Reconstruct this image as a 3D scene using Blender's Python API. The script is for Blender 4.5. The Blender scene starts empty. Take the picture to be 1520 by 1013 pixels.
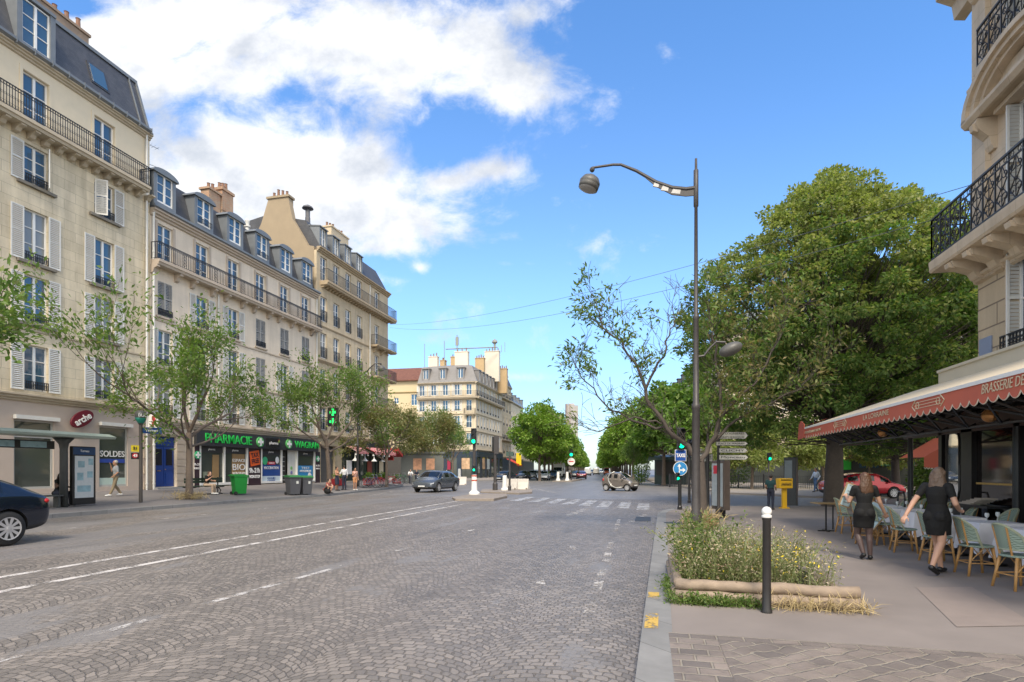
import bpy, bmesh, math, random
import numpy as np
from mathutils import Vector, Matrix, Quaternion
R = math.radians
rnd = random.Random(7)
S = bpy.context.scene
COL = S.collection

# ------------------------------------------------------------------ camera
TH = math.atan(202 / 844.4)          # the street axis (+Y) lies a little right of the view axis
CZ = 1.65
cam_d = bpy.data.cameras.new("camera")
cam = bpy.data.objects.new("camera", cam_d); COL.objects.link(cam)
cam_d.sensor_width = 36; cam_d.lens = 20.0
cam_d.shift_y = 0.1253
cam_d.clip_start = 0.1; cam_d.clip_end = 8000
cam.location = (0, 0, CZ); cam.rotation_euler = (R(90), 0, TH)
S.camera = cam

# ------------------------------------------------------------------ sun, sky, exposure
SUN_AZ = R(166)      # direction the light comes from, clockwise from +Y (behind the camera, a little to the right)
SUN_EL = R(50)
sd = bpy.data.lights.new("sun", 'SUN'); sd.energy = 1.5; sd.angle = R(16); sd.color = (1.0, 0.89, 0.74)
so = bpy.data.objects.new("sun", sd); COL.objects.link(so)
sv = Vector((math.sin(SUN_AZ) * math.cos(SUN_EL), math.cos(SUN_AZ) * math.cos(SUN_EL), math.sin(SUN_EL)))
so.rotation_euler = sv.to_track_quat('Z', 'Y').to_euler(); so.location = (0, 0, 60)
S.view_settings.view_transform = 'Standard'; S.view_settings.look = 'None'
S.view_settings.gamma = 1.0; S.view_settings.exposure = 1.42
S.render.engine = 'CYCLES'
S.cycles.max_bounces = 6; S.cycles.transparent_max_bounces = 6
S.cycles.use_denoising = True


class NT:
    """short hand for building node trees"""
    def __init__(s, tree): s.t = tree; s.l = tree.links
    def n(s, typ, **kw):
        nd = s.t.nodes.new(typ)
        for k, v in kw.items(): setattr(nd, k, v)
        return nd
    def put(s, sock, v):
        if hasattr(v, 'is_output') or isinstance(v, bpy.types.NodeSocket): s.l.new(v, sock)
        elif isinstance(v, (tuple, list)) and len(v) == 3 and sock.type == 'RGBA': sock.default_value = (*v, 1)
        else: sock.default_value = v
    def m(s, op, a, b=None, c=None, clamp=False):
        nd = s.n('ShaderNodeMath', operation=op); nd.use_clamp = clamp
        s.put(nd.inputs[0], a)
        if b is not None: s.put(nd.inputs[1], b)
        if c is not None: s.put(nd.inputs[2], c)
        return nd.outputs[0]
    def dot(s, a, v):
        nd = s.n('ShaderNodeVectorMath', operation='DOT_PRODUCT'); s.put(nd.inputs[0], a); nd.inputs[1].default_value = v
        return nd.outputs['Value']
    def noise(s, vec, scale, detail=3, rough=.55):
        nd = s.n('ShaderNodeTexNoise'); nd.inputs['Scale'].default_value = scale
        nd.inputs['Detail'].default_value = detail; nd.inputs['Roughness'].default_value = rough
        if vec is not None: s.put(nd.inputs['Vector'], vec)
        return nd.outputs['Fac']
    def mix(s, f, a, b, blend='MIX'):
        nd = s.n('ShaderNodeMix', data_type='RGBA', blend_type=blend)
        s.put(nd.inputs[0], f); s.put(nd.inputs[6], a); s.put(nd.inputs[7], b)
        return nd.outputs[2]
    def ss(s, v, lo, hi, a=0., b=1.):
        nd = s.n('ShaderNodeMapRange', interpolation_type='SMOOTHSTEP')
        s.put(nd.inputs[0], v); s.put(nd.inputs[1], lo); s.put(nd.inputs[2], hi); s.put(nd.inputs[3], a); s.put(nd.inputs[4], b)
        return nd.outputs[0]
    def xyz(s, v):
        nd = s.n('ShaderNodeSeparateXYZ'); s.put(nd.inputs[0], v); return nd.outputs
    def cmb(s, x, y, z=0.):
        nd = s.n('ShaderNodeCombineXYZ'); s.put(nd.inputs[0], x); s.put(nd.inputs[1], y); s.put(nd.inputs[2], z); return nd.outputs[0]


w = bpy.data.worlds.new("World"); S.world = w; w.use_nodes = True
w.node_tree.nodes.clear(); N = NT(w.node_tree)
sky = N.n('ShaderNodeTexSky', sky_type='NISHITA'); sky.sun_disc = False
sky.sun_elevation = SUN_EL; sky.sun_rotation = SUN_AZ; sky.altitude = 100; sky.air_density = 1.0; sky.dust_density = 0.6; sky.ozone_density = 2.0
tc = N.n('ShaderNodeTexCoord').outputs['Generated']
ax_f = (-math.sin(TH), math.cos(TH), 0); ax_r = (math.cos(TH), math.sin(TH), 0)
df = N.m('MAXIMUM', N.dot(tc, ax_f), 0.05)
ca = N.m('DIVIDE', N.dot(tc, ax_r), df); cb = N.m('DIVIDE', N.dot(tc, (0, 0, 1)), df)
def lobe(px, py, sx, sy, amp):
    a0, b0 = (px - 760) / 844, (697 - py) / 844
    x = N.m('DIVIDE', N.m('SUBTRACT', ca, a0), sx / 844); y = N.m('DIVIDE', N.m('SUBTRACT', cb, b0), sy / 844)
    r2 = N.m('ADD', N.m('MULTIPLY', x, x), N.m('MULTIPLY', y, y))
    return N.m('MULTIPLY', N.m('EXPONENT', N.m('MULTIPLY', r2, -0.7)), amp)
bias = 0.0
for L in [(200, 120, 200, 170, .62), (420, 40, 200, 80, .46), (660, 80, 130, 66, .58), (785, 128, 62, 42, .62), (480, 250, 120, 60, .44), (575, 250, 70, 30, .22), (620, 312, 85, 28, .62), (560, 200, 60, 60, .25), (735, 254, 38, 17, .70),
          (850, 15, 60, 45, .42), (380, 330, 150, 80, .45), (300, 250, 120, 80, .30), (425, 140, 30, 20, -.40), (700, 205, 85, 42, -.55), (1250, 200, 330, 260, -.35), (760, 392, 90, 6, .36), (640, 505, 80, 14, .40),
          (780, 560, 60, 8, .34), (120, 12, 46, 14, -.45), (500, 150, 60, 30, -.15), (627, 398, 14, 8, .5), (575, 370, 60, 14, .42), (655, 270, 30, 12, .35), (560, 415, 60, 10, .25)]:
    bias = N.m('ADD', lobe(*L), bias)
cvec = N.cmb(ca, N.m('MULTIPLY', cb, 1.25), 0.37)
wq = N.n('ShaderNodeTexNoise'); wq.inputs['Scale'].default_value = 3.2; wq.inputs['Detail'].default_value = 3; N.put(wq.inputs['Vector'], cvec)
wv_ = N.n('ShaderNodeVectorMath', operation='MULTIPLY_ADD'); N.put(wv_.inputs[0], wq.outputs['Color']); wv_.inputs[1].default_value = (.16, .16, 0); N.put(wv_.inputs[2], cvec)
n1 = N.noise(wv_.outputs[0], 5.5, 11, .62); n2 = N.noise(cvec, 2.2, 3, .5)
nn = N.m('ADD', N.m('MULTIPLY', N.m('SUBTRACT', n1, .5), 2.4), N.m('MULTIPLY', N.m('SUBTRACT', n2, .5), .5))
dens = N.m('ADD', bias, nn)
cm = N.ss(dens, .10, .74)
# unseen clouds added behind the camera as neutral fill light
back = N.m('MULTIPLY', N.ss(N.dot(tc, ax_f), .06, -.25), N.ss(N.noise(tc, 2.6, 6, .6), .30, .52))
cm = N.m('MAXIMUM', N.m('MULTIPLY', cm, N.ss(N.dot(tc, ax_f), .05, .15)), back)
sh1 = N.noise(N.cmb(N.m('ADD', ca, .03), N.m('ADD', N.m('MULTIPLY', cb, 1.25), -.04), .37), 5.0, 7, .6)
shade = N.ss(N.m('ADD', sh1, N.m('MULTIPLY', dens, .10)), .44, .74)
ccol = N.mix(shade, (1.0, 1.0, 1.0), (.58, .62, .69))
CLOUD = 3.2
cl = N.mix(1.0, ccol, N.mix(back, (CLOUD,) * 3, (CLOUD * 1.9, CLOUD * 1.8, CLOUD * 1.62)), 'MULTIPLY')  # added rear clouds brightened and warmed for the fill
tint = N.mix(N.ss(cb, -.02, .34), (.40, .44, .51), (.57, .71, .83))
tint = N.mix(N.ss(cb, .25, .85), tint, (.44, .67, .86))
skyc = N.mix(1.0, sky.outputs[0], tint, 'MULTIPLY')
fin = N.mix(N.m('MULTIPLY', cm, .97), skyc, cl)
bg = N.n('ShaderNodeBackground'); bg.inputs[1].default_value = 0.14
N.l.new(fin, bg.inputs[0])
wo = N.n('ShaderNodeOutputWorld'); N.l.new(bg.outputs[0], wo.inputs[0])

# ------------------------------------------------------------------ where things stand
F = 844.4
def ray(px):
    u = (px - 760) / F
    return (-math.sin(TH) + u * math.cos(TH), math.cos(TH) + u * math.sin(TH))
KERBL = [(-19.6, -30), (-19.6, 24), (-19.2, 31), (-20.6, 42), (-23, 51), (-28, 58), (-36, 61), (-80, 64)]
KERBR = [(-.42, -30), (-.1, 4.5), (.33, 21.5), (.75, 24.2), (1.9, 26.2), (3.6, 27.3), (7.0, 28.2), (14, 29.6), (60, 38)]
def lerp_poly(P, y):
    for (x0, y0), (x1, y1) in zip(P, P[1:]):
        if y0 <= y <= y1 and y1 > y0: return x0 + (x1 - x0) * (y - y0) / (y1 - y0)
    return P[-1][0]
def road_z(x): return -.12 + .12 * min(max((-6 - x) / 13.6, 0), 1)
def left_z(x): return .13 + .38 * min(max((-19.6 - x) / 7.9, 0), 1)
def gz(x, y):
    """height of the ground"""
    if y < 62 and x < lerp_poly(KERBL, min(y, 60.9)): return left_z(x)
    if x > lerp_poly(KERBR, min(y, 30)) and y < 28 + .14 * (x - 7): return 0.0
    return road_z(x)
def at(px, py, t):
    rx, ry = ray(px); return Vector((rx * t, ry * t, CZ + (697 - py) * t / F))
def gp(px, py, off=0.):
    """ground point seen at photo pixel px,py"""
    rx, ry = ray(px); t = 3.0
    while t < 400:
        z = CZ - (py - 697) * t / F
        if z <= gz(rx * t, ry * t) + off: break
        t *= 1.003
    return Vector((rx * t, ry * t, gz(rx * t, ry * t)))
def depth(p): return -p[0] * math.sin(TH) + p[1] * math.cos(TH)
XF = -27.5                                                    # plane of the house fronts on the left
def fy(px):
    rx, ry = ray(px); return XF / rx * ry
def fz(px, py):
    rx, ry = ray(px); return CZ + (697 - py) * (XF / rx) / F

# ------------------------------------------------------------------ mesh building
class MB:
    def __init__(s): s.v = []; s.f = []; s.mi = []; s.cur = 0
    def add(s, vs, fs):
        o = len(s.v); s.v += [tuple(p) for p in vs]
        for f in fs: s.f.append([i + o for i in f]); s.mi.append(s.cur)
        return s
    def box(s, x0, x1, y0, y1, z0, z1):
        return s.add([(x0, y0, z0), (x1, y0, z0), (x1, y1, z0), (x0, y1, z0), (x0, y0, z1), (x1, y0, z1), (x1, y1, z1), (x0, y1, z1)],
                     [(3, 2, 1, 0), (4, 5, 6, 7), (0, 1, 5, 4), (1, 2, 6, 5), (2, 3, 7, 6), (3, 0, 4, 7)])
    def quad(s, a, b, c, d): return s.add([a, b, c, d], [(0, 1, 2, 3)])
    def poly(s, pts): return s.add(pts, [tuple(range(len(pts)))])
    def prism(s, prof, x0, x1, axis='x'):
        """closed outline (a,b) swept along an axis"""
        def P(q, t): return (t, q[0], q[1]) if axis == 'x' else ((q[0], t, q[1]) if axis == 'y' else (q[0], q[1], t))
        n = len(prof); vs = [P(q, x0) for q in prof] + [P(q, x1) for q in prof]
        fs = [(i, (i + 1) % n, (i + 1) % n + n, i + n) for i in range(n)] + [tuple(range(n))[::-1], tuple(range(n, 2 * n))]
        return s.add(vs, fs)
    def tube(s, pts, rad, n=6, cap=True):
        pts = [Vector(p) for p in pts]; k = len(pts)
        rs = rad if isinstance(rad, (list, tuple)) else [rad] * k
        vs = []; prev = None
        for i, p in enumerate(pts):
            d = (pts[min(i + 1, k - 1)] - pts[max(i - 1, 0)])
            d = d.normalized() if d.length > 1e-9 else Vector((0, 0, 1))
            if prev is None: a = d.orthogonal().normalized()
            else:
                a = prev - d * prev.dot(d)
                a = a.normalized() if a.length > 1e-6 else d.orthogonal().normalized()
            prev = a; b = d.cross(a)
            for j in range(n):
                q = 2 * math.pi * (j + .5) / n
                vs.append(p + (a * math.cos(q) + b * math.sin(q)) * rs[i])
        fs = [(i * n + j, i * n + (j + 1) % n, (i + 1) * n + (j + 1) % n, (i + 1) * n + j) for i in range(k - 1) for j in range(n)]
        if cap: fs += [tuple(range(n))[::-1], tuple(range((k - 1) * n, k * n))]
        return s.add(vs, fs)
    def lathe(s, prof, c=(0, 0, 0), n=16, sx=1., sy=1.):
        """prof: (r, z) from bottom to top"""
        vs = []
        for r, z in prof:
            for j in range(n):
                q = 2 * math.pi * j / n; vs.append((c[0] + r * math.cos(q) * sx, c[1] + r * math.sin(q) * sy, c[2] + z))
        k = len(prof)
        fs = [(i * n + j, i * n + (j + 1) % n, (i + 1) * n + (j + 1) % n, (i + 1) * n + j) for i in range(k - 1) for j in range(n)]
        fs += [tuple(range(n))[::-1], tuple(range((k - 1) * n, k * n))]
        return s.add(vs, fs)
    def ball(s, c, r, n=12, m=8, sx=1, sy=1, sz=1):
        pr = [(max(r * math.sin(math.pi * i / m), r * .02), -r * math.cos(math.pi * i / m) * sz) for i in range(m + 1)]
        return s.lathe(pr, c, n, sx, sy)
    def loft(s, secs, n=16):
        """closed skin through ellipses (centre, axis a, axis b)"""
        vs = []
        for c, a, b in secs:
            c, a, b = Vector(c), Vector(a), Vector(b)
            for j in range(n):
                q = 2 * math.pi * j / n; vs.append(c + a * math.cos(q) + b * math.sin(q))
        k = len(secs)
        fs = [(i * n + j, i * n + (j + 1) % n, (i + 1) * n + (j + 1) % n, (i + 1) * n + j) for i in range(k - 1) for j in range(n)]
        fs += [tuple(range(n))[::-1], tuple(range((k - 1) * n, k * n))]
        return s.add(vs, fs)
    def xf(s, M, start=0):
        for i in range(start, len(s.v)): s.v[i] = tuple(M @ Vector(s.v[i]))
        return s
    def mesh(s, name, mats, smooth=False):
        me = bpy.data.meshes.new(name); me.from_pydata(s.v, [], s.f)
        for m in (mats if isinstance(mats, (list, tuple)) else [mats]): me.materials.append(m)
        if any(s.mi): me.polygons.foreach_set('material_index', s.mi)
        bm = bmesh.new(); bm.from_mesh(me); bmesh.ops.recalc_face_normals(bm, faces=bm.faces); bm.to_mesh(me); bm.free()
        if smooth: me.shade_smooth()
        return me
    def build(s, name, mats, parent=None, smooth=False, loc=None, rz=None, bevel=0):
        return link(name, s.mesh(name, mats, smooth), parent, loc, rz, bevel)
def link(name, me, parent=None, loc=None, rz=None, bevel=0):
    o = bpy.data.objects.new(name, me); COL.objects.link(o)
    if parent: o.parent = parent
    if loc is not None: o.location = loc
    if rz is not None: o.rotation_euler = (0, 0, rz)
    if bevel:
        b = o.modifiers.new('bevel', 'BEVEL'); b.width = bevel; b.segments = 2; b.limit_method = 'ANGLE'
    return o
def smooth_angle(o, ang=35):
    me = o.data; me.shade_smooth()
    try: me.set_sharp_from_angle(angle=R(ang))
    except Exception: pass
    return o
def tag(o, label=None, cat=None, group=None, kind=None):
    if label: o['label'] = label
    if cat: o['category'] = cat
    if group: o['group'] = group
    if kind: o['kind'] = kind
    return o
def thing(name, label, cat, loc=(0, 0, 0), rz=0., group=None):
    o = bpy.data.objects.new(name, None); COL.objects.link(o); o.empty_display_size = .2
    o.location = loc; o.rotation_euler = (0, 0, rz); return tag(o, label, cat, group)
def kids(o): return [c for c in bpy.data.objects if c.parent == o]
def copy_tree(o, parent=None, loc=None, rz=None, label=None, group=None, scale=None):
    c = o.copy(); COL.objects.link(c)
    if parent is not None: c.parent = parent
    if loc is not None: c.location = loc
    if rz is not None: c.rotation_euler = (0, 0, rz)
    if scale is not None: c.scale = (scale,) * 3 if not isinstance(scale, tuple) else scale
    if label: c['label'] = label
    if group: c['group'] = group
    for ch in list(o.children): copy_tree(ch, c)
    return c
def evalmesh(o):
    dg = bpy.context.evaluated_depsgraph_get()
    me = bpy.data.meshes.new_from_object(o.evaluated_get(dg), depsgraph=dg)
    return me
def tmpobj(me):
    o = bpy.data.objects.new('tmp', me); COL.objects.link(o); return o
def drop(o): bpy.data.objects.remove(o, do_unlink=True)
def np_mesh(name, V, Fc, mats, mi=None, smooth=False):
    """quads or tris from numpy"""
    me = bpy.data.meshes.new(name); k = Fc.shape[1]
    me.vertices.add(len(V)); me.vertices.foreach_set('co', V.astype(np.float32).ravel())
    me.loops.add(Fc.size); me.loops.foreach_set('vertex_index', Fc.astype(np.int32).ravel())
    me.polygons.add(len(Fc)); me.polygons.foreach_set('loop_start', np.arange(0, Fc.size, k, dtype=np.int32))
    try: me.polygons.foreach_set('loop_total', np.full(len(Fc), k, dtype=np.int32))
    except Exception: pass
    for m in (mats if isinstance(mats, (list, tuple)) else [mats]): me.materials.append(m)
    if mi is not None: me.polygons.foreach_set('material_index', mi.astype(np.int32))
    me.update(calc_edges=True); me.validate()
    if smooth: me.shade_smooth()
    return me
def text_mesh(s, size, m, extrude=.01, bold=0., align='CENTER', space=1., shear=0.):
    cu = bpy.data.curves.new('txt', 'FONT'); cu.body = s; cu.size = size; cu.extrude = extrude; cu.offset = bold
    cu.align_x = align; cu.align_y = 'CENTER'; cu.space_character = space; cu.shear = shear; cu.resolution_u = 3
    o = tmpobj(cu); bpy.context.view_layer.update(); me = evalmesh(o); drop(o)
    me.materials.clear(); me.materials.append(m); return me
def text(s, size, m, parent, loc, rot=(90, 0, 0), width=None, name='lettering', **kw):
    me = text_mesh(s, size, m, **kw); o = link(name, me, parent, loc)
    o.rotation_euler = tuple(R(a) for a in rot)
    if width:
        xs = [v.co.x for v in me.vertices]; k = width / max(1e-6, max(xs) - min(xs)); o.scale = (k, 1, 1)
    return o

# ------------------------------------------------------------------ materials
MATS = {}
def mat(name, col, rough=.6, var=.12, scale=6., bump=0., metal=0., spec=None, emit=0., detail=4, coat=0.):
    if name in MATS: return MATS[name]
    m = bpy.data.materials.new(name); m.use_nodes = True; N = NT(m.node_tree); MATS[name] = m
    p = m.node_tree.nodes['Principled BSDF']
    p.inputs['Roughness'].default_value = rough; p.inputs['Metallic'].default_value = metal
    if spec is not None: p.inputs['Specular IOR Level'].default_value = spec
    if coat: p.inputs['Coat Weight'].default_value = coat; p.inputs['Coat Roughness'].default_value = .05
    if var or bump:
        tcn = N.n('ShaderNodeTexCoord').outputs['Object']; f = N.noise(tcn, scale, detail)
        f2 = N.noise(tcn, scale * .17, 2)
        k = N.m('ADD', N.m('MULTIPLY', N.m('SUBTRACT', f, .5), 2 * var), N.m('MULTIPLY', N.m('SUBTRACT', f2, .5), 1.6 * var))
        k = N.m('ADD', k, 1.)
        c = N.mix(1.0, col, N.cmb(k, k, k), 'MULTIPLY'); N.l.new(c, p.inputs['Base Color'])
        if bump:
            b = N.n('ShaderNodeBump'); b.inputs['Strength'].default_value = bump; b.inputs['Distance'].default_value = .02
            N.l.new(f, b.inputs['Height']); N.l.new(b.outputs[0], p.inputs['Normal'])
        if rough > .15: N.l.new(N.m('ADD', N.m('MULTIPLY', N.m('SUBTRACT', f, .5), .25), rough, clamp=True), p.inputs['Roughness'])
    else: p.inputs['Base Color'].default_value = (*col, 1)
    if emit: p.inputs['Emission Color'].default_value = (*col, 1); p.inputs['Emission Strength'].default_value = emit
    return m
def brickmat(name, c1, c2, mortar, bw, bh, ms=.006, rough=.8, bump=.3, stain=.25, warp=0.):
    """coursed masonry: bricks run along x (+y) and z of the object"""
    m = bpy.data.materials.new(name); m.use_nodes = True; N = NT(m.node_tree); MATS[name] = m
    p = m.node_tree.nodes['Principled BSDF']; p.inputs['Roughness'].default_value = rough
    o = N.n('ShaderNodeTexCoord').outputs['Object']; x = N.xyz(o)
    v = N.cmb(N.m('ADD', x[0], x[1]), N.m('ADD', x[2], .13))
    b = N.n('ShaderNodeTexBrick'); N.put(b.inputs['Vector'], v)
    for k, q in (('Color1', c1), ('Color2', c2), ('Mortar', mortar), ('Scale', 1.), ('Mortar Size', ms), ('Brick Width', bw), ('Row Height', bh), ('Mortar Smooth', .3), ('Bias', 0.)): N.put(b.inputs[k], q)
    n1 = N.noise(o, .9, 5, .6); n2 = N.noise(N.cmb(N.m('MULTIPLY', x[0], 3.), N.m('MULTIPLY', x[1], 3.), N.m('MULTIPLY', x[2], .35)), .8, 4)
    k = N.m('ADD', N.m('MULTIPLY', N.m('SUBTRACT', n1, .5), 1.4 * stain), N.m('MULTIPLY', N.m('SUBTRACT', n2, .5), 2.2 * stain)); k = N.m('ADD', k, 1.)
    k = N.m('ADD', k, N.m('MULTIPLY', N.m('SUBTRACT', N.noise(o, 14, 3), .5), .15))
    N.l.new(N.mix(1., b.outputs['Color'], N.cmb(k, k, N.m('MULTIPLY', k, .985)), 'MULTIPLY'), p.inputs['Base Color'])
    bp = N.n('ShaderNodeBump'); bp.inputs['Strength'].default_value = bump; bp.inputs['Distance'].default_value = .015
    h = N.m('ADD', N.m('MULTIPLY', b.outputs['Fac'], -1.), N.m('MULTIPLY', N.noise(o, 25, 3), .3))
    N.l.new(h, bp.inputs['Height']); N.l.new(bp.outputs[0], p.inputs['Normal'])
    return m
def leafmat(name, c1, c2, c3=None, trans=.35):
    m = bpy.data.materials.new(name); m.use_nodes = True; m.node_tree.nodes.clear(); N = NT(m.node_tree)
    ri = N.n('ShaderNodeNewGeometry').outputs['Random Per Island']; o = N.n('ShaderNodeTexCoord').outputs['Object']
    c = N.mix(N.ss(N.m('ADD', N.m('MULTIPLY', N.noise(o, .55, 2), .9), N.m('MULTIPLY', ri, .5)), .45, .95), c1, c2)
    if c3: c = N.mix(N.m('GREATER_THAN', ri, .88), c, c3)
    d = N.n('ShaderNodeBsdfPrincipled'); d.inputs['Roughness'].default_value = .5; d.inputs['Specular IOR Level'].default_value = .35; N.l.new(c, d.inputs['Base Color'])
    t = N.n('ShaderNodeBsdfTranslucent'); N.l.new(N.mix(1., c, (1.25, 1.3, .7), 'MULTIPLY'), t.inputs[0])
    mx = N.n('ShaderNodeMixShader'); mx.inputs[0].default_value = trans; N.l.new(d.outputs[0], mx.inputs[1]); N.l.new(t.outputs[0], mx.inputs[2])
    out = N.n('ShaderNodeOutputMaterial'); N.l.new(mx.outputs[0], out.inputs[0]); return m
def glassmat(name, base, rough=.03, spec=.6):
    m = mat(name, base, rough, 0); p = m.node_tree.nodes['Principled BSDF']; p.inputs['Specular IOR Level'].default_value = spec; p.inputs['IOR'].default_value = 1.6; return m

iron = mat('wrought_iron', (.018, .018, .02), .45, .3, 20)
postgrey = mat('post_brown_grey', (.055, .05, .05), .5, .25, 8)
black = mat('black_paint', (.015, .015, .016), .35, .2, 10)
rubber = mat('rubber', (.02, .02, .02), .8, .2, 20)
white = mat('white_paint', (.78, .77, .74), .45, .06, 8)
offwhite = mat('shutter_paint', (.66, .65, .61), .55, .10, 5)
zinc = mat('zinc_sheet', (.17, .185, .20), .45, .18, 3)
slate = brickmat('slate', (.055, .058, .068), (.075, .076, .085), (.035, .035, .04), .22, .12, .006, .55, .3, .3)
chrome = mat('metal_rim', (.50, .50, .51), .35, .1, 10, metal=.35)
stoneA = brickmat('limestone_a', (.64, .55, .405), (.56, .48, .345), (.33, .285, .205), 1.1, .48, .008, .85, .3, .42)
stoneB = brickmat('limestone_b', (.70, .60, .485), (.67, .575, .465), (.61, .52, .42), 2.4, .62, .004, .85, .12, .22)
stoneC = brickmat('limestone_c', (.53, .435, .30), (.48, .39, .27), (.37, .30, .205), 1.0, .42, .005, .85, .2, .3)
stoneD = brickmat('limestone_d', (.64, .55, .41), (.60, .51, .385), (.50, .43, .32), 1.3, .5, .006, .85, .2, .22)
stoneE = brickmat('limestone_e', (.55, .445, .33), (.51, .41, .30), (.40, .32, .23), 1.1, .46, .008, .8, .25, .3)
renderA = mat('cream_render', (.66, .57, .42), .85, .08, 2.5)
trimst = mat('trim_stone', (.46, .39, .29), .85, .2, 3, .15)
trimdk = mat('weathered_ledge', (.20, .18, .15), .9, .35, 4, .2)
gable = mat('gable_render', (.33, .26, .175), .9, .15, 1.2, .1)
redbrick = brickmat('red_brick', (.42, .20, .11), (.36, .25, .17), (.40, .34, .26), .22, .075, .012, .85, .4, .3)
pane_m = glassmat('window_glass', (.045, .10, .17), .03, .8)  # blue of the reflected sky put into the base colour
pane_c = glassmat('curtained_glass', (.22, .24, .25), .08, .5)
shopglass = glassmat('shop_glass', (.07, .08, .07), .04, .5)  # reflections put into the glass as a lighter base colour
asph_r = mat('pavement_asphalt', (.225, .193, .174), .9, .26, 1.1, .3, detail=8)
granite = mat('granite_kerb', (.30, .29, .285), .8, .25, 30, .25)
markm = None

# ------------------------------------------------------------------ ground, road, pavements
def road_mat():
    m = bpy.data.materials.new('road_setts'); m.use_nodes = True; N = NT(m.node_tree); p = m.node_tree.nodes['Principled BSDF']
    o = N.n('ShaderNodeTexCoord').outputs['Object']; x, y, z = N.xyz(o)
    Wd = 1.5; Rr = Wd * .70
    wob = N.m('MULTIPLY', N.m('SUBTRACT', N.noise(o, .5, 2), .5), .5)
    xs = N.m('ADD', x, wob)
    fx = N.m('MULTIPLY', N.m('SUBTRACT', N.m('FRACT', N.m('DIVIDE', xs, Wd)), .5), Wd)
    arc = N.m('SQRT', N.m('SUBTRACT', Rr * Rr, N.m('MULTIPLY', fx, fx)))
    v = N.m('SUBTRACT', y, arc)
    u = N.m('ADD', N.m('MULTIPLY', N.m('ARCSINE', N.m('DIVIDE', fx, Rr)), Rr), N.m('MULTIPLY', N.m('FLOOR', N.m('DIVIDE', xs, Wd)), 7.31))
    jit = N.n('ShaderNodeTexNoise'); jit.inputs['Scale'].default_value = 9; N.put(jit.inputs['Vector'], o)
    jc = N.xyz(jit.outputs['Color'])
    bv = N.cmb(N.m('ADD', u, N.m('MULTIPLY', N.m('SUBTRACT', jc[0], .5), .09)), N.m('ADD', v, N.m('MULTIPLY', N.m('SUBTRACT', jc[1], .5), .085)))
    b = N.n('ShaderNodeTexBrick'); N.put(b.inputs['Vector'], bv)
    for k, q in (('Color1', (.165, .145, .128)), ('Color2', (.275, .237, .205)), ('Mortar', (.135, .117, .10)), ('Scale', 1.), ('Mortar Size', .010), ('Brick Width', .115), ('Row Height', .098), ('Mortar Smooth', .6), ('Bias', -.1)): N.put(b.inputs[k], q)
    big = N.noise(o, .35, 5, .6); trk = N.noise(N.cmb(N.m('MULTIPLY', x, 1.1), N.m('MULTIPLY', y, .07)), 1., 4)
    asp = N.mix(N.noise(o, 60, 3), (.14, .13, .125), (.22, .205, .195))
    patch = N.ss(N.m('ADD', trk, N.m('MULTIPLY', N.m('SUBTRACT', big, .5), .9)), .62, .68)            # repaired strips of bitumen
    mid = N.m('MULTIPLY', N.ss(x, -11.6, -12.4), N.ss(N.noise(N.cmb(x, N.m('MULTIPLY', y, .25)), .6, 3), .44, .5))
    far = N.ss(N.m('ADD', y, N.m('MULTIPLY', wob, 3.)), 33.5, 34.6)
    side = N.m('MULTIPLY', N.ss(x, 2.5, 4.5), N.ss(y, 26., 27.))
    am = N.m('MAXIMUM', N.m('MAXIMUM', N.m('MULTIPLY', patch, .75), N.m('MULTIPLY', mid, .8)), N.m('MAXIMUM', far, side))
    c = N.mix(am, b.outputs['Color'], asp)
    k = N.m('ADD', N.m('MULTIPLY', N.m('SUBTRACT', big, .5), .5), N.m('MULTIPLY', N.m('SUBTRACT', trk, .5), .6)); k = N.m('ADD', k, 1.)
    k = N.m('ADD', k, N.m('MULTIPLY', N.m('SUBTRACT', N.noise(o, 40, 3), .5), .3))
    c = N.mix(1., c, N.cmb(k, k, k), 'MULTIPLY')
    spots = N.ss(N.noise(o, 3.3, 4, .7), .66, .74); c = N.mix(N.m('MULTIPLY', spots, .35), c, (.34, .32, .30))
    st_ = N.ss(N.noise(N.cmb(N.m('MULTIPLY', x, .9), N.m('MULTIPLY', y, .28)), .8, 6, .65), .56, .70); c = N.mix(N.m('MULTIPLY', st_, .42), c, (.085, .08, .078))
    N.l.new(c, p.inputs['Base Color'])
    N.l.new(N.m('ADD', N.m('MULTIPLY', N.noise(o, 11, 3), .3), .38), p.inputs['Roughness']); p.inputs['Specular IOR Level'].default_value = .45
    bp = N.n('ShaderNodeBump'); bp.inputs['Strength'].default_value = .75; bp.inputs['Distance'].default_value = .02
    h = N.m('ADD', N.m('MULTIPLY', N.m('MULTIPLY', b.outputs['Fac'], -1.), N.m('SUBTRACT', 1., am)), N.m('MULTIPLY', N.noise(o, 28, 3), .35))
    N.l.new(h, bp.inputs['Height']); N.l.new(bp.outputs[0], p.inputs['Normal'])
    return m
def paint_mat(name, col, lo, hi):
    m = bpy.data.materials.new(name); m.use_nodes = True; N = NT(m.node_tree); p = m.node_tree.nodes['Principled BSDF']
    o = N.n('ShaderNodeTexCoord').outputs['Object']; n = N.m('ADD', N.noise(o, 2.2, 4, .65), N.m('MULTIPLY', N.m('SUBTRACT', N.noise(o, 30, 3), .5), .5))
    p.inputs['Base Color'].default_value = (*col, 1); p.inputs['Roughness'].default_value = .7
    N.l.new(N.ss(n, lo, hi), p.inputs['Alpha']); return m
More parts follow.
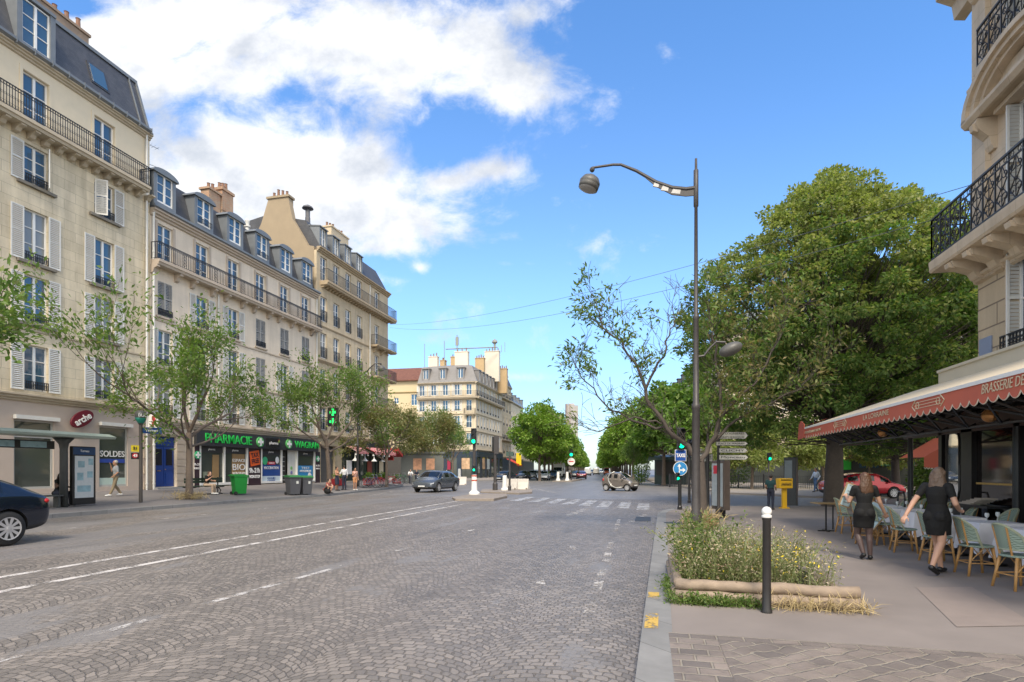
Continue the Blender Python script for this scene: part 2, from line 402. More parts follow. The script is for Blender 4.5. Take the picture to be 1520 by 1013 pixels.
def sett_panel_mat():
    m = bpy.data.materials.new('large_setts'); m.use_nodes = True; N = NT(m.node_tree); p = m.node_tree.nodes['Principled BSDF']
    o = N.n('ShaderNodeTexCoord').outputs['Object']; x, y, z = N.xyz(o)
    n0 = N.n('ShaderNodeTexNoise'); n0.inputs['Scale'].default_value = 4; N.put(n0.inputs['Vector'], o); j = N.xyz(n0.outputs['Color'])
    a, bq = R(38), .13
    u = N.m('ADD', N.m('ADD', N.m('MULTIPLY', x, math.cos(a)), N.m('MULTIPLY', y, math.sin(a))), N.m('MULTIPLY', j[0], bq))
    v = N.m('ADD', N.m('SUBTRACT', N.m('MULTIPLY', y, math.cos(a)), N.m('MULTIPLY', x, math.sin(a))), N.m('MULTIPLY', j[1], bq))
    edge = N.m('MAXIMUM', N.ss(x, .66, .65), N.ss(y, 5.80, 5.81))
    u = N.m('ADD', N.m('MULTIPLY', u, N.m('SUBTRACT', 1., edge)), N.m('MULTIPLY', N.m('ADD', x, .1), edge)); v = N.m('ADD', N.m('MULTIPLY', v, N.m('SUBTRACT', 1., edge)), N.m('MULTIPLY', y, edge))
    b = N.n('ShaderNodeTexBrick'); N.put(b.inputs['Vector'], N.cmb(u, v))
    for k, q in (('Color1', (.14, .12, .108)), ('Color2', (.25, .205, .175)), ('Mortar', (.27, .235, .19)), ('Scale', 1.), ('Mortar Size', .014), ('Brick Width', .25), ('Row Height', .165), ('Mortar Smooth', .5), ('Bias', 0.)): N.put(b.inputs[k], q)
    k = N.m('ADD', N.m('MULTIPLY', N.noise(o, 2.3, 5), .9), .55); c = N.mix(1., b.outputs['Color'], N.cmb(k, k, k), 'MULTIPLY')
    c = N.mix(N.m('MULTIPLY', N.ss(N.noise(o, 9, 3), .5, .7), .35), c, (.12, .10, .09)); N.l.new(c, p.inputs['Base Color'])
    p.inputs['Roughness'].default_value = .7
    bp = N.n('ShaderNodeBump'); bp.inputs['Strength'].default_value = .8; bp.inputs['Distance'].default_value = .02
    N.l.new(N.m('ADD', N.m('MULTIPLY', b.outputs['Fac'], -1.), N.m('MULTIPLY', N.noise(o, 25, 4), .5)), bp.inputs['Height']); N.l.new(bp.outputs[0], p.inputs['Normal'])
    return m
def struct(o, kind='structure'): o['kind'] = kind; return o

gm = MB(); gm.quad((-4000, -800, -.3), (4000, -800, -.3), (4000, 7000, -.3), (-4000, 7000, -.3))
struct(gm.build('ground', mat('far_ground', (.16, .155, .15), .9, .1, .05)))
rm = MB(); XS = [-200, -19.6, -6, 200]
for a, b in zip(XS, XS[1:]): rm.quad((a, -40, road_z(a)), (b, -40, road_z(b)), (b, 900, road_z(b)), (a, 900, road_z(a)))
struct(rm.build('road', road_mat()))

def offs(P, d):
    out = []
    for i, p in enumerate(P):
        a, b = Vector(P[max(i - 1, 0)]), Vector(P[min(i + 1, len(P) - 1)]); t = (b - a).normalized(); out.append((p[0] - t.y * d, p[1] + t.x * d))
    return out
def dense(P, n=6):
    """round the corners of a polyline"""
    Q = []
    for i in range(len(P) - 1):
        p0, p1, p2, p3 = (Vector(P[max(i - 1, 0)]), Vector(P[i]), Vector(P[i + 1]), Vector(P[min(i + 2, len(P) - 1)]))
        L = (p2 - p1).length; m0 = (p2 - p0).normalized() * min(L, 3) ; m1 = (p3 - p1).normalized() * min(L, 3)
        if L > 12: Q.append((p1.x, p1.y)); continue
        for j in range(n):
            t = j / n; h = (2*t**3-3*t**2+1)*p1 + (t**3-2*t**2+t)*m0 + (-2*t**3+3*t**2)*p2 + (t**3-t**2)*m1; Q.append((h.x, h.y))
    Q.append(P[-1]); return Q
KL, KR = dense(KERBL), dense(KERBR)
kerbm = brickmat('kerb_stone', (.235, .23, .225), (.20, .197, .193), (.11, .105, .10), 1.0, 3., .008, .8, .3, .25)
def kerb(P, d, ztop, zbot, name):
    """kerb stones along P, wide towards d"""
    Q = offs(P, d); mb = MB()
    for i in range(len(P) - 1):
        (a, b), (c, e) = (P[i], P[i + 1]), (Q[i + 1], Q[i])
        za, zb_ = ztop(*P[i]), ztop(*P[i + 1])
        mb.quad((*a, za), (*b, zb_), (*c, zb_), (*e, za)); mb.quad((*a, zbot(*a)), (*b, zbot(*b)), (*b, zb_), (*a, za))
    return struct(mb.build(name, kerbm)), Q
_, QL = kerb(KL, .3, lambda x, y: .134, lambda x, y: -.13, 'kerb')
_, QR = kerb(KR, -.3, lambda x, y: .004, lambda x, y: -.3, 'kerb')
sm = MB()
for a, b in zip(QL, QL[1:]):
    ia = (-27.5, min(a[1], 56.9)) if a[0] > -27 else (a[0] - 1.5, 56.9); ib = (-27.5, min(b[1], 56.9)) if b[0] > -27 else (b[0] - 1.5, 56.9)
    sm.quad((*a, .131), (*b, .131), (*ib, .51), (*ia, .51))
struct(sm.build('pavement', mat('pavement_asphalt_grey', (.185, .168, .16), .9, .16, 1.2, .25, detail=8)))
sm = MB(); sm.poly([(x, y, 0) for x, y in QR] + [(60, -30, 0)]); struct(sm.build('pavement', asph_r))
# far corner pavements
def flat(name, pts, z0, z1, m):
    mb = MB(); mb.prism(pts, z0, z1, 'z'); return struct(mb.build(name, m))
flat('pavement', [(10, 38.3), (60, 44), (60, 150), (4, 150), (-.5, 100), (.6, 76), (1.6, 67), (5.6, 43)], -.3, 0.0, mat('pavement_pale', (.27, .235, .20), .9, .12, 1.5))
flat('pavement', [(-60, 75.5), (-27, 75.5), (-25.5, 78), (-21.5, 84), (-26, 130), (-90, 130)], -.3, .06, mat('pavement_pale', (.27, .235, .20)))
# paved panel in the foreground, metal plate, drain
sp = MB(); sp.quad((.2, -4, .005), (9, -4, .005), (9, 5.96, .005), (.2, 5.96, .005)); struct(sp.build('pavement_setts', sett_panel_mat()))
pl = MB(); c4 = [gp(1360, 873), gp(1442, 872), gp(1540, 930), gp(1420, 932)]
pl.poly([(p.x, p.y, .006) for p in c4]); struct(pl.build('pavement_slab', mat('slab', (.25, .205, .18), .85, .15, 4, .2)))
dk = MB()
p = gp(958, 771); dk.box(p.x - .35, p.x + .18, p.y - .9, p.y + .9, road_z(p.x) + .004, road_z(p.x) + .008)
struct(dk.build('road_drain', mat('cast_iron', (.05, .05, .05), .6, .3, 12)))
mh = MB(); p = gp(1006, 777); mh.lathe([(.42, .003), (.42, .007)], (p.x, p.y, 0), 20); struct(mh.build('manhole_cover', MATS['cast_iron']))

# painted markings
mark_a = paint_mat('worn_white', (.50, .47, .44), .46, .66); mark_b = paint_mat('old_white', (.56, .52, .48), .36, .56); mark_y = paint_mat('kerb_yellow', (.55, .36, .08), .40, .52)
def stripe(mb, x0, y0, x1, y1, wd):
    d = Vector((x1 - x0, y1 - y0)).normalized() * wd / 2; n = Vector((-d.y, d.x))
    k = max(1, int(math.hypot(x1 - x0, y1 - y0) / 3))
    for i in range(k):
        a, b = i / k, (i + 1) / k; ax, ay, bx, by = x0 + (x1 - x0) * a, y0 + (y1 - y0) * a, x0 + (x1 - x0) * b, y0 + (y1 - y0) * b
        q = [(ax + n.x, ay + n.y), (bx + n.x, by + n.y), (bx - n.x, by - n.y), (ax - n.x, ay - n.y)]
        mb.poly([(X, Y, road_z(X) + .005) for X, Y in q])
solid, worn, zeb = MB(), MB(), MB()
stripe(solid, -10.1, 2, -10.1, 30.5, .16); stripe(solid, -8.95, 2, -9.0, 28.0, .16)
for y0, y1 in ((9.5, 13), (14.5, 18), (20, 24), (26, 29), (34, 38)): stripe(worn, -16.05, y0, -16.0, y1, .13)
for y0, y1 in ((3, 5.5), (6.3, 7.9), (8.0, 9.5), (11.4, 12.4), (13.0, 16.0), (21, 24)): stripe(worn, -6.1 + y0 * .07, y0, -6.1 + y1 * .07, y1, .12)
for y0, y1 in ((7, 7.8), (8.4, 10.2), (11, 14), (16.5, 20.5)): stripe(worn, -.55 - y0 * .022, y0, -.55 - y1 * .022, y1, .14)
for y0, y1 in ((8.6, 9.0), (10.6, 11.2), (12.4, 13.2)): stripe(worn, -1.6, y0, -1.7, y1, .14)
p, q = gp(930, 779), gp(960, 763); stripe(worn, p.x, p.y, q.x, q.y, .16)
p, q = gp(843, 766), gp(872, 755); stripe(worn, p.x, p.y, q.x, q.y, .3)
for px, i in zip((777, 802, 827, 850, 874, 899, 927, 955), range(8)):
    c = gp(px, 740 + 12 * (px - 765) / 190); stripe(zeb, c.x, c.y - 2.4, c.x, c.y + 2.4, .55)
for a, b in (((785, 724), (830, 733)), ((880, 735), (905, 735)), ((912, 736), (940, 738)), ((975, 736), (1000, 738)), ((440, 744), (487, 744)), ((500, 737), (540, 731)), ((545, 737), (585, 730)), ((600, 733), (660, 727)), ((1180, 742), (1250, 745)), ((985, 734), (1040, 738))):
    p, q = gp(*a), gp(*b); stripe(worn, p.x, p.y, q.x, q.y, .3)
struct(solid.build('road_marking', mark_b)); struct(worn.build('road_marking', mark_a)); struct(zeb.build('crosswalk', paint_mat('crosswalk_paint', (.40, .40, .41), .34, .58)))
ky = MB()
for py0, py1 in ((912, 934), (880, 890)):
    a, b = gp(968, py1), gp(968, py0); ky.quad((lerp_poly(KERBR, a.y) + .02, a.y, .008), (lerp_poly(KERBR, a.y) + .16, a.y, .008), (lerp_poly(KERBR, b.y) + .16, b.y, .008), (lerp_poly(KERBR, b.y) + .02, b.y, .008))
struct(ky.build('kerb_marking', mark_y))
# refuges in the middle of the road
isl = mat('refuge_stone', (.26, .22, .185), .85, .2, 5, .2)
def refuge(pts, h=.14):
    q = [gp(*p) for p in pts]; z = min(p.z for p in q)
    mb = MB(); mb.prism([(p.x, p.y) for p in q], z - .1, z + h, 'z'); o = mb.build('traffic_refuge', isl, bevel=.03); struct(o); return z + h
ZI1 = refuge([(671, 741), (676, 744), (733, 744), (753, 739.5), (752, 736), (700, 736)])
ZI2 = refuge([(713, 732), (770, 734.5), (790, 733), (790, 729), (750, 728), (716, 728)])

# ------------------------------------------------------------------ parts of houses (front in the local XZ plane, outward is -y)
def wall(u0, u1, z0, z1, ops, D, th=.26, top=True):
    """house body with openings (uc, zb, w, h) cut through its front"""
    mb = MB(); us = {u0, u1}; zs = {z0, z1}
    for c, b, w_, h in ops: us |= {c - w_ / 2, c + w_ / 2}; zs |= {b, b + h}
    us = sorted(u for u in us if u0 <= u <= u1); zs = sorted(z for z in zs if z0 <= z <= z1)
    for a, b in zip(us, us[1:]):
        for c, d in zip(zs, zs[1:]):
            x, z = (a + b) / 2, (c + d) / 2
            if b - a < 1e-5 or d - c < 1e-5 or any(abs(x - o[0]) < o[2] / 2 and o[1] < z < o[1] + o[3] for o in ops): continue
            mb.quad((a, 0, c), (b, 0, c), (b, 0, d), (a, 0, d))
    for c, b, w_, h in ops:
        l, r, t = c - w_ / 2, c + w_ / 2, b + h
        mb.quad((l, 0, b), (l, 0, t), (l, th, t), (l, th, b)); mb.quad((r, 0, b), (r, th, b), (r, th, t), (r, 0, t))
        mb.quad((l, 0, t), (r, 0, t), (r, th, t), (l, th, t)); mb.quad((l, 0, b), (l, th, b), (r, th, b), (r, 0, b))
    mb.quad((u0, 0, z0), (u0, 0, z1), (u0, D, z1), (u0, D, z0)); mb.quad((u1, 0, z0), (u1, D, z0), (u1, D, z1), (u1, 0, z1))
    mb.quad((u0, D, z0), (u0, D, z1), (u1, D, z1), (u1, D, z0))
    if top: mb.quad((u0, 0, z1), (u1, 0, z1), (u1, D, z1), (u0, D, z1))
    return mb
def ledge(mb, u0, u1, z, h, out, steps=3):
    """moulded string course: stepped outline swept along the front"""
    pr = [(.0, z)]
    for i in range(steps):
        y = -out * (i + 1) / steps; pr += [(y, z + h * (i + .35) / steps), (y, z + h * (i + 1) / steps)]
    pr += [(.0, z + h)]
    return mb.prism(pr, u0, u1)
def led(parent, m, *runs):
    for r in runs: q = MB(); ledge(q, *r); q.build('cornice', m, parent)
def bxp(name, x0, x1, y0, y1, z0, z1, m, par): mb = MB(); mb.box(x0, x1, y0, y1, z0, z1); return mb.build(name, m, par)
def rail_mb(L, h, style='bars', gap=.12, r=.011):
    mb = MB(); x0, x1 = -L / 2, L / 2
    mb.box(x0, x1, -.02, .02, h - .03, h); mb.box(x0, x1, -.012, .012, .06, .085)
    n = max(2, int(round(L / gap))); zb = .085
    if style != 'bars': mb.box(x0, x1, -.01, .01, h - .17, h - .15)
    for i in range(n + 1):
        x = x0 + L * i / n
        mb.box(x - r, x + r, -r, r, .0 if i % 8 == 0 else zb, h - .03)
        if style == 'fancy' and i < n:
            c = x + L / n / 2
            for zc, rr in ((h - .09, L / n * .42), (.17, L / n * .45), (.17 + (h - .34) * .5, L / n * .4)):
                mb.tube([(c + rr * math.cos(q * math.pi / 4), 0, zc + rr * math.sin(q * math.pi / 4)) for q in range(9)], .008, 3, False)
        if style == 'panel' and i % 9 == 4 and 0 < i < n:
            for k in range(4): mb.tube([(x + .1 * math.cos(q * math.pi / 4), 0, .25 + k * .19 + .1 * math.sin(q * math.pi / 4)) for q in range(9)], .012, 3, False)
        if style == 'panel' and i < n: mb.box(x + L / n / 2 - .025, x + L / n / 2 + .025, -.01, .01, h - .12, h - .05)
        if style == 'scroll' and i < n and i % 3 == 1:
            for sgn in (1, -1):
                for z0_, zr in ((.1, 1), (h - .2, -1)):
                    pts = []
                    for q in range(15):
                        t = q / 14; rr = .17 * (1 - .72 * t); a = t * 5.5
                        pts.append((x + sgn * (.19 - rr * math.cos(a)), 0, z0_ + zr * (.17 + .21 * (1 - t) * .4 + rr * math.sin(a))))
                    mb.tube(pts, .014, 4)
                mb.tube([(x + sgn * .02, 0, .1), (x + sgn * .24, 0, h * .45), (x + sgn * .03, 0, h - .2)], .014, 4)
    return mb
def leaf_mb(w_, h):
    mb = MB(); e = .055
    for a in ((0, e, 0, h), (w_ - e, w_, 0, h), (e, w_ - e, 0, e), (e, w_ - e, h - e, h), (e, w_ - e, h * .52, h * .52 + e)): mb.box(a[0], a[1], -.02, .02, a[2], a[3])
    n = int(h / .085)
    for i in range(1, n):
        z = h * i / n
        if abs(z - h * .53) < .06: continue
        mb.add([(e, -.018, z - .035), (w_ - e, -.018, z - .035), (w_ - e, .016, z + .025), (e, .016, z + .025)], [(0, 1, 2, 3)])
    return mb
PROTO = {}
def window(parent, u, z, w_, h, rows=3, shut=None, guard=None, gstyle='fancy', pane='clear', shm=None, y=.0, fm=None):
    """French window: frame, with pane, shutters and guard rail as its own pieces"""
    key = (w_, h, rows, shut, guard, gstyle, pane, shm and shm.name, fm and fm.name)
    if key in PROTO: return copy_tree(PROTO[key], parent, (u, y, z))
    mb = MB(); b, y0, y1 = .065, .13, .19
    for a in ((-w_ / 2, -w_ / 2 + b, 0, h), (w_ / 2 - b, w_ / 2, 0, h), (-w_ / 2 + b, w_ / 2 - b, h - b, h), (-w_ / 2 + b, w_ / 2 - b, 0, .12)): mb.box(a[0], a[1], y0, y1, a[2], a[3])
    mb.box(-.055, .055, y0 - .01, y1, .12, h - b)
    for i in range(1, rows):
        zz = .12 + (h - b - .12) * i / rows
        for s in (-1, 1): mb.box(min(s * .055, s * (w_ / 2 - b)), max(s * .055, s * (w_ / 2 - b)), y0 + .015, y1, zz - .018, zz + .018)
    o = mb.build('window', fm or white, parent, loc=(u, y, z)); PROTO[key] = o
    g = MB(); g.quad((-w_ / 2 + .03, .175, .03), (w_ / 2 - .03, .175, .03), (w_ / 2 - .03, .175, h - .03), (-w_ / 2 + .03, .175, h - .03))
    g.build('pane', pane_c if pane == 'curtain' else pane_m, o)
    if shut:
        lw = w_ / 2; lm = leaf_mb(lw, h).mesh('shutter', shm or offwhite)
        for s in (-1, 1):
            l = link('shutter', lm, o)
            a = {'open': 0., 'closed': math.pi, 'ajar': R(60) if s < 0 else R(8), 'half': R(125) if s < 0 else 0., 'half2': R(125) if s > 0 else 0.}[shut]
            l.location = (s * w_ / 2, -.035 if shut != 'closed' else .03, 0); l.rotation_euler = (0, 0, -s * a if True else 0); l.scale = (s, 1, 1)
            if shut == 'closed': l.rotation_euler = (0, 0, 0); l.scale = (-s, 1, 1)
    if guard:
        r = rail_mb(w_ - .02, guard, gstyle, .1).build('guard_rail', iron, o, loc=(0, -.03 if gstyle != 'box' else -.2, .02))
    return o
def balcony(parent, u0, u1, z, out, h=1.1, style='bars', slab=.25, brackets=(), bm=None, ends=True, gap=.12, bdrop=.5):
    mb = MB(); mb.prism([(0, z), (-out * .85, z), (-out * .9, z + slab * .4), (-out, z + slab * .5), (-out, z + slab), (0, z + slab)], u0, u1)
    for b in brackets: mb.prism([(0, z), (-out * .75, z), (-out * .78, z - bdrop * .25), (-out * .45, z - bdrop * .42), (-out * .3, z - bdrop * .85), (0, z - bdrop)], b - .11, b + .11)
    o = mb.build('balcony', bm or trimst, parent)
    m2 = rail_mb(u1 - u0 - .06, h, style, gap)
    m2.xf(Matrix.Translation(((u0 + u1) / 2, -out + .06, z + slab)))
    if ends:
        for ue in (u0 + .03, u1 - .03):
            k = len(m2.v); m3 = rail_mb(out - .08, h, 'bars' if style == 'panel' else style, gap)
            m3.xf(Matrix.Translation((ue, -out / 2 + .02, z + slab)) @ Matrix.Rotation(R(90), 4, 'Z')); m2.add(m3.v, m3.f)
    m2.build('railing', iron, o); return o
def pipe(parent, u, z0, z1, m, y=-.12, r=.055, kinks=()):
    mb = MB(); mb.tube([(u, y, z0), (u, y, z1)], r, 8)
    for i in range(int((z1 - z0) / 2.2) + 1): mb.lathe([(r * 1.35, 0), (r * 1.35, .08)], (u, y, z0 + i * 2.2 + .3), 8)
    return mb.build('downpipe', m, parent)
def pots(mb, c, n, L, axis=0):
    for i in range(n):
        x = (i - (n - 1) / 2) * L / max(n, 1); p = (c[0] + (x if axis == 0 else 0), c[1] + (x if axis else 0), c[2])
        mb.lathe([(.14, 0), (.12, .12), (.10, .4 + .12 * (i % 3)), (.13, .45 + .12 * (i % 3))], p, 8)
def chimney(parent, u0, u1, y0, y1, z0, z1, m, npots=5):
    mb = MB(); mb.box(u0, u1, y0, y1, z0, z1); mb.box(u0 - .08, u1 + .08, y0 - .08, y1 + .08, z1, z1 + .14)
    o = mb.build('chimney', m, parent); p = MB(); L = max(u1 - u0, y1 - y0)
    pots(p, ((u0 + u1) / 2, (y0 + y1) / 2, z1 + .14), npots, L, 0 if (u1 - u0) > (y1 - y0) else 1); p.build('chimney_pot', mat('terracotta_pot', (.22, .12, .08), .8, .3, 6), o); return o
def house(name, label, loc, rz, cat='building'): return thing(name, label, cat, loc, rz)

# ------------------------------------------------------------------ first house on the left: stone, slate roof, shoe shop below
ZB = .5
Y1a, Y1b = 8.0, 26.6
b1 = house('apartment_building', 'grey stone apartment house with white louvred shutters, iron balcony and shoe shop below', (XF, Y1a, 0), R(90))
U = lambda px: fy(px) - Y1a
L1 = Y1b - Y1a
bays = [2.5, 5.8, 9.1, 12.45, 15.85]
rowsz = [(5.25, 2.1, 'open'), (8.35, 2.2, 'open'), (11.15, 2.4, 'open'), (14.7, 1.8, 'half')]
ops = [(b, z, 1.1, h) for b in bays for z, h, s in rowsz]
shopw = [(U(51), .75, 1.75, 3.15), (U(169), .75, 1.65, 3.15), (U(51) - 3.4, .75, 1.75, 3.15), (U(51) - 6.6, .75, 1.75, 3.15)]
wall(0, L1, ZB - .7, 4.9, shopw, 10, .3).build('wall', mat('shop_stone', (.52, .43, .36), .75, .10, 1.5), b1)
wall(0, L1, 4.9, 17.0, ops, 10).build('wall', stoneA, b1)
wall(0, L1, 17.0, 20.5, [(b, 17.3, 1.15, 2.45) for b in bays], 10).build('wall', renderA, b1)
led(b1, trimst, (0, L1, 4.72, .34, .3), (0, L1, 20.25, .3, .28), (0, L1, 7.95, .12, .05, 1))
c = MB()
for b in bays:
    for z, h, s in rowsz[1:]: bxp('window_ledge', b - .85, b + .85, -.16, 0, z - .14, z - .01, trimdk, b1)
    c = MB(); c.box(b - .72, b - .58, -.03, 0, 17.3, 19.77); c.box(b + .58, b + .72, -.03, 0, 17.3, 19.77); c.box(b - .72, b + .72, -.03, 0, 19.77, 19.93); c.build('window_surround', renderA, b1)

for i, b in enumerate(bays):
    for j, (z, h, s) in enumerate(rowsz):
        window(b1 and b1, b, z, 1.1, h, 3, 'half2' if (s == 'half' and i % 2) else s, .42, 'fancy', 'curtain' if (i + j) % 4 == 1 else 'clear')
    window(b1, b, 17.3, 1.15, 2.45, 3)
balcony(b1, .0, L1 - .6, 17.0, .75, 1.05, 'fancy', .28, [.35 + .62 * k for k in range(int(L1 / .62))], trimst, True, .115, .32)
g = MB(); g.prism([(-.3, 20.55), (-.42, 20.62), (-.42, 20.74), (-.3, 20.74)], 0, L1 - .25); 
for k in range(24): g.box(.4 + k * .78, .43 + k * .78, -.44, -.28, 20.5, 20.78)
g.build('gutter', zinc, b1)
rf = MB(); rf.prism([(-.28, 20.56), (.05, 20.9), (.95, 23.7), (5, 24.9), (9.8, 23.5), (10, 20.56)], 0, L1 - .1); rf.build('roof', slate, b1)
e = MB(); e.prism([(-.3, 20.6), (.0, 20.95), (.9, 23.78), (1.2, 23.9), (1.2, 20.6)], L1 - .55, L1 - .5); e.prism([(-.3, 20.6), (-.02, 20.95), (.88, 23.8), (1.3, 23.95), (1.3, 20.6)], L1 - .1, L1)
e.prism([(.85, 23.62), (.85, 23.8), (1.2, 23.92), (1.2, 23.7)], 0, L1); e.build('roof_flashing', zinc, b1)
for b in bays[1:4]:
    d = MB(); d.box(b - .85, b + .85, -.1, 1.4, 23.1, 23.25); d.box(b - .85, b - .62, -.05, 1.3, 20.78, 23.1); d.box(b + .62, b + .85, -.05, 1.3, 20.78, 23.1); dm = d.build('dormer', zinc, b1)
    window(dm, b, 20.95, 1.24, 2.1, 3, y=-.1)
sk = MB(); sk.box(-.5, .5, -.06, .06, -.62, .62); sk.cur = 1; sk.box(-.4, .4, -.08, -.06, -.52, .52)
o = sk.build('roof_window', [mat('dark_frame', (.05, .05, .055), .4, 0), pane_m], b1, loc=(15.85, .45, 22.1)); o.rotation_euler = (R(-17), 0, 0)
chimney(b1, 13.2, 17.0, 2.4, 3.1, 23, 25.4, mat('old_chimney', (.30, .22, .16), .9, .3, 3), 6)
pipe(b1, L1 - .32, .5, 20.4, offwhite, -.14)
for k, (uc, zb, ww, hh) in enumerate(shopw):
    f = MB(); f.box(uc - ww / 2, uc - ww / 2 + .07, .06, .14, zb, zb + hh); f.box(uc + ww / 2 - .07, uc + ww / 2, .06, .14, zb, zb + hh); f.box(uc - ww / 2 + .07, uc + ww / 2 - .07, .06, .14, zb + hh - .08, zb + hh); f.box(uc - ww / 2 + .07, uc + ww / 2 - .07, .06, .14, zb, zb + .1)
    if k != 1: f.box(uc - ww / 2 + .07, uc + ww / 2 - .07, .06, .14, zb + hh - .8, zb + hh - .74)
    o = f.build('shop_window', mat('alu_frame', (.42, .42, .40), .4, .05), b1)
    g = MB(); g.quad((uc - ww / 2, .12, zb), (uc + ww / 2, .12, zb), (uc + ww / 2, .12, zb + hh), (uc - ww / 2, .12, zb + hh)); g.build('pane', shopglass, o)
    if k < 2: bx = MB(); bx.box(uc - ww / 2 - .05, uc + ww / 2 + .15, -.22, -.02, zb + hh + .02, zb + hh + .2); bx.build('awning_box', offwhite, o)
    if k == 1:
        text('SOLDES', .44, white, o, (uc, .09, 2.45), width=1.42, bold=.006)
        bb = MB(); bb.box(uc - .72, uc + .72, .085, .11, 2.0, 2.2); bb.build('banner', mat('blue_banner', (.03, .07, .35), .5, 0), o)
        bb = MB(); bb.box(uc - .78, uc + .78, .08, .115, .85, 1.2); bb.build('display_plinth', mat('pale_green', (.5, .62, .55), .5, 0), o)
sg = MB(); sg.lathe([(.02, -.06), (.96, -.05), (1.0, 0), (.96, .05), (.02, .06)], (0, 0, 0), 32, .66, .36)
o = sg.build('shop_sign', mat('burgundy_sign', (.13, .008, .018), .4, .05), b1, loc=(U(117), -.2, 4.15)); o.rotation_euler = (R(90), 0, 0); o.rotation_euler = (Matrix.Rotation(R(90), 4, 'X') @ Matrix.Rotation(R(32), 4, 'Z')).to_euler()
t_ = text('arche', .46, white, o, (0, -.02, .07), (0, 0, 0), width=.92, bold=.012)
sg = MB(); sg.box(-.03, .03, -.75, -.05, -.38, .38); o = sg.build('projecting_sign', white, b1, loc=(L1 - .25, -.1, 4.35))
e = MB(); e.lathe([(.02, -.05), (1, -.045), (1, .045), (.02, .05)], (0, 0, 0), 24, .3, .2); q = e.build('emblem', mat('red_emblem', (.45, .02, .03), .4, 0), o, loc=(0, -.4, 0)); q.rotation_euler = (R(20), R(90), 0)
text('re', .26, white, o, (-.055, -.4, .0), (90, 0, -90), bold=.006)

# ------------------------------------------------------------------ second house: pink-grey front, zinc dormers, pharmacy
Y2a, Y2b = 26.62, 43.3; L2 = Y2b - Y2a
b2 = house('apartment_building', 'pale apartment house with six zinc dormers and grey shutters above the green lettered pharmacy', (XF, Y2a, 0), R(90))
U = lambda px: fy(px) - Y2a
bays2 = [1.05, 3.9, 6.7, 9.5, 12.3, 15.1]
lv = [(4.7, 2.2), (7.65, 2.1), (10.55, 2.0)]
doorop = (U(246.5), .62, 1.5, 2.95)
ops = [(b, z, 1.05, h) for b in bays2 for z, h in lv] + [(b, 13.62, 1.1, 2.25) for b in bays2] + [doorop]
US0, US1 = U(288), L2 - .02
ops.append(((US0 + US1) / 2, .55, US1 - US0 - .1, 3.5))
wall(0, L2, ZB - .7, 16.2, ops, 10, .3).build('wall', stoneB, b2)
led(b2, mat('trim_pink', (.47, .39, .31), .85, .15, 3), (0, L2, 4.12, .42, .22), (0, L2, 16.1, .42, .35), (0, L2, 7.28, .16, .08, 2), (0, L2, 10.2, .12, .05, 1))
c = MB()
for b in bays2:
    for z, h in lv[1:]: bxp('window_ledge', b - .66, b + .66, -.1, 0, z - .12, z - .01, MATS['trim_pink'], b2)
    for s_ in (-1, 1): bxp('window_surround', b + s_ * .635 - .085, b + s_ * .635 + .085, -.04, 0, 13.62, 15.98, MATS['trim_pink'], b2)

gsh = mat('grey_shutter', (.34, .33, .31), .6, .1, 5)
for i, b in enumerate(bays2):
    for j, (z, h) in enumerate(lv):
        if j == 2: s = ('closed', 'open', 'open', 'closed', 'closed', 'closed')[i]
        elif j == 1: s = ('open', 'open', 'open', 'closed', 'open', 'closed')[i]
        else: s = 'open'
        window(b2, b, z, 1.05, h, 3, s, .72 if j == 0 else .4, 'fancy', 'curtain' if j == 0 and i < 3 else 'clear', gsh if s == 'closed' else None)
    window(b2, b, 13.62, 1.1, 2.25, 4)
bk = [.12] + [x for b in bays2 for x in (b + .75, b + 1.95)][:-1] + [L2 - .9]
balcony(b2, .05, L2 - .05, 13.3, .62, 1.0, 'panel', .3, bk, mat('trim_pink', (0, 0, 0)), True, .14, .5)
rf = MB(); rf.prism([(-.34, 16.52), (-.3, 16.6), (.1, 16.7), (.75, 19.0), (4.5, 20.0), (9.6, 19), (10, 16.5)], 0, L2); rf.build('roof', slate, b2)
g = MB(); g.prism([(-.36, 16.53), (-.46, 16.58), (-.46, 16.7), (-.36, 16.7)], -.1, L2); g.build('gutter', zinc, b2)
dz = 16.75
for i, u in enumerate([-.05 + 1.0, 3.95, 6.75, 9.55, 12.35, 15.15]):
    d = MB(); hw = .78
    d.box(u - hw, u - .56, -.1, 1.2, dz, dz + 2.0); d.box(u + .56, u + hw, -.1, 1.2, dz, dz + 2.0); d.box(u - .56, u + .56, -.1, -.02, dz, dz + .3)
    arc = [(u + .92 * math.cos(q), dz + 1.95 + .34 * math.sin(q)) for q in [math.pi * k / 10 for k in range(11)]]
    d.add([(x, -.22, z) for x, z in arc] + [(x, 1.6, z) for x, z in arc], [(k, k + 1, k + 12, k + 11) for k in range(10)] + [tuple(range(11)), tuple(range(11, 22)), (0, 11, 21, 10)])
    dm = d.build('dormer', zinc, b2)
    window(dm, u, dz + .3, 1.12, 1.68, 3, None, .35 if i % 2 else None, 'bars', y=-.18)
ch = MB(); ch.box(9.4, 10.55, 3.2, 4.1, 18.6, 22.4); ch.box(9.32, 10.63, 3.12, 4.18, 22.4, 22.6); ch.box(9.36, 10.59, 3.16, 4.14, 20.9, 21.0); ch.box(8.2, 9.35, 3.3, 4.0, 18.6, 21.9); ch.box(8.1, 9.4, 3.2, 4.1, 21.9, 22.05)
o = ch.build('chimney', redbrick, b2)
for c_, n_, l_ in (((9.97, 3.65, 22.6), 3, 1.0), ((8.75, 3.65, 22.05), 2, .8)): p = MB(); pots(p, c_, n_, l_); p.build('chimney_pot', MATS['terracotta_pot'], o)
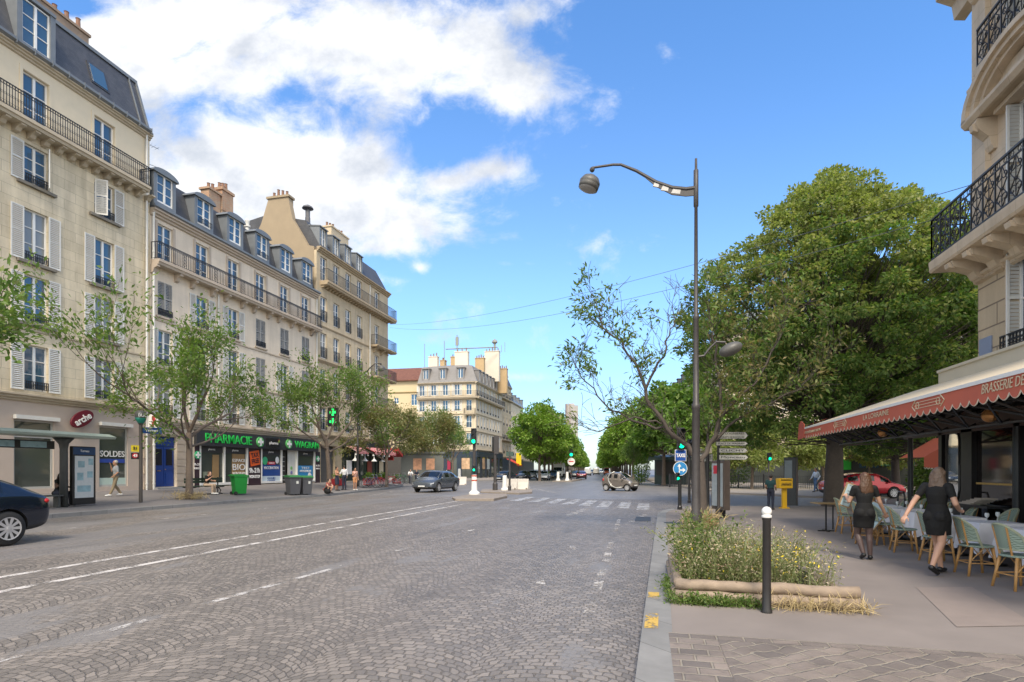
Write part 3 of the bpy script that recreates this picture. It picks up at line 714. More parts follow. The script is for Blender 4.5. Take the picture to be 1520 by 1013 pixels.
v = MB(); v.lathe([(.16, 18.5), (.16, 20.7), (.24, 20.72), (.24, 20.85), (.14, 20.9), (.2, 21.2), (.08, 21.4)], (12.1, 3.2, 0), 10); v.build('roof_vent', offwhite, b2)
pipe(b2, .12, .5, 16.2, offwhite, -.14, .06); pipe(b2, L2 - .1, 4.4, 16.1, offwhite, -.1, .05); pipe(b2, 5.2, 4.4, 13.1, offwhite, -.1, .045)
# blue double door with rusticated surround
blue = mat('blue_door_paint', (.012, .05, .25), .45, .12, 6)
d = MB(); u, z0, wd, hh = doorop; z0 = .64
for s in (-1, 1):
    a, b = (u - wd / 2 + .03, u - .015) if s < 0 else (u + .015, u + wd / 2 - .03)
    d.box(a, b, .16, .22, z0, z0 + 2.35)
    d.box(a + .1, b - .1, .13, .16, z0 + .15, z0 + .85); d.box(a + .1, b - .1, .14, .16, z0 + .95, z0 + 1.15)
    d.cur = 1; d.box(a + .14, b - .14, .135, .16, z0 + 1.25, z0 + 2.2); d.cur = 0
d.box(u - wd / 2 + .03, u + wd / 2 - .03, .14, .22, z0 + 2.37, z0 + 2.9)
do = d.build('front_door', [blue, mat('door_glass', (.02, .02, .03), .2, 0)], b2)
hd = MB(); hd.box(u - .5, u - .25, .11, .13, z0 + .9, z0 + .94); hd.ball((u + .06, .1, z0 + 1.0), .03, 8, 6); hd.build('handle', mat('brass', (.5, .33, .1), .35, .1, metal=.8), do)
q = MB()
for k in range(7):
    for s in (-1, 1):
        x0 = u + s * (wd / 2 + .02); x1 = u + s * (wd / 2 + (.62 if k % 2 else .8)); q.box(min(x0, x1), max(x0, x1), -.05, 0, .52 + k * .44, .52 + k * .44 + .41)
for k in range(-3, 4): q.prism([(u + k * .3 - .13, 3.62), (u + k * .3 + .13, 3.62), (u + k * .36 + .17, 4.08), (u + k * .36 - .17, 4.08)], -.05, 0, 'y')
q.build('door_surround', mat('trim_pink', (0, 0, 0)), b2)
st = MB(); st.box(u - .95, u + .95, -.35, .0, .4, .6); st.build('doorstep', granite, b2)
# pharmacy front
charcoal = mat('charcoal_panel', (.035, .035, .04), .5, .1, 4); sgreen = mat('lit_green_letters', (.02, .42, .07), .4, 0, emit=.06); wht = mat('white_letters', (.8, .8, .8), .5, 0)
PF = thing('pharmacy', 'dark pharmacy shopfront with green PHARMACIE and WAGRAM lettering and posters', 'shopfront', (XF, Y2a, 0), R(90))
def PP(px): return U(px)
def fbox(name, u0, u1, y0, y1, z0, z1, m, par=PF): mb = MB(); mb.box(u0, u1, y0, y1, z0, z1); return mb.build(name, m, par)
zs0, zs1 = 3.15, 4.1
fs = fbox('fascia', US0, US1, -.2, .02, zs0, zs1, charcoal)
for s, a, b, hh in (('PHARMACIE', 300.5, 369.5, .84), ('WAGRAM', 434.6, 469.8, .74)):
    text(s, hh, sgreen, fs, ((PP(a) + PP(b)) / 2, -.22, 3.63), width=PP(b) - PP(a), extrude=.03, bold=.004)
for px in (381.5, 424.5):
    u = PP(px); e = MB(); e.lathe([(.02, -.05), (.36, -.05), (.36, .05), (.02, .05)], (0, 0, 0), 20); o = e.build('cross_disc', mat('green_disc', (.10, .42, .13), .5, 0), fs, loc=(u, -.26, 3.62)); o.rotation_euler = (R(90), 0, 0)
    e = MB(); e.box(u - .27, u + .27, -.34, -.3, 3.53, 3.71); e.box(u - .09, u + .09, -.335, -.3, 3.35, 3.89); e.build('cross', wht, fs)
fbox('small_sign', PP(392), PP(410), -.28, -.2, 3.3, 3.95, black, fs); text('pharma', .3, wht, fs, (PP(401.5), -.3, 3.6), width=PP(408) - PP(395))
e = MB(); e.ball((PP(409), -.3, 3.8), .09, 8, 6, 1, .3); e.build('red_dot', mat('red_emblem', (0, 0, 0)), fs)
cols = [288, 297, 333, 367, 388, 418, 441, 467, 475.5]
zt = 3.15; zb = .62
fr = MB()
for px in cols[1:-1]: fr.box(PP(px) - .06, PP(px) + .06, -.04, .1, zb, zt)
for a, b in ((1, 2), (2, 3), (4, 5), (6, 7)): fr.box(PP(cols[a]) + .06, PP(cols[b]) - .06, -.03, .1, zb, zb + .16)
fr.build('shop_frame', white, PF)
plum = mat('plum_panel', (.04, .02, .03), .4, 0)
def glass(a, b, n='shop_window'):
    o = fbox(n, PP(a) + .06, PP(b) - .06, .1, .12, zb, zt, shopglass); fbox('top_band', PP(a) + .06, PP(b) - .06, .07, .098, zt - .42, zt, charcoal, o)
    text('pharma', .2, wht, o, ((PP(a) + PP(b)) / 2, .06, zt - .2)); return o
g1 = glass(297, 333); g2 = glass(333, 367); g3 = glass(388, 418); g4 = glass(441, 467)
tan_ = mat('wood_backing', (.30, .19, .085), .6, .15, 4)
fbox('display_panel', PP(317), PP(326), .05, .095, zb, 2.6, tan_, g1); fbox('display_shelf', PP(303), PP(314), .05, .095, zb, 1.5, mat('shelf_green', (.22, .25, .18), .6, .2, 6), g1)
bp_ = fbox('display_panel', PP(346), PP(364), .05, .095, zb + .15, 2.7, tan_, g2)
for s, h, z in (('ESPACE', .3, 2.25), ('BIO', .62, 1.78), ('WAGRAM', .28, 1.36)): text(s, h, wht, bp_, (PP(355.5), .04, z), width=1.25)
def poster(par, a, b, z0, z1, m, lines, y=.05):
    o = fbox('poster', PP(a), PP(b), y, y + .03, z0, z1, m, par); cx = (PP(a) + PP(b)) / 2
    for s, h, z, mm, wd in lines: text(s, h, mm, o, (cx, y - .012, z), width=wd)
    return o
navy = mat('poster_blue', (.02, .07, .28), .4, 0); sky_b = mat('poster_sky', (.03, .25, .55), .4, 0); redp = mat('poster_red', (.6, .03, .06), .4, 0); orange = mat('orange_letters', (.75, .12, .02), .5, 0); gdot = mat('green_dot', (.05, .45, .2), .5, 0)
poster(g3, 389.5, 417, 1.15, 2.0, navy, [('VACCINATION', .3, 1.75, wht, 1.7)]); poster(g3, 389.5, 417, .68, 1.15, mat('poster_pale', (.55, .65, .72), .5, 0), [('COVID', .2, .98, navy, .9), ('GRIPPE', .2, .78, navy, .9)])
poster(g3, 398, 409, 2.0, 2.22, redp, [('COVID 19', .15, 2.11, wht, .6)], .03)
e = MB(); e.ball((PP(394), .03, 2.28), .3, 14, 8, 1, .1); e.build('sticker', gdot, g3); e = MB(); e.ball((PP(412), .03, 2.35), .22, 12, 8, 1, .1, 1.2); e.build('sticker', wht, g3)
poster(g4, 443, 465, .75, 1.95, sky_b, [('TEST', .26, 1.75, wht, 1.2), ('ANTIGENIQUE', .26, 1.5, wht, 1.6)]); e = MB(); e.ball((PP(460), .02, 1.05), .28, 12, 8, 1, .1, 1.2); e.build('sticker', wht, g4)
tx = fbox('tax_free_panel', PP(367) + .06, PP(388) - .06, -.02, .1, .5, zt, plum)
ob = MB(); ob.box(-.5, .5, -.01, .01, -.52, .52); o = ob.build('tax_free_mark', orange, tx, loc=(PP(377.5), -.05, 2.45)); o.rotation_euler = (0, R(-9), 0)
for s, z in (('TAX', .2), ('FREE', -.22)): text(s, .46, plum, o, (0, -.015, z), width=.8, bold=.012)
text('9h-21h', .5, wht, tx, (PP(377.5), -.04, 1.55), width=1.12, bold=.012); text('NON-STOP', .3, wht, tx, (PP(377.5), -.04, 1.12), width=1.12, bold=.01)
for a, b in ((288.4, 297), (467, 475.5)):
    o = fbox('side_panel', PP(a) + .02, PP(b) - .06, -.02, .1, .5, zt, plum); cx = (PP(a) + PP(b)) / 2
    e = MB(); e.lathe([(.02, -.02), (.25, -.02), (.25, .02), (.02, .02)], (0, 0, 0), 16); k = e.build('cross_disc', gdot, o, loc=(cx, -.04, 2.55)); k.rotation_euler = (R(90), 0, 0)
    e = MB(); e.box(cx - .19, cx + .19, -.09, -.07, 2.49, 2.61); e.box(cx - .06, cx + .06, -.085, -.07, 2.36, 2.74); e.build('cross', wht, o)
    text('9h-21h', .22, wht, o, (cx, -.03, 1.95), width=.55); text('NON-STOP', .18, wht, o, (cx, -.03, 1.7), width=.55)
o = fbox('door_wall', PP(429), PP(441) - .06, .1, .14, .52, zt, offwhite)
for k, cc in enumerate(((.2, .5, .15), (.2, .2, .45), (.7, .25, .05))):
    e = MB(); e.ball((PP(434), .08, 1.75 - .36 * k), .14, 12, 8, 1, .15); e.build('sticker', mat('dot_%s' % 'abc'[k], cc, .5, 0), o)
fbox('doorway', PP(418) + .06, PP(429), .26, .3, .52, zt, mat('shop_interior', (.05, .045, .04), .8, .3, 3))
sh = MB()
for k in range(6): sh.box(PP(419), PP(426), .2, .26, .8 + k * .36, .84 + k * .36)
sh.build('shelf', offwhite, PF)
# green cross signs hanging from the pharmacy
gc = thing('pharmacy_cross', 'lit green pharmacy cross hung out from the house above the pharmacy', 'sign', (XF, fy(478) - .6, 0), R(90))
gm_ = mat('led_green', (.02, .8, .15), .4, 0, emit=.4)
p = MB(); p.box(-.05, .05, -2.0, 0, 6.05, 6.1); p.build('bracket', iron, gc); p = MB(); p.box(-.09, .09, -1.95, -.95, 5.3, 6.9); p.build('case', black, gc)
p = MB()
for zc in (6.5, 5.7):
    for s in (-.1, .1): p.box(s - .012, s + .012, -1.75, -1.15, zc - .1, zc + .1); p.box(s - .012, s + .012, -1.55, -1.35, zc + .1, zc + .3); p.box(s - .012, s + .012, -1.55, -1.35, zc - .3, zc - .1)
p.build('cross', gm_, gc)

# ------------------------------------------------------------------ third house: tan corner house with cafe
Y3a, Y3b = 43.32, 57.0; L3 = Y3b - Y3a
b3 = house('apartment_building', 'tan corner apartment house with black railings and tall blank gable chimney', (XF, Y3a, 0), R(90))
U = lambda px: fy(px) - Y3a
bays3 = [U(p) for p in (480.5, 499.5, 517, 534, 559.5)]
lv3 = [(5.05, 2.0), (8.15, 2.2), (11.3, 2.2), (14.5, 2.15)]
ops = [(b, z, 1.0, h) for b in bays3 for z, h in lv3] + [(b, 18.0, 1.0, 2.1) for b in bays3]
portal = (U(487), .5, 2.3, 3.2); CU0 = U(505)
ops += [portal, ((CU0 + L3) / 2, .55, L3 - CU0 - .6, 3.4)]
wall(0, L3, ZB - .7, 20.4, ops, 12, .3).build('wall', stoneC, b3)
mat('trim_tan', (.38, .30, .20), .85, .2, 3)
led(b3, MATS['trim_tan'], *[(0, L3 + .06, z, h, o_) for z, h, o_ in ((4.35, .35, .28), (10.85, .25, .18), (20.3, .4, .4), (7.75, .16, .08), (13.95, .16, .08))])
for i, b in enumerate(bays3):
    for j, (z, h) in enumerate(lv3): window(b3, b, z, 1.0, h, 3, None, .95 if i < 4 else None, 'bars', 'curtain' if (i * 3 + j) % 5 == 2 else 'clear')
    window(b3, b, 18.0, 1.0, 2.1, 3)
    if i < 4: window(b3, b, 20.9, .9, 1.7, 2, None, None, pane='curtain', y=.0)
balcony(b3, .6, L3 + .7, 17.6, .75, 1.0, 'bars', .36, [.8 + k * .5 for k in range(26)], MATS['trim_tan'], True, .13, .2)
for z in (8.0, 11.15, 14.35): balcony(b3, bays3[4] - 1.3, L3 + .7, z - .15, .75, 1.0, 'bars', .2, [bays3[4] - .8, bays3[4] + .8], MATS['trim_tan'], True, .13, .55)
rf = MB(); rf.prism([(-.38, 20.72), (-.05, 20.85), (1.3, 23.2), (5, 24.1), (11, 23), (12, 20.7)], 0.4, L3 - .3); rf.build('roof', slate, b3)
d = MB()
for i in range(4):
    d = MB()
    for s_ in (-1, 1): d.prism([(.02, 20.8), (.02, 22.6), (1.0, 22.7), (1.2, 20.8)], bays3[i] + s_ * .53 - .07, bays3[i] + s_ * .53 + .07)
    d.prism([(-.08, 22.6), (-.08, 22.68), (1.2, 22.85), (1.2, 22.75)], bays3[i] - .66, bays3[i] + .66); d.build('dormer', zinc, b3)
# blank gable with its chimney, rising above the second house
ga = MB(); ga.prism([(.9, 16), (.9, 20.9), (1.3, 21.6), (2.3, 23.2), (2.75, 25.2), (4.7, 25.2), (5.4, 23.2), (6.9, 20.5), (6.9, 16)], -.02, .5)
ga.prism([(.25, 16), (.25, 20.7), (1.1, 20.9), (1.1, 16)], -.03, .42)
ga.prism([(2.6, 25.2), (4.85, 25.2), (4.85, 25.38), (2.6, 25.38)], -.12, .75); ga.box(.5, .72, 2.75, 4.7, 20.0, 25.2); o = ga.build('gable', gable, b3)
p = MB(); pots(p, (.3, 3.7, 25.38), 4, 1.7, 1); p.build('chimney_pot', MATS['terracotta_pot'], o)
v = MB(); v.lathe([(.22, 22.3), (.22, 24.0), (.2, 24.02), (.2, 24.6), (.1, 24.62), (.1, 24.75), (.5, 24.8), (.42, 24.95), (.05, 25.15)], (1.6, 1.9, 0), 12); v.build('cowl', mat('cowl_metal', (.12, .12, .13), .5, .3), b3)
chimney(b3, 7.3, 10.6, 3.0, 4.3, 22.5, 25.7, mat('cream_chimney', (.55, .45, .31), .85, .15), 6)
pipe(b3, (bays3[3] + bays3[4]) / 2 + .1, 4.5, 20.2, offwhite, -.1, .05)
pd = MB(); pd.box(portal[0] - 1.1, portal[0] + 1.1, .2, .26, .5, 3.65); pd.build('carriage_door', mat('grey_door', (.10, .095, .09), .6, .1), b3)
ar = MB(); ar.prism([(portal[0] - 1.5, 3.7), (portal[0] - 1.4, 4.0), (portal[0], 4.33), (portal[0] + 1.4, 4.0), (portal[0] + 1.5, 3.7)], -.18, 0, 'y'); ar.build('pediment', MATS['trim_tan'], b3)

# cafe at the foot of the corner house
cf = thing('cafe', 'dark cafe shopfront with red striped awnings at the foot of the tan corner house', 'shopfront', (XF, Y3a, 0), R(90))
fb = lambda n, u0, u1, y0, y1, z0, z1, m: fbox(n, u0, u1, y0, y1, z0, z1, m, cf)
dkgreen = mat('dark_green_paint', (.015, .03, .025), .4, .1)
o = fb('fascia', CU0, L3 + .3, -.22, .0, 3.75, 4.32, mat('cafe_black', (.02, .022, .025), .4, .1)); text('pause', .3, wht, o, (U(526), -.25, 4.05))
fb('glazing', CU0 + .3, L3 - .3, .18, .2, .5, 3.7, shopglass)
q = MB()
for k in range(9): uu = CU0 + .35 + k * (L3 - CU0 - .7) / 8; q.box(uu - .07, uu + .07, .04, .2, .5, 3.7)
q.box(CU0 + .3, L3 - .3, .06, .2, .5, 1.1); q.build('shop_frame', dkgreen, cf)
for px0, px1, m in ((586, 597, mat('menu_cream', (.6, .52, .36), .6, .1)), (546, 551, mat('door_red', (.16, .03, .02), .5, .1)), (515, 519, wht)): fb('poster', min(U(px0), L3 - 2), min(U(px0), L3 - 2) + .9, .0, .04, 1.2, 2.5, m)
def stripes(name, c1, c2):
    m = bpy.data.materials.new(name); m.use_nodes = True; N = NT(m.node_tree); p = m.node_tree.nodes['Principled BSDF']; p.inputs['Roughness'].default_value = .8
    x = N.xyz(N.n('ShaderNodeTexCoord').outputs['Object'])[0]; N.l.new(N.mix(N.m('GREATER_THAN', N.m('FRACT', N.m('MULTIPLY', x, 5.)), .55), c1, c2), p.inputs['Base Color']); return m
strp = stripes('red_stripe_cloth', (.50, .05, .06), (.62, .45, .42)); redcloth = mat('red_canvas', (.36, .035, .03), .8, .12, 3)
for a, b in ((U(511), U(530)), (U(540), L3 - .6)):
    q = MB(); q.prism([(-.22, 3.85), (-1.25, 3.38), (-1.25, 3.12), (-1.22, 3.12), (-1.22, 3.34), (-.22, 3.8)], a, b); q.build('awning', strp, cf)
q = MB(); q.prism([(L3 + .05, 3.9), (L3 + 1.9, 3.0), (L3 + 1.9, 2.65), (L3 + 1.86, 2.65), (L3 + 1.86, 2.95), (L3 + .05, 3.84)], .2, 3.6, 'y'); q.build('awning', redcloth, cf)
q = MB(); q.prism([(L3 - .3, 3.95), (L3 + .9, 3.3), (L3 + .9, 3.0), (L3 - .3, 3.6)], -1.35, -.3, 'y'); q.build('awning', redcloth, cf)
lampw = mat('pendant_white', (.8, .8, .76), .4, 0)
for k in range(4):
    q = MB(); uu = CU0 + 1.2 + k * 1.9; q.lathe([(.3, 2.45), (.2, 2.55), (.06, 2.72), (.02, 3.3)], (uu, -.85, 0), 12); q.build('pendant_lamp', lampw, cf)
for k in range(7): q = MB(); q.ball((CU0 + .8 + k * 1.15, -1.15, 3.02), .1, 8, 6); q.build('globe_lamp', lampw, cf)

# ------------------------------------------------------------------ houses across the side street, on the left of the avenue
yb = house('yellow_house', 'yellow rendered house with a rust red roof behind the tan corner house', at(606, 700, 112) * Vector((1, 1, 0)), R(2))
yr = mat('yellow_render', (.60, .50, .32), .85, .08, 1)
wall(-14, 4.2, -.2, 19.0, [(1.2, 14.2, 1.2, 2.2), (-2.5, 14.6, .9, 1.2), (-6, 14.2, 1.2, 2.2)], 9).build('wall', yr, yb)
led(yb, mat('trim_yellow', (.42, .32, .16), .85, .2), (-14, 4.3, 16.6, .3, .2))
for u, z, w_, h in ((1.2, 14.2, 1.2, 2.2), (-2.5, 14.6, .9, 1.2)): window(yb, u, z, w_, h, 2)
q = MB(); q.box(-14, 4.3, -.3, -.02, 0, 4.4); q.build('shopfront', mat('dark_shop', (.04, .035, .03), .5, .3), yb)
q = MB(); q.prism([(-.6, 19.0), (-.6, 19.2), (4.5, 22.4), (9.5, 19.2), (9.5, 19.0)], -14.2, 4.5); q.build('roof', brickmat('rust_tiles', (.16, .065, .042), (.20, .085, .055), (.10, .04, .03), .3, .2, .02, .8, .4), yb)
def corner_house():
    p = at(703, 710, 104); p.z = 0
    o = house('corner_building', 'cream corner apartment block with grey zinc mansard over a dark blue shop', p, R(0))
    fl = [(6.1, 2.2), (9.3, 2.2), (12.4, 2.0)]; W = 10.9; L = 19
    f = [-.9 - 2.3 * k for k in range(5)]
    ops = [(u, z, 1.0, h) for u in f for z, h in fl] + [(u, 15.3, 1.0, 2.0) for u in f]
    wall(-W, 0, -.2, 17.5, ops, L).build('wall', stoneD, o)
    sidew = thing('tmp', 'x', 'x'); drop(sidew)
    s = bpy.data.objects.new('side_wall', wall(0, L, 4.9, 17.5, [(1.3 + 2.1 * k, z, .95, h) for k in range(8) for z, h in fl + [(15.3, 2.0)]], .4).mesh('side_wall', stoneD)); COL.objects.link(s); s.parent = o; s.location = (.42, 0, 0); s.rotation_euler = (0, 0, R(90))
    for u in f:
        for z, h in fl: window(o, u, z, 1.0, h, 2, 'open' if u < -3 else None, .9 if u > -2 else .35, 'bars')
        window(o, u, 15.3, 1.0, 2.0, 2, 'open' if u < -1 else None)
    for k in range(8):
        for z, h in fl + [(15.3, 2.0)]: window(s, 1.3 + 2.1 * k, z, .95, h, 2, 'open' if (k + int(z)) % 3 else None, .4, 'bars')
    for z, h, ot in ((4.95, .35, .3), (8.5, .2, .15), (11.7, .2, .15), (17.3, .4, .45)): led(o, trimst, (-W, .42, z, h, ot)); led(s, trimst, (-.3, L, z, h, ot))
    balcony(o, -W, .9, 14.6, .8, 1.0, 'bars', .4, [], None, True, .16); balcony(s, -.4, L, 14.6, .8, 1.0, 'bars', .4, [], None, True, .16)
    balcony(o, -1.7, .4, 11.6, .7, 1.0, 'bars', .2, [-1.4, 0], None, True, .16)
    zr = mat('zinc_roof', (.20, .19, .185), .5, .2, 2)
    q = MB(); q.add([(-W, -.3, 17.7), (.72, -.3, 17.7), (.72, L, 17.7), (-W, L, 17.7), (-W + .4, 1.1, 20.9), (-.7, 1.1, 20.9), (-.7, L, 20.9), (-W + .4, L, 20.9), (-W + 2, 5, 21.8), (-4, 5, 21.8), (-4, L, 21.8), (-W + 2, L, 21.8)],
                    [(0, 1, 5, 4), (1, 2, 6, 5), (3, 0, 4, 7), (2, 3, 7, 6), (4, 5, 9, 8), (5, 6, 10, 9), (7, 4, 8, 11), (6, 7, 11, 10), (8, 9, 10, 11), (0, 3, 2, 1)])
    for k in range(14): x = -W + .5 + k * .8; q.box(x, x + .05, -.32 + .0, -.25, 17.75, 17.9)
    q.build('roof', zr, o)
    for u in (-9.3, -6.0, -2.5):
        d = MB(); d.box(u - .75, u - .5, -.1, 1.2, 18.0, 20.3); d.box(u + .5, u + .75, -.1, 1.2, 18.0, 20.3); d.box(u - .85, u + .85, -.25, 1.4, 20.3, 20.45); dm = d.build('dormer', zr, o); window(dm, u, 18.1, 1.0, 2.1, 1, y=-.1)
    for k in range(7):
        u = 1.6 + 2.4 * k; d = MB(); d.box(u - .6, u - .4, -.35, 1.2, 17.9, 19.9); d.box(u + .4, u + .6, -.35, 1.2, 17.9, 19.9); d.box(u - .7, u + .7, -.45, 1.4, 19.9, 20.05); dm = d.build('dormer', zr, s); window(dm, u, 18.0, .8, 1.8, 1, y=-.35)
    # shop at street level, dark blue with picture windows
    nv = mat('navy_shopfront', (.022, .035, .055), .45, .15, 2)
    q = MB(); q.box(-W, .75, -.28, -.02, 3.9, 4.9)
    for u in (-10.6, -8.7, -5.3, -2.7, .2): q.box(u - .45, u + .45, -.25, -.02, 0, 3.9)
    q.build('shopfront', nv, o); q = MB(); q.box(0, 18, -.5, -.34, 3.9, 4.9)
    for u in (2, 5.2, 8.4, 11.6, 14.8): q.box(u - .5, u + .5, -.5, -.34, 0, 3.9)
    q.build('shopfront', nv, s)
    q = MB(); q.box(-W, 0, -.12, -.06, 0, 3.9); q.build('shop_glazing', shopglass, o); q = MB(); q.box(0, 18, -.4, -.36, 0, 3.9); q.build('shop_glazing', shopglass, s)
    art = mat('picture_panel', (.60, .45, .28), .5, .9, 1.1); art2 = mat('picture_panel_b', (.5, .33, .2), .5, .9, 1.7); pal = mat('picture_pale', (.45, .5, .5), .5, .4, 2)
    for u0, u1, m in ((-8.2, -5.8, art), (-2.25, -.7, art2)): q = MB(); q.box(u0, u1, -.19, -.12, 1.9, 3.7) if u0 < -5 else q.box(u0, u1, -.19, -.12, 1.7, 3.7); q.build('display_picture', m, o)
    for u0, u1, m in ((2.7, 4.6, art2), (5.8, 7.8, pal)): q = MB(); q.box(u0, u1, -.45, -.41, 1.7, 3.7); q.build('display_picture', m, s)
    for u, m in ((-8.0, orange), (-6.2, MATS['menu_cream'])): q = MB(); q.box(u, u + .35, -.2, -.12, 0.1, 1.6); q.build('banner', m, o)
    q = MB(); q.box(-4.9, -4.3, -.5, -.3, 1.6, 3.3); q.build('banner', mat('crimson', (.30, .015, .05), .6, .1), o)
    wc = mat('white_chimney', (.66, .60, .50), .85, .1, 1); oc = mat('ochre_chimney', (.50, .36, .20), .85, .15, 1)
    for a in ((-5.2, -2.6, 4.5, 5.6, 20.5, 24.2, wc, 3), (-6.6, -5.3, 6, 7, 20.5, 23.6, oc, 2), (-2.2, -.4, 8, 9, 20.5, 23.5, oc, 4), (1.6 - 3, 4.6 - 3.0, 12, 13, 19.5, 25.6, wc, 5), (-10.4, -8.6, 4, 5, 20.5, 23.4, wc, 3), (-8.4, -7.4, 5, 6, 20.5, 22.8, oc, 2), (.4, 2.5, 15, 16, 17.5, 22.5, oc, 5)): chimney(o, *a[:6], a[6], a[7])
    q = MB(); q.tube([(-7.5, 5, 21.5), (-7.5, 5, 26.6)], .07, 6); q.tube([(-4.9, 5, 24), (-4.9, 5, 27.6)], .1, 6); q.box(-5.2, -4.6, 4.9, 5.1, 25.6, 27.2); q.tube([(-7.2, 5, 25.0), (1.6, 11, 26.2)], .12, 6); q.tube([(-11.2, 4, 21), (-11.2, 4, 26)], .06, 6)
    q.lathe([(.22, 26), (.22, 27.2), (.6, 27.5), (.55, 27.8), (.12, 28.2)], (.6, 12.5, 0), 8); q.tube([(2.6, 13, 25.6), (2.6, 13, 27.6)], .05, 5); q.tube([(1.9, 13, 25.6), (1.9, 13, 27)], .05, 5)
    q.build('aerial', mat('aerial_grey', (.25, .26, .24), .6, .1), o); return o
corner_house()
def plain_house(label, loc, rz, W, H, D, m, floors, dw=2.2, sh=None, roof=zinc, shop=None, name='apartment_building', bal=()):
    o = house(name, label, loc, rz); n = int(W / dw); us = [dw * .5 + k * (W - dw) / max(n - 1, 1) for k in range(n)]
    ops = [(u, z, .95, 1.9) for u in us for z in floors]
    wall(0, W, -.2, H, ops, D).build('wall', m, o)
    for i, u in enumerate(us):
        for j, z in enumerate(floors): window(o, u, z, .95, 1.9, 2, sh if (i + j) % 3 else None, .6, 'bars', 'curtain' if (i * 2 + j) % 5 == 0 else 'clear')
    led(o, trimst, (0, W, H - .3, .4, .4), (0, W, floors[0] - 1.0, .3, .2))
    q = MB(); q.prism([(-.3, H + .1), (.9, H + 2.7), (D / 2, H + 3.6), (D - .9, H + 2.7), (D, H + .1)], 0, W); q.build('roof', roof, o)
    for u in us[::2]:
        d = MB(); d.box(u - .65, u - .45, -.05, 1.1, H + .3, H + 2.2); d.box(u + .45, u + .65, -.05, 1.1, H + .3, H + 2.2); d.box(u - .75, u + .75, -.2, 1.2, H + 2.2, H + 2.35); dm = d.build('dormer', roof, o); window(dm, u, H + .4, .9, 1.75, 1, y=-.05)
    for z in bal: balcony(o, .3, W - .3, z, .7, 1., 'bars', .25, [], None, True, .2)
    chimney(o, W * .3, W * .3 + 1.8, D * .4, D * .4 + .8, H + 2, H + 5, mat('white_chimney', (.66, .60, .50)), 4)
    if shop: q = MB(); q.box(.2, W - .2, -.12, -.02, 0, floors[0] - 1.1); q.build('shopfront', shop, o)
    return o
p = at(741, 700, 123); p.z = 0
plain_house('tall beige apartment house with stacked bay balconies next along from the dark blue shop', p, R(90), 11, 20.5, 9, stoneC, [5.2, 8.3, 11.4, 14.5, 17.6], 2.4, None, slate, mat('navy_shopfront', (0, 0, 0)), bal=(17.2, 8.0))
p = at(752, 700, 137); p.z = 0
plain_house('pale apartment house farther down the left of the avenue above the tree tops', p, R(92), 22, 18.5, 9, stoneD, [5.2, 8.3, 11.4, 14.5], 2.4, 'open', zinc, mat('dark_shop', (.04, .035, .03), .5, .3))
p = at(770, 700, 166); p.z = 0
plain_house('distant ochre apartment house at the end of the left row of houses', p, R(95), 40, 17.0, 9, stoneC, [5.2, 8.3, 11.4, 14.0], 2.6, None, zinc, MATS['dark_shop'])
# red awning of the small shop past the corner
aw = thing('shop_awning', 'small bright red awning over a shop door down the left side of the avenue', 'awning', at(757, 699, 121) * Vector((1, 1, 0)), R(90))
q = MB(); q.prism([(.3, 3.9), (-2.2, 2.7), (-2.2, 2.3), (-2.15, 2.3), (-2.15, 2.65), (.3, 3.82)], -2, 2); q.build('canopy', mat('bright_red_canvas', (.55, .05, .025), .8, .1), aw); q = MB(); q.tube([(-1.9, -2.1, 2.6), (-1.9, 0.3, 2.6)], .03, 5); q.tube([(1.9, -2.1, 2.6), (1.9, .3, 2.6)], .03, 5); q.build('awning_arm', iron, aw)

# ------------------------------------------------------------------ houses on the right of the avenue, behind the trees
plain_house('stone mansard apartment house half hidden behind the right row of avenue trees', (7.5, 98, 0), R(-84), 18, 17.5, 10, stoneE, [5.2, 8.3, 11.4, 14.4], 2.3, None, slate, MATS['dark_shop'])
plain_house('long stone apartment house far down the right of the avenue', (2.0, 160, 0), R(-84), 60, 18, 10, stoneD, [5.2, 8.3, 11.4, 14.4], 2.6, None, slate, MATS['dark_shop'])
plain_house('cream apartment house closing the square behind the linden trees', (9, 78, 0), R(-24), 34, 19, 10, stoneD, [5.5, 8.7, 11.9, 15.0], 2.4, 'open', zinc, mat('dark_shop', (0, 0, 0)))
plain_house('brown stone apartment house behind the cafe terrace on the right', (40, 64, 0), R(-52), 40, 20, 10, stoneE, [5.5, 8.7, 11.9, 15.0], 2.4, None, zinc, MATS['dark_shop'])
# far tower
p = at(848.5, 697, 1180); p.z = 0
tw = house('hotel_tower', 'distant pale high-rise tower with a mast rising above the end of the avenue', p, R(13))
tm = brickmat('tower_front', (.52, .48, .44), (.44, .41, .385), (.30, .29, .28), 3.2, 3.1, .9, .7, .0, .05)  # haze of distance put into the pale front colour
q = MB(); q.prism([(-13, 0), (-11, -7), (13, -4), (14, 6), (0, 10), (-12, 8)], 0, 134, 'z'); q.build('wall', tm, tw)
q = MB(); q.prism([(-13.4, -1), (-11.2, -7.6), (-8.5, -7.3), (-8.5, 0)], 0, 137, 'z'); q.prism([(-5.5, -6.9), (-2.5, -6.5), (-2.5, 0), (-5.5, 0)], 0, 136, 'z'); q.build('pier', mat('tower_pier', (.30, .25, .22), .8, .05), tw)
q = MB(); q.tube([(1, 0, 134), (1, 0, 176)], .5, 6); q.tube([(-7, 0, 134), (-7, 0, 148)], .4, 6); q.box(-6, 6, -3, 5, 134, 138); q.build('mast', mat('mast_grey', (.4, .38, .37), .6, 0), tw)

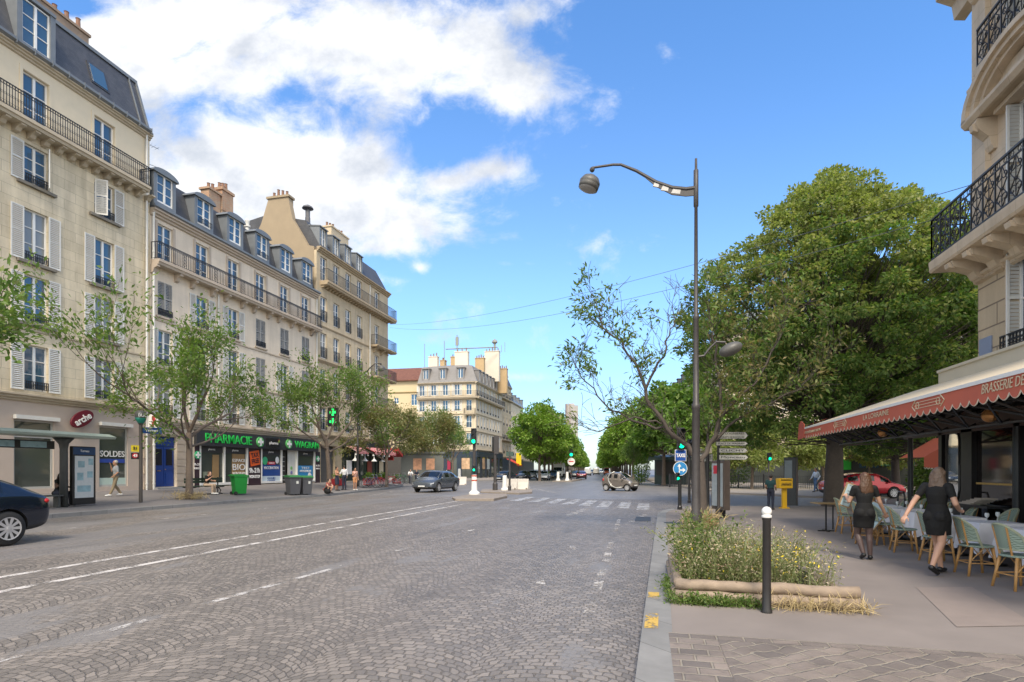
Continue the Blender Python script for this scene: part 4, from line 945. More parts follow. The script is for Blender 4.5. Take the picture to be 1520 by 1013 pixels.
# ------------------------------------------------------------------ trees
def bark(name, c): return mat(name, c, .9, .35, 9, .5)
bark_p = bark('bark_grey_brown', (.15, .115, .09)); bark_d = bark('bark_dark', (.085, .07, .06)); bark_t = bark('bark_tan', (.20, .145, .10))
leaf_l = leafmat('leaf_mid', (.105, .185, .038), (.175, .26, .068), (.25, .28, .10), .45)
leaf_g = leafmat('leaf_fresh', (.125, .235, .024), (.20, .32, .045), (.28, .36, .08))
leaf_d = leafmat('leaf_dark', (.095, .175, .045), (.175, .255, .07), (.30, .33, .11), .48)
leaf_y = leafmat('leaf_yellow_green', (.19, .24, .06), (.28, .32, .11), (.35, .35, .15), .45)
leaf_o = leafmat('leaf_dry', (.165, .185, .065), (.24, .235, .10), (.28, .21, .10), .42)
leaf_k = leafmat('leaf_lime', (.10, .20, .03), (.17, .27, .05), (.24, .32, .10))
def leaves(C, D, size, asp, rng, droop=.3):
    """C (n,3) centres, D (n,3) growth directions -> quads folded to a point"""
    n = len(C); r = rng.normal(size=(n, 3)); d = D + r * .55; d[:, 2] -= droop * np.abs(rng.normal(size=n)); d /= np.linalg.norm(d, axis=1, keepdims=True) + 1e-9
    up = rng.normal(size=(n, 3)) * .6 + np.array([0, 0, 1.0]); s = np.cross(d, up); s /= np.linalg.norm(s, axis=1, keepdims=True) + 1e-9
    L = size * rng.uniform(.6, 1.35, (n, 1)); W = L * asp
    nrm = np.cross(s, d)
    V = np.stack([C, C + d * L * .5 + s * W * .5 + nrm * W * .12, C + d * L - nrm * L * .12, C + d * L * .5 - s * W * .5 + nrm * W * .12], 1).reshape(-1, 3)
    return V, np.arange(4 * n).reshape(-1, 4)
def grow(rng, start, d0, L, r0, depth, spread, up, out, tips, nb=3, wig=.18, taper=.62):
    """recursive limbs; out collects (points, radii), tips collects (point, direction)"""
    pts = [np.array(start, float)]; d = np.array(d0, float); d /= np.linalg.norm(d); k = 5; rad = [r0]
    for i in range(k):
        d = d + rng.normal(size=3) * wig * .5 + np.array([0, 0, up * .12]); d /= np.linalg.norm(d); pts.append(pts[-1] + d * L / k); rad.append(r0 * (1 - (1 - taper) * (i + 1) / k))
    out.append((pts, rad))
    if depth == 0:
        for q in range(1, k + 1): tips.append((pts[q], d))
        return
    if depth == 1: tips.append((pts[-1], d))
    for b in range(nb):
        i = k if b == 0 else rng.integers(2, k + 1); ang = rng.uniform(.5, 1.) * spread if b else spread * .35
        a = np.cross(d, rng.normal(size=3)); a /= np.linalg.norm(a); nd = d * math.cos(ang) + a * math.sin(ang)
        grow(rng, pts[i], nd, L * rng.uniform(.58, .8), rad[min(i, k)] * (.8 if b == 0 else .6), depth - 1, spread, up, out, tips, nb, wig, taper)
def limbs(out, sides=6, minr=.008):
    mb = MB()
    for p, r in out: mb.tube(p, [max(x, minr) for x in r], sides if r[0] > .06 else (4 if r[0] > .02 else 3), False)
    return mb
def open_tree(seed, H, trunk, r0, lean=(0, 0), nmain=4, spread=.8, size=.2, per=14, depth=3, L=2.2, leafm=None, barkm=None, extra=(), up=.3, scat=.28, keep=None):
    """street tree with a visible branch structure and loose foliage"""
    rng = np.random.default_rng(seed); out = []; tips = []
    top = np.array([lean[0], lean[1], trunk]); out.append(([np.array([0, 0, -.1]), np.array([0, 0, .1]), np.array([lean[0] * .3, lean[1] * .3, trunk * .5]), top], [r0 * 1.5, r0 * 1.08, r0 * .92, r0 * .85]))
    for k in range(nmain):
        a = 2 * math.pi * (k + rng.uniform(-.3, .3)) / nmain; e = rng.uniform(.55, 1.15)
        grow(rng, top - np.array([0, 0, .25 * (k % 3)]), (math.cos(a) * math.cos(e), math.sin(a) * math.cos(e), math.sin(e)), L * rng.uniform(.85, 1.15), r0 * .55, depth, spread, up, out, tips)
    for st, d, l, r in extra: grow(rng, st, d, l, r, depth, spread * .8, up, out, tips)
    P = np.array([t[0] for t in tips]); D = np.array([t[1] for t in tips])
    if keep is not None: k = keep(P, rng); P, D = P[k], D[k]
    C = np.repeat(P, per, 0) + rng.normal(size=(len(P) * per, 3)) * scat; DD = np.repeat(D, per, 0)
    V, Fc = leaves(C, DD, size, .42, rng)
    return limbs(out).mesh('trunk', barkm or bark_p, True), np_mesh('crown', V, Fc, leafm or leaf_l)
def full_tree(seed, H, cr, trunk, r0, n, size, leafm, barkm, lobes=46, rl=(.15, .37), flat=.78, top_bias=.25, asp=.62, gaps=.0, sq=1.0, mats2=None):
    """dense crown: leaf clumps over an uneven set of boughs"""
    rng = np.random.default_rng(seed); out = []; cz = (H + trunk) / 2; hz = (H - trunk) / 2
    out.append(([np.array([0, 0, -.1]), np.array([0, 0, .15]), np.array([.05, 0, trunk]), np.array([.1, .05, cz]), np.array([0, 0, H * .82])], [r0 * 1.4, r0, r0 * .8, r0 * .5, .03]))
    ce = []
    lk = min(1., (60 / lobes) ** .6)
    for k in range(lobes):
        v = rng.normal(size=3); q = rng.uniform(.3, 1.12) ** .5
        if lobes > 300: zz = 1 - 2 * (k + .5) / lobes; v = np.array([math.cos(k * 2.39996) * math.sqrt(1 - zz * zz), math.sin(k * 2.39996) * math.sqrt(1 - zz * zz), zz]) + v * .07; q = (.52, .78, .93, 1.0, 1.07)[rng.integers(0, 5)]
        v /= np.linalg.norm(v)
        if v[2] < -.85: v[2] *= .6
        wid = 1.0 - .58 * max(v[2], 0) ** 1.3
        c = np.array([v[0] * cr * q * wid, v[1] * cr * q * wid, cz + v[2] * hz * q * sq]); ce.append((c, rng.uniform(*rl) * cr * (1.15 - .35 * q)))
        st = np.array([0, 0, trunk + (c[2] - trunk) * rng.uniform(.2, .6) * (c[2] > trunk)]); m = (st + c) / 2 + rng.normal(size=3) * .3 - np.array([0, 0, .2])
        out.append(([st, m, c], [r0 * .28 * lk, r0 * .16 * lk, .012]))
    CC = []; DD = []
    per = n // lobes
    for c, rr in ce:
        m = int(per * (rr / ((rl[0] + rl[1]) / 2 * cr)) ** 2); v = rng.normal(size=(m, 3)); v /= np.linalg.norm(v, axis=1, keepdims=True)
        rad = rr * (rng.uniform(.25, 1.12, (m, 1)) ** .6); sub = rng.normal(size=(14, 3)); sub /= np.linalg.norm(sub, axis=1, keepdims=True)
        near = (v @ sub.T).max(1, keepdims=True); rad *= .72 + .45 * near ** 3
        p = c + v * rad * np.array([1, 1, flat]); CC.append(p); o = v + np.array([0, 0, .1]) + (c - np.array([0, 0, cz])) / cr * .5; DD.append(o)
    C = np.concatenate(CC); D = np.concatenate(DD); V, Fc = leaves(C, D, size, asp, rng, .45)
    mi = None; ms = leafm
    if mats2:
        hgt = (C[:, 2] - trunk) / (H - trunk) + rng.normal(size=len(C)) * .12 + np.sin(C[:, 0] * 1.7 + C[:, 1] * 1.3) * .14; mi = (hgt > mats2[1]).astype(int); ms = [leafm, mats2[0]]  # sunlit crown top put into leaf colour: paler leaves high up
    return limbs(out, 8).mesh('trunk', barkm, True), np_mesh('crown', V, Fc, ms, mi)
def plant(name, label, meshes, loc, rz=0., sc=1., cat='tree', group=None):
    t = thing(name, label, cat, loc, rz, group); t.scale = (sc,) * 3 if not isinstance(sc, tuple) else sc
    link('trunk', meshes[0], t); link('crown', meshes[1], t); return t

# street trees on the left pavement
g_l = 'young street trees on the left pavement'
A = open_tree(11, 8, 3.2, .17, nmain=4, L=2.4, per=8, size=.21, up=.35, spread=.75, extra=[((0, 0, 2.8), (.1, -1, .45), 3.8, .085), ((0, 0, 2.4), (.5, -.6, .35), 2.6, .06), ((0, 0, 2.5), (-.1, 1, .45), 2.7, .07)])
Bm = open_tree(23, 8, 3.3, .16, (.1, .2), nmain=4, L=2.3, per=9, size=.21, up=.25, spread=.85, extra=[((0, 0, 2.5), (.2, -1, .5), 2.6, .07), ((0, 0, 2.6), (.1, 1, .35), 2.8, .07)])
Cm = open_tree(31, 7, 2.6, .15, nmain=5, L=2.1, per=8, size=.235, leafm=leaf_o, up=.2, spread=.9)
Dm = open_tree(47, 8, 2.9, .16, nmain=5, L=2.2, per=8, size=.235, up=.25, spread=.85)
P1 = gp(281, 741)
plant('street_tree', 'loosely leaved young street tree in front of the blue door and green wheelie bin', A, P1, R(5), 1.0, group=g_l)
plant('street_tree', 'young street tree with its branches entering at the left edge, above the bus shelter', Dm, P1 + Vector((.6, -10.3, -.06)), R(200), 1.0, group=g_l)
plant('street_tree', 'young street tree beside the couple at the end of the pharmacy', Bm, gp(489, 727), R(170), 1.05, group=g_l)
plant('street_tree', 'brownish street tree with drying leaves in front of the cafe awnings', Cm, gp(574, 722), R(40), 1.0, group=g_l)
plant('street_tree', 'street tree with drying leaves at the street corner beyond the cafe', Cm, gp(636, 716), R(150), 1.35, group=g_l)
plant('street_tree', 'street tree in front of the dark blue corner shop, left of its picture window', Dm, gp(655, 714), R(10), 1.3, group=g_l)
plant('street_tree', 'olive street tree just behind the grey crossover car', Cm, gp(612, 716), R(250), 1.25, group=g_l)
plant('street_tree', 'thin street tree at the corner of the dark blue shop, beside the traffic light', Dm, gp(672, 712), R(90), 1.1, group=g_l)

# the plane trees down both sides of the avenue
PL = [full_tree(100 + k, 11.2, 4.3, 2.6, .22, 10500, .38, leaf_g, bark_p, 95, (.10, .27), .7) for k in range(3)]
LI = [full_tree(200 + k, 9.5, 3.6, 2.4, .2, 9000, .38, leaf_k, bark_p, 70, (.10, .28), .7) for k in range(2)]
g_a = 'plane trees lining the avenue'; rr = random.Random(3)
lab_l = 'green plane tree in the left row of the avenue'; lab_r = 'green plane tree in the right row of the avenue'
for k in range(34):
    y = 82 + 8.2 * k + max(k - 12, 0) * 3.5 + rr.uniform(-1, 1); x = -15.4 - .090 * (y - 82)
    l = 'first and nearest plane tree of the left row of the avenue, tallest above the cars' if k == 0 else lab_l
    plant('plane_tree', l, PL[k % 3], (x, y, -.1), rr.uniform(0, 6), 1.04 if k == 0 else rr.uniform(.9, 1.08), group=g_a + ', left row')
for k in range(34):
    y = 82 + 8.2 * k + max(k - 12, 0) * 3.5 + rr.uniform(-1, 1); x = -2.0 - .090 * (y - 82)
    l = 'first and nearest plane tree of the right row of the avenue, behind the small car' if k == 0 else lab_r
    plant('plane_tree', l, PL[(k + 1) % 3], (x, y, -.1), rr.uniform(0, 6), 1.0 if k == 0 else rr.uniform(.9, 1.05), group=g_a + ', right row')
p = at(985, 705, 62); p.z = 0; plant('plane_tree', 'broad light green tree between the right avenue row and the taxi sign', LI[0], p, 1, 1.15)
p = at(948, 705, 66); p.z = 0; plant('small_tree', 'short greyish young tree at the kerb behind the small car', open_tree(61, 6, 1.8, .08, nmain=4, L=1.5, per=9, size=.2), p, 1, 1.0)
p = at(1030, 705, 58); p.z = 0; plant('plane_tree', 'light green tree behind the bare branches and lamp post', LI[1], p, 2, 1.2)
# smaller lime trees across the side road, yellow green
g_s = 'small yellow green lime trees across the side road'
SM = full_tree(301, 5.6, 3.3, 1.9, .14, 9000, .26, leaf_y, bark_p, 34)
for px, t, rz, s, l in ((1116, 48, 0, 1.0, 'small yellow green lime tree behind the direction signs'), (1178, 52, 2, 1.05, 'small yellow green lime tree behind the yellow parcel box'), (1222, 58, 4, 1.1, 'small yellow green lime tree seen past the left end of the red awning'), (1290, 60, 1, 1.1, 'small lime tree behind the red car, seen under the awning'), (1350, 56, 3, 1.05, 'small lime tree behind the standing waitress, under the awning')):
    p = at(px, 700, t); p.z = 0; plant('lime_tree', l, SM, p, rz, s, group=g_s)

# great lindens behind the cafe
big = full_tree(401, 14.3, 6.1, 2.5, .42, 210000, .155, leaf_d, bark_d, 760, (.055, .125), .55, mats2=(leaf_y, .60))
p = gp(1237, 752); plant('linden_tree', 'huge dense linden tree whose thick trunk stands under the end of the red awning', big, p, 0, 1.0)
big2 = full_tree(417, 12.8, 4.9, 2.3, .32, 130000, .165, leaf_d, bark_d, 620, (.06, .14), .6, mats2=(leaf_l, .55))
p = at(1385, 740, 27.5); p.z = 0; plant('linden_tree', 'second dark linden tree, between the first and the stone corner building', big2, p, 1, 1.0)
p = at(1330, 740, 36); p.z = 0; plant('linden_tree', 'third dark linden tree standing behind the other two', big2, p, 3, .86)

# bare-limbed tree beside the lamp post
PT = gp(1043, 784)
def bare_tree():
    rng = np.random.default_rng(77); out = []; tips = []
    tr = [np.array(v, float) for v in ((0, 0, -.1), (0, 0, .15), (-.02, 0, 1.2), (-.06, 0, 2.0))]; out.append((tr, [.24, .15, .12, .11]))
    def limb(pts, r0, r1, sub, d, L):
        """limb through photo-measured points (dx, dy, z), with shoots along it"""
        P = [np.array(q, float) for q in pts]; Q = []
        for a, b in zip(P, P[1:]):
            for k in range(4): Q.append(a + (b - a) * k / 4 + rng.normal(size=3) * .03)
        Q.append(P[-1]); n = len(Q); out.append((Q, [(r0 + (r1 - r0) * i / (n - 1)) * .78 for i in range(n)]))
        for i in range(3, n):
            for s in range(sub):
                v = Q[i] - Q[i - 1]; v /= np.linalg.norm(v); w_ = rng.normal(size=3); w_[2] = abs(w_[2]) * .7 + .15; nd = v * .8 + w_ * .55
                grow(rng, Q[i], nd, L * rng.uniform(.45, .9), r1 * .9, d, .6, .15, out, tips, 2, .22)
    b = (-.06, 0, 2.0)
    limb([b, (-.5, 0, 2.6), (-1.0, -.1, 3.0), (-1.5, -.1, 3.7), (-1.7, 0, 4.6), (-2.2, .1, 5.5), (-2.8, .1, 6.1), (-3.0, .1, 6.9)], .10, .014, 2, 2, .8)
    limb([(-.9, -.1, 2.95), (-1.7, .3, 3.2), (-2.5, .4, 3.6), (-3.3, .4, 4.5), (-3.6, .5, 5.2)], .055, .010, 2, 2, .7)
    limb([(-1.2, -.1, 3.2), (-2.0, -.5, 3.3), (-3.0, -.6, 2.9), (-3.7, -.6, 3.1)], .04, .008, 2, 1, .8)
    limb([(-1.6, -.1, 4.2), (-1.2, -.4, 5.2), (-1.0, -.4, 5.9), (-.8, -.3, 6.5)], .05, .010, 2, 2, .8)
    limb([b, (.25, .1, 2.6), (.6, .2, 3.6), (.5, .2, 5.0), (.3, .1, 6.0), (.2, .1, 6.8)], .10, .012, 2, 2, 1.0)
    limb([(.2, .1, 2.5), (1.0, .3, 3.3), (2.0, .5, 3.8), (3.0, .6, 4.3), (3.8, .6, 5.2)], .07, .010, 2, 2, 1.0)
    limb([(.6, .2, 3.4), (1.4, -.2, 4.4), (2.0, -.3, 5.6), (2.3, -.3, 6.6)], .06, .010, 2, 2, 1.0)
    P = np.array([t[0] for t in tips]); D = np.array([t[1] for t in tips])
    far = (P[:, 0] < -.4)
    tuft = np.zeros(len(P), bool)
    for c, r_ in (((-3.1, .1, 7.0), .75), ((-2.3, 0, 6.1), .6), ((-1.7, 0, 6.5), .6), ((-3.6, .5, 5.1), .7), ((-1.5, 0, 5.0), .6), ((-2.5, .3, 3.6), .5), ((-3.6, -.3, 3.4), .5)):
        tuft |= np.linalg.norm(P - np.array(c), axis=1) < r_
    keep = np.where(far, tuft & (rng.uniform(size=len(P)) < .32), rng.uniform(size=len(P)) < .38)
    P, D = P[keep], D[keep]; per = 5; C = np.repeat(P, per, 0) + rng.normal(size=(len(P) * per, 3)) * .14
    V, Fc = leaves(C, np.repeat(D, per, 0), .17, .36, rng, .5)
    dry = (np.repeat(P, per, 0)[:, 0] > .3) & (rng.uniform(size=len(C)) < .6)
    return limbs(out, 8, .006).mesh('trunk', bark_d, True), np_mesh('crown', V, Fc, [leaf_l, leafmat('leaf_olive', (.17, .17, .06), (.24, .22, .09), (.28, .22, .10))], dry.astype(int))
plant('bare_tree', 'half bare dying tree with long twisted branches right behind the tall lamp post', bare_tree(), PT, TH, (1.0, 1.0, .93))

# ------------------------------------------------------------------ planter with wild flowers, tufts of dry grass
def weeds(name, pts, hmin, hmax, mats, seed, leaf=.045, n=22, fl=.12, kind='stuff', asp=.4):
    rng = np.random.default_rng(seed); VV = []; FF = []; MI = []; o = 0
    for (x, y, z) in pts:
        h = rng.uniform(hmin, hmax); bend = rng.normal(size=2) * .16; az = rng.uniform(0, 6.28)
        s = np.linspace(0, 1, 6); P = np.stack([x + bend[0] * s ** 2 * h * 2, y + bend[1] * s ** 2 * h * 2, z + s * h], 1)
        for sd in ((math.cos(az), math.sin(az), 0),):
            wv = np.array(sd) * .0045; A_ = np.concatenate([P - wv, P + wv]); VV.append(A_); FF += [[o + i, o + i + 1, o + 7 + i, o + 6 + i] for i in range(5)]; MI += [0] * 5; o += 12
        k = rng.poisson(n); t = rng.uniform(.12, 1., k); C = np.stack([np.interp(t, s, P[:, j]) for j in range(3)], 1) + rng.normal(size=(k, 3)) * np.array([.05, .05, .025])
        D = rng.normal(size=(k, 3)); D[:, 2] = np.abs(D[:, 2]) * .5 + .2; V, Fq = leaves(C, D, leaf, asp, rng, .1); VV.append(V); FF += (Fq + o).tolist(); o += len(V)
        top = t > .72; r = rng.uniform(size=k); MI += [2 if (a and q < fl) else (3 if (a and q < .4) else (1 if q < .82 else 3)) for a, q in zip(top, r)]
    V = np.concatenate(VV); return struct(link(name, np_mesh(name, V, np.array(FF), mats, np.array(MI))), kind)
stem = mat('stem_green', (.16, .19, .07), .7, .2, 3); wl = leafmat('weed_leaf', (.15, .19, .06), (.24, .25, .11)); fy_ = mat('yellow_petal', (.75, .55, .02), .6, .1, 5); seedm = leafmat('seed_head', (.42, .36, .22), (.55, .47, .33), None, .2); seedp = leafmat('seed_pink', (.42, .28, .20), (.50, .40, .29), None, .2)
straw = mat('straw', (.44, .34, .17), .8, .2, 5)
X0, X1, Y0, Y1 = .42, 2.36, 7.45, 9.9
rg = random.Random(5)
pts = [(rg.uniform(X0 + .03, X1 - .12), rg.uniform(Y0 + .08, Y1), .04) for _ in range(520)]
weeds('wild_flowers', [p for p in pts if p[0] > 1.25 or rg.random() < .25], .32, .70, [stem, wl, fy_, seedm], 1, .04, 32, .12)
weeds('wild_flowers', [p for p in pts if p[0] < 1.5], .42, .80, [stem, wl, seedm, seedp], 2, .04, 32, .34)
weeds('wild_flowers', [(rg.uniform(.45, 1.1), rg.uniform(8.0, 9.6), .04) for _ in range(26)], .75, 1.0, [stem, leaf_l, wl, wl], 3, .07, 70, .1)
weeds('ground_cover', [(rg.uniform(.3, 1.35), rg.uniform(7.22, 7.34), .0) for _ in range(130)] + [(rg.uniform(.22, .36), rg.uniform(7.3, 8.6), 0) for _ in range(70)], .05, .13, [stem, leaf_l, wl, leaf_l], 4, .05, 10)
weeds('dry_grass', [(rg.uniform(1.35, 2.5), rg.uniform(7.18, 7.3), .0) for _ in range(90)], .05, .16, [straw, straw, straw, straw], 5, .15, 6, asp=.045)
weeds('dry_grass', [(PT.x - .25 + rg.gauss(0, .12), PT.y - .3 + rg.gauss(0, .12), 0) for _ in range(90)] + [(PT.x + .2 + rg.gauss(0, .1), PT.y - .3 + rg.gauss(0, .1), 0) for _ in range(70)], .2, .5, [straw, straw, seedm, straw], 6, .25, 7, asp=.06)
weeds('dry_grass', [(P1.x + rg.gauss(0, .35), P1.y + rg.gauss(0, .35), P1.z) for _ in range(150)], .1, .35, [straw, straw, seedm, straw], 7, .25, 6, asp=.06)
pl_ = thing('log_planter', 'low planter bed edged with stacked round timber logs behind the bollard', 'planter', (0, 0, 0))
wood = mat('weathered_log', (.28, .215, .16), .85, .4, 9, .5)
def log(a, b, r, seed):
    rq = random.Random(seed); mb = MB(); n = 12
    mb.tube([Vector(a).lerp(Vector(b), i / n) + Vector((0, rq.uniform(-.008, .008), rq.uniform(-.008, .008))) for i in range(n + 1)], [r * rq.uniform(.93, 1.05) for _ in range(n + 1)], 12); return mb.build('log', wood, pl_, True)
log((.33, 7.40, .075), (2.42, 7.36, .075), .072, 1); log((.34, 7.45, .21), (2.40, 7.41, .205), .07, 2)
log((.36, 7.52, .075), (.36, 10.0, .075), .07, 3); log((.38, 7.55, .2), (.38, 9.95, .2), .06, 4); log((2.36, 7.5, .08), (2.36, 10, .08), .07, 5); log((.4, 10.0, .08), (2.35, 10.0, .08), .07, 6)
so_ = MB(); so_.quad((.4, 7.45, .1), (2.34, 7.45, .1), (2.34, 10, .1), (.4, 10, .1)); so_.build('soil', mat('soil', (.10, .075, .05), .95, .3, 8), pl_)
bx = MB(); bx.box(2.0, 2.25, 8.0, 8.6, .05, .32); bx.build('edging_stone', isl, pl_)
# shrubs seen at the cafe and the square
def bush(label, loc, w_, h, seed, m=leaf_d, name='shrub', sz=.16):
    rng = np.random.default_rng(seed); C = rng.normal(size=(2600, 3)); C /= np.linalg.norm(C, axis=1, keepdims=True); C *= rng.uniform(.3, 1.05, (2600, 1)) ** .5
    D = C.copy(); C = C * np.array([w_ / 2, w_ / 2, h / 2]) + np.array([0, 0, h * .55]); V, Fc = leaves(C, D, sz, .5, rng)
    t = thing(name, label, 'shrub', loc); link('foliage', np_mesh('foliage', V, Fc, m), t); s = MB(); s.tube([(0, 0, -.05), (0, 0, h * .6)], .04, 6); s.build('stem', bark_d, t); return t
p = at(1384, 715, 22); p.z = 0; bush('dark green bush behind the walking waitress, below the red awning panel', p, 1.5, 2.0, 1, leaf_l)
p = at(952, 716, 66); p.z = 0; bush('tall green bush on the far kerb behind the small brown car', p, 2.0, 3.4, 2, leaf_g)
p = at(1085, 710, 52); p.z = 0; bush('dark bush across the side road behind the information panel', p, 4, 3, 3, leaf_d)

# ------------------------------------------------------------------ street furniture
def lamp(name, label, loc, rz, H=9.65, arm=2.65):
    """tall post; arm along local -x, small lower lamp on +x"""
    t = thing(name, label, 'street lamp', loc, rz, 'tall curved-arm street lamps')
    m = MB(); m.lathe([(.15, 0), (.15, .5), (.115, .6), (.10, 1.6), (.095, 3.2), (.108, 3.22), (.108, 3.32), (.076, 3.35), (.064, 5.5), (.075, 5.52), (.075, 5.6), (.054, 5.63), (.042, 8.4), (.062, 8.42), (.062, 9.35), (.035, 9.37), (.03, H)], n=12); m.build('post', postgrey, t, True)
    m = MB(); z0 = 8.9; a = arm
    P = [(0, 0, z0), (-.25, 0, z0 - .01), (-.6, 0, z0 + .06), (-1.0, 0, z0 + .24), (-1.5, 0, z0 + .58), (-1.9, 0, z0 + .78), (-2.1, 0, z0 + .80), (-a, 0, z0 + .77)]
    m.tube(P, [.05, .05, .048, .045, .04, .035, .033, .03], 8); m.ball((-a, 0, z0 + .72), .07, 8, 6)
    m.prism([(0, z0 - .02), (-.6, z0 + .03), (-1.1, z0 + .27), (-1.35, z0 + .45), (-1.0, z0 + .12), (-.6, z0 - .13), (-.25, z0 - .2), (0, z0 - .2)], -.018, .018, 'y'); m.build('arm', postgrey, t)
    m = MB()
    for x0, x1, zc in ((-.62, -.38, -.05), (-.88, -.68, .05), (-1.08, -.92, .17)): m.prism([(x0, z0 + zc - .04), (x0 + .05, z0 + zc + .07), (x1, z0 + zc + .02), (x1 - .02, z0 + zc - .08)], -.022, .022, 'y')
    m.build('sticker', mat('torn_paper', (.55, .54, .52), .8, .3, 8), t)
    hm = mat('lamp_head_grey', (.10, .098, .092), .45, .15, 4)
    m = MB(); m.lathe([(.02, .44), (.12, .43), (.24, .36), (.31, .24), (.315, .19), (.30, .16), (.31, .13), (.295, .02)][::-1], n=20); h = m.build('lamp_head', hm, t, True, (-a - .12, 0, z0 + .2)); h.rotation_euler = (0, R(18), 0); h.scale = (.88,) * 3
    m = MB(); m.lathe([(.02, -.055), (.12, -.05), (.22, -.02), (.28, .015), (.27, .06)], n=20); m.build('lens', mat('lamp_glass', (.30, .29, .28), .4, 0), h, True)
    m = MB(); z1 = 4.55; m.tube([(.05, 0, z1), (.2, 0, z1 + .02), (.35, 0, z1 + .22), (.5, 0, z1 + .36), (.72, 0, z1 + .34)], .03, 6); m.build('lower_arm', postgrey, t)
    m = MB(); m.ball((0, 0, 0), .3, 18, 10, 1.0, .75, .55); h = m.build('lower_lamp_head', hm, t, True, (.85, 0, z1 + .16)); h.rotation_euler = (0, R(-22), 0)
    return t
lamp('street_lamp', 'tall brown grey street lamp with a long curved arm rising behind the wild flower planter', (1.2, 15.35, 0), R(3))
p = gp(531, 722); lamp('street_lamp', 'tall curved-arm street lamp in front of the cafe on the left pavement', p, R(160))
# bollard
def lathe_thing(name, label, cat, loc, parts, group=None):
    t = thing(name, label, cat, loc, 0, group)
    for n, prof, m, k in parts: q = MB(); q.lathe(prof, n=k); smooth_angle(q.build(n, m, t))
    return t
def ballprof(r, z, k=8): return [(max(r * math.sin(math.pi * i / k), .003), z - r * math.cos(math.pi * i / k)) for i in range(k + 1)]
lathe_thing('bollard', 'black iron bollard with a white ball top in front of the log planter', 'bollard', gp(1138, 910), [('post', [(.062, 0), (.062, .03), (.052, .05), (.048, .3), (.045, 1.06), (.05, 1.07), (.05, 1.09)], mat('bollard_paint', (.022, .02, .02), .4, .25, 15), 16), ('ball_top', [(.05, 1.092), (.056, 1.10), (.056, 1.12)] + [q for q in ballprof(.056, 1.165) if q[1] > 1.122], white, 16)])
# traffic lights
tl_g = mat('green_lamp', (.0, .80, .30), .4, 0, emit=1.1); tl_off = mat('dark_lens', (.03, .03, .03), .3, 0)
def head(parent, w_, z0, n, lit, loc=(0, 0, 0), rz=0., name='signal_head'):
    """stack of lamps facing local -y; lit = index from the top"""
    s = w_ * .95; h = MB(); h.box(-w_ / 2, w_ / 2, -.1, .1, z0, z0 + n * s + .06); o = h.build(name, black, parent, loc=loc, rz=rz, bevel=.02)
    for i in range(n):
        zc = z0 + (n - .5 - i) * s + .03; q = MB(); q.lathe([(.02, -.025), (w_ * .36, -.015), (w_ * .38, .02), (.02, .03)], n=16); l = q.build('signal_lamp', tl_g if i == lit else tl_off, o, loc=(0, -.105, zc)); l.rotation_euler = (R(90), 0, 0)
        q = MB(); r = w_ * .42; pts = [(r * math.cos(a), r * math.sin(a)) for a in [math.pi * k / 8 for k in range(-1, 10)]]
        q.add([(x, -.1, zc + y) for x, y in pts] + [(x * .95, -.3 if n > 2 else -.2, zc + y) for x, y in pts], [(k, k + 1, k + 12, k + 11) for k in range(10)]); q.build('visor', black, o)
    return o
def signal(name, label, loc, rz=0., H=3.3, r=.07, w_=.29, lit=2, low=None, post=postgrey):
    t = thing(name, label, 'traffic light', loc, rz); q = MB(); q.lathe([(r * 1.3, 0), (r * 1.3, .12), (r, .16), (r * .92, H - .1), (.02, H - .08)], n=12); q.build('post', post, t)
    head(t, w_, H - w_ * 3, 3, lit, (0, -.14, 0))
    if low: head(t, .16, low, 2, 1, (-.12, -.1, 0), 0, 'pedestrian_signal')
    return t
p = gp(1009, 757)
s1 = signal('traffic_light', 'green traffic light with a TAXIS sign and round blue arrow sign at the right kerb', p, TH, 3.32, .075, .29, 2, None, black)
bl = mat('sign_blue', (.01, .07, .32), .45, .08, 6); sb = mat('sign_sky_blue', (.03, .22, .50), .45, .12, 6)
q = MB(); q.box(-.23, .23, -.12, -.10, 1.98, 2.45); o = q.build('taxi_sign', white, s1); q = MB(); q.box(-.21, .21, -.13, -.121, 2.0, 2.43); q.build('sign_face', bl, o); text('TAXIS', .2, wht, o, (0, -.14, 2.21), width=.36, bold=.006)
q = MB(); q.lathe([(.02, -.01), (.29, -.01), (.29, .01), (.02, .01)], n=28); o = q.build('arrow_sign', white, s1, loc=(-.02, -.13, 1.68)); o.rotation_euler = (R(90), 0, 0)
q = MB(); q.lathe([(.02, .011), (.27, .011), (.27, .014), (.02, .014)], n=28); q.build('sign_face', sb, o)
q = MB()
for a0, a1 in (((-.06, -.18), (-.02, .1)), ((-.06, -.06), (.15, -.06))): q.box(a0[0], a1[0] if a1[0] > a0[0] else a0[0] + .04, min(a0[1], a1[1]) - (.0 if a0[1] != a1[1] else .025), max(a0[1], a1[1]) + (.0 if a0[1] != a1[1] else .025), .016, .018)
q.add([(-.12, .08, .017), (.04, .08, .017), (-.04, .2, .017)], [(0, 1, 2)]); q.add([(.1, -.15, .017), (.1, .03, .017), (.22, -.06, .017)], [(0, 1, 2)]); q.build('arrow', white, o)
head(s1, .15, 1.18, 2, 1, (-.14, -.12, 0), 0, 'pedestrian_signal')
p2 = gp(1023, 747); s2 = signal('traffic_light', 'second green traffic light, half hidden behind the lamp post', p2, R(25), 3.3, .07, .27, 2)
p = gp(704, 737); p.z = ZI1
s3 = thing('traffic_light', 'green traffic light standing on a white post on the near refuge in the road', 'traffic light', p, TH * .6)
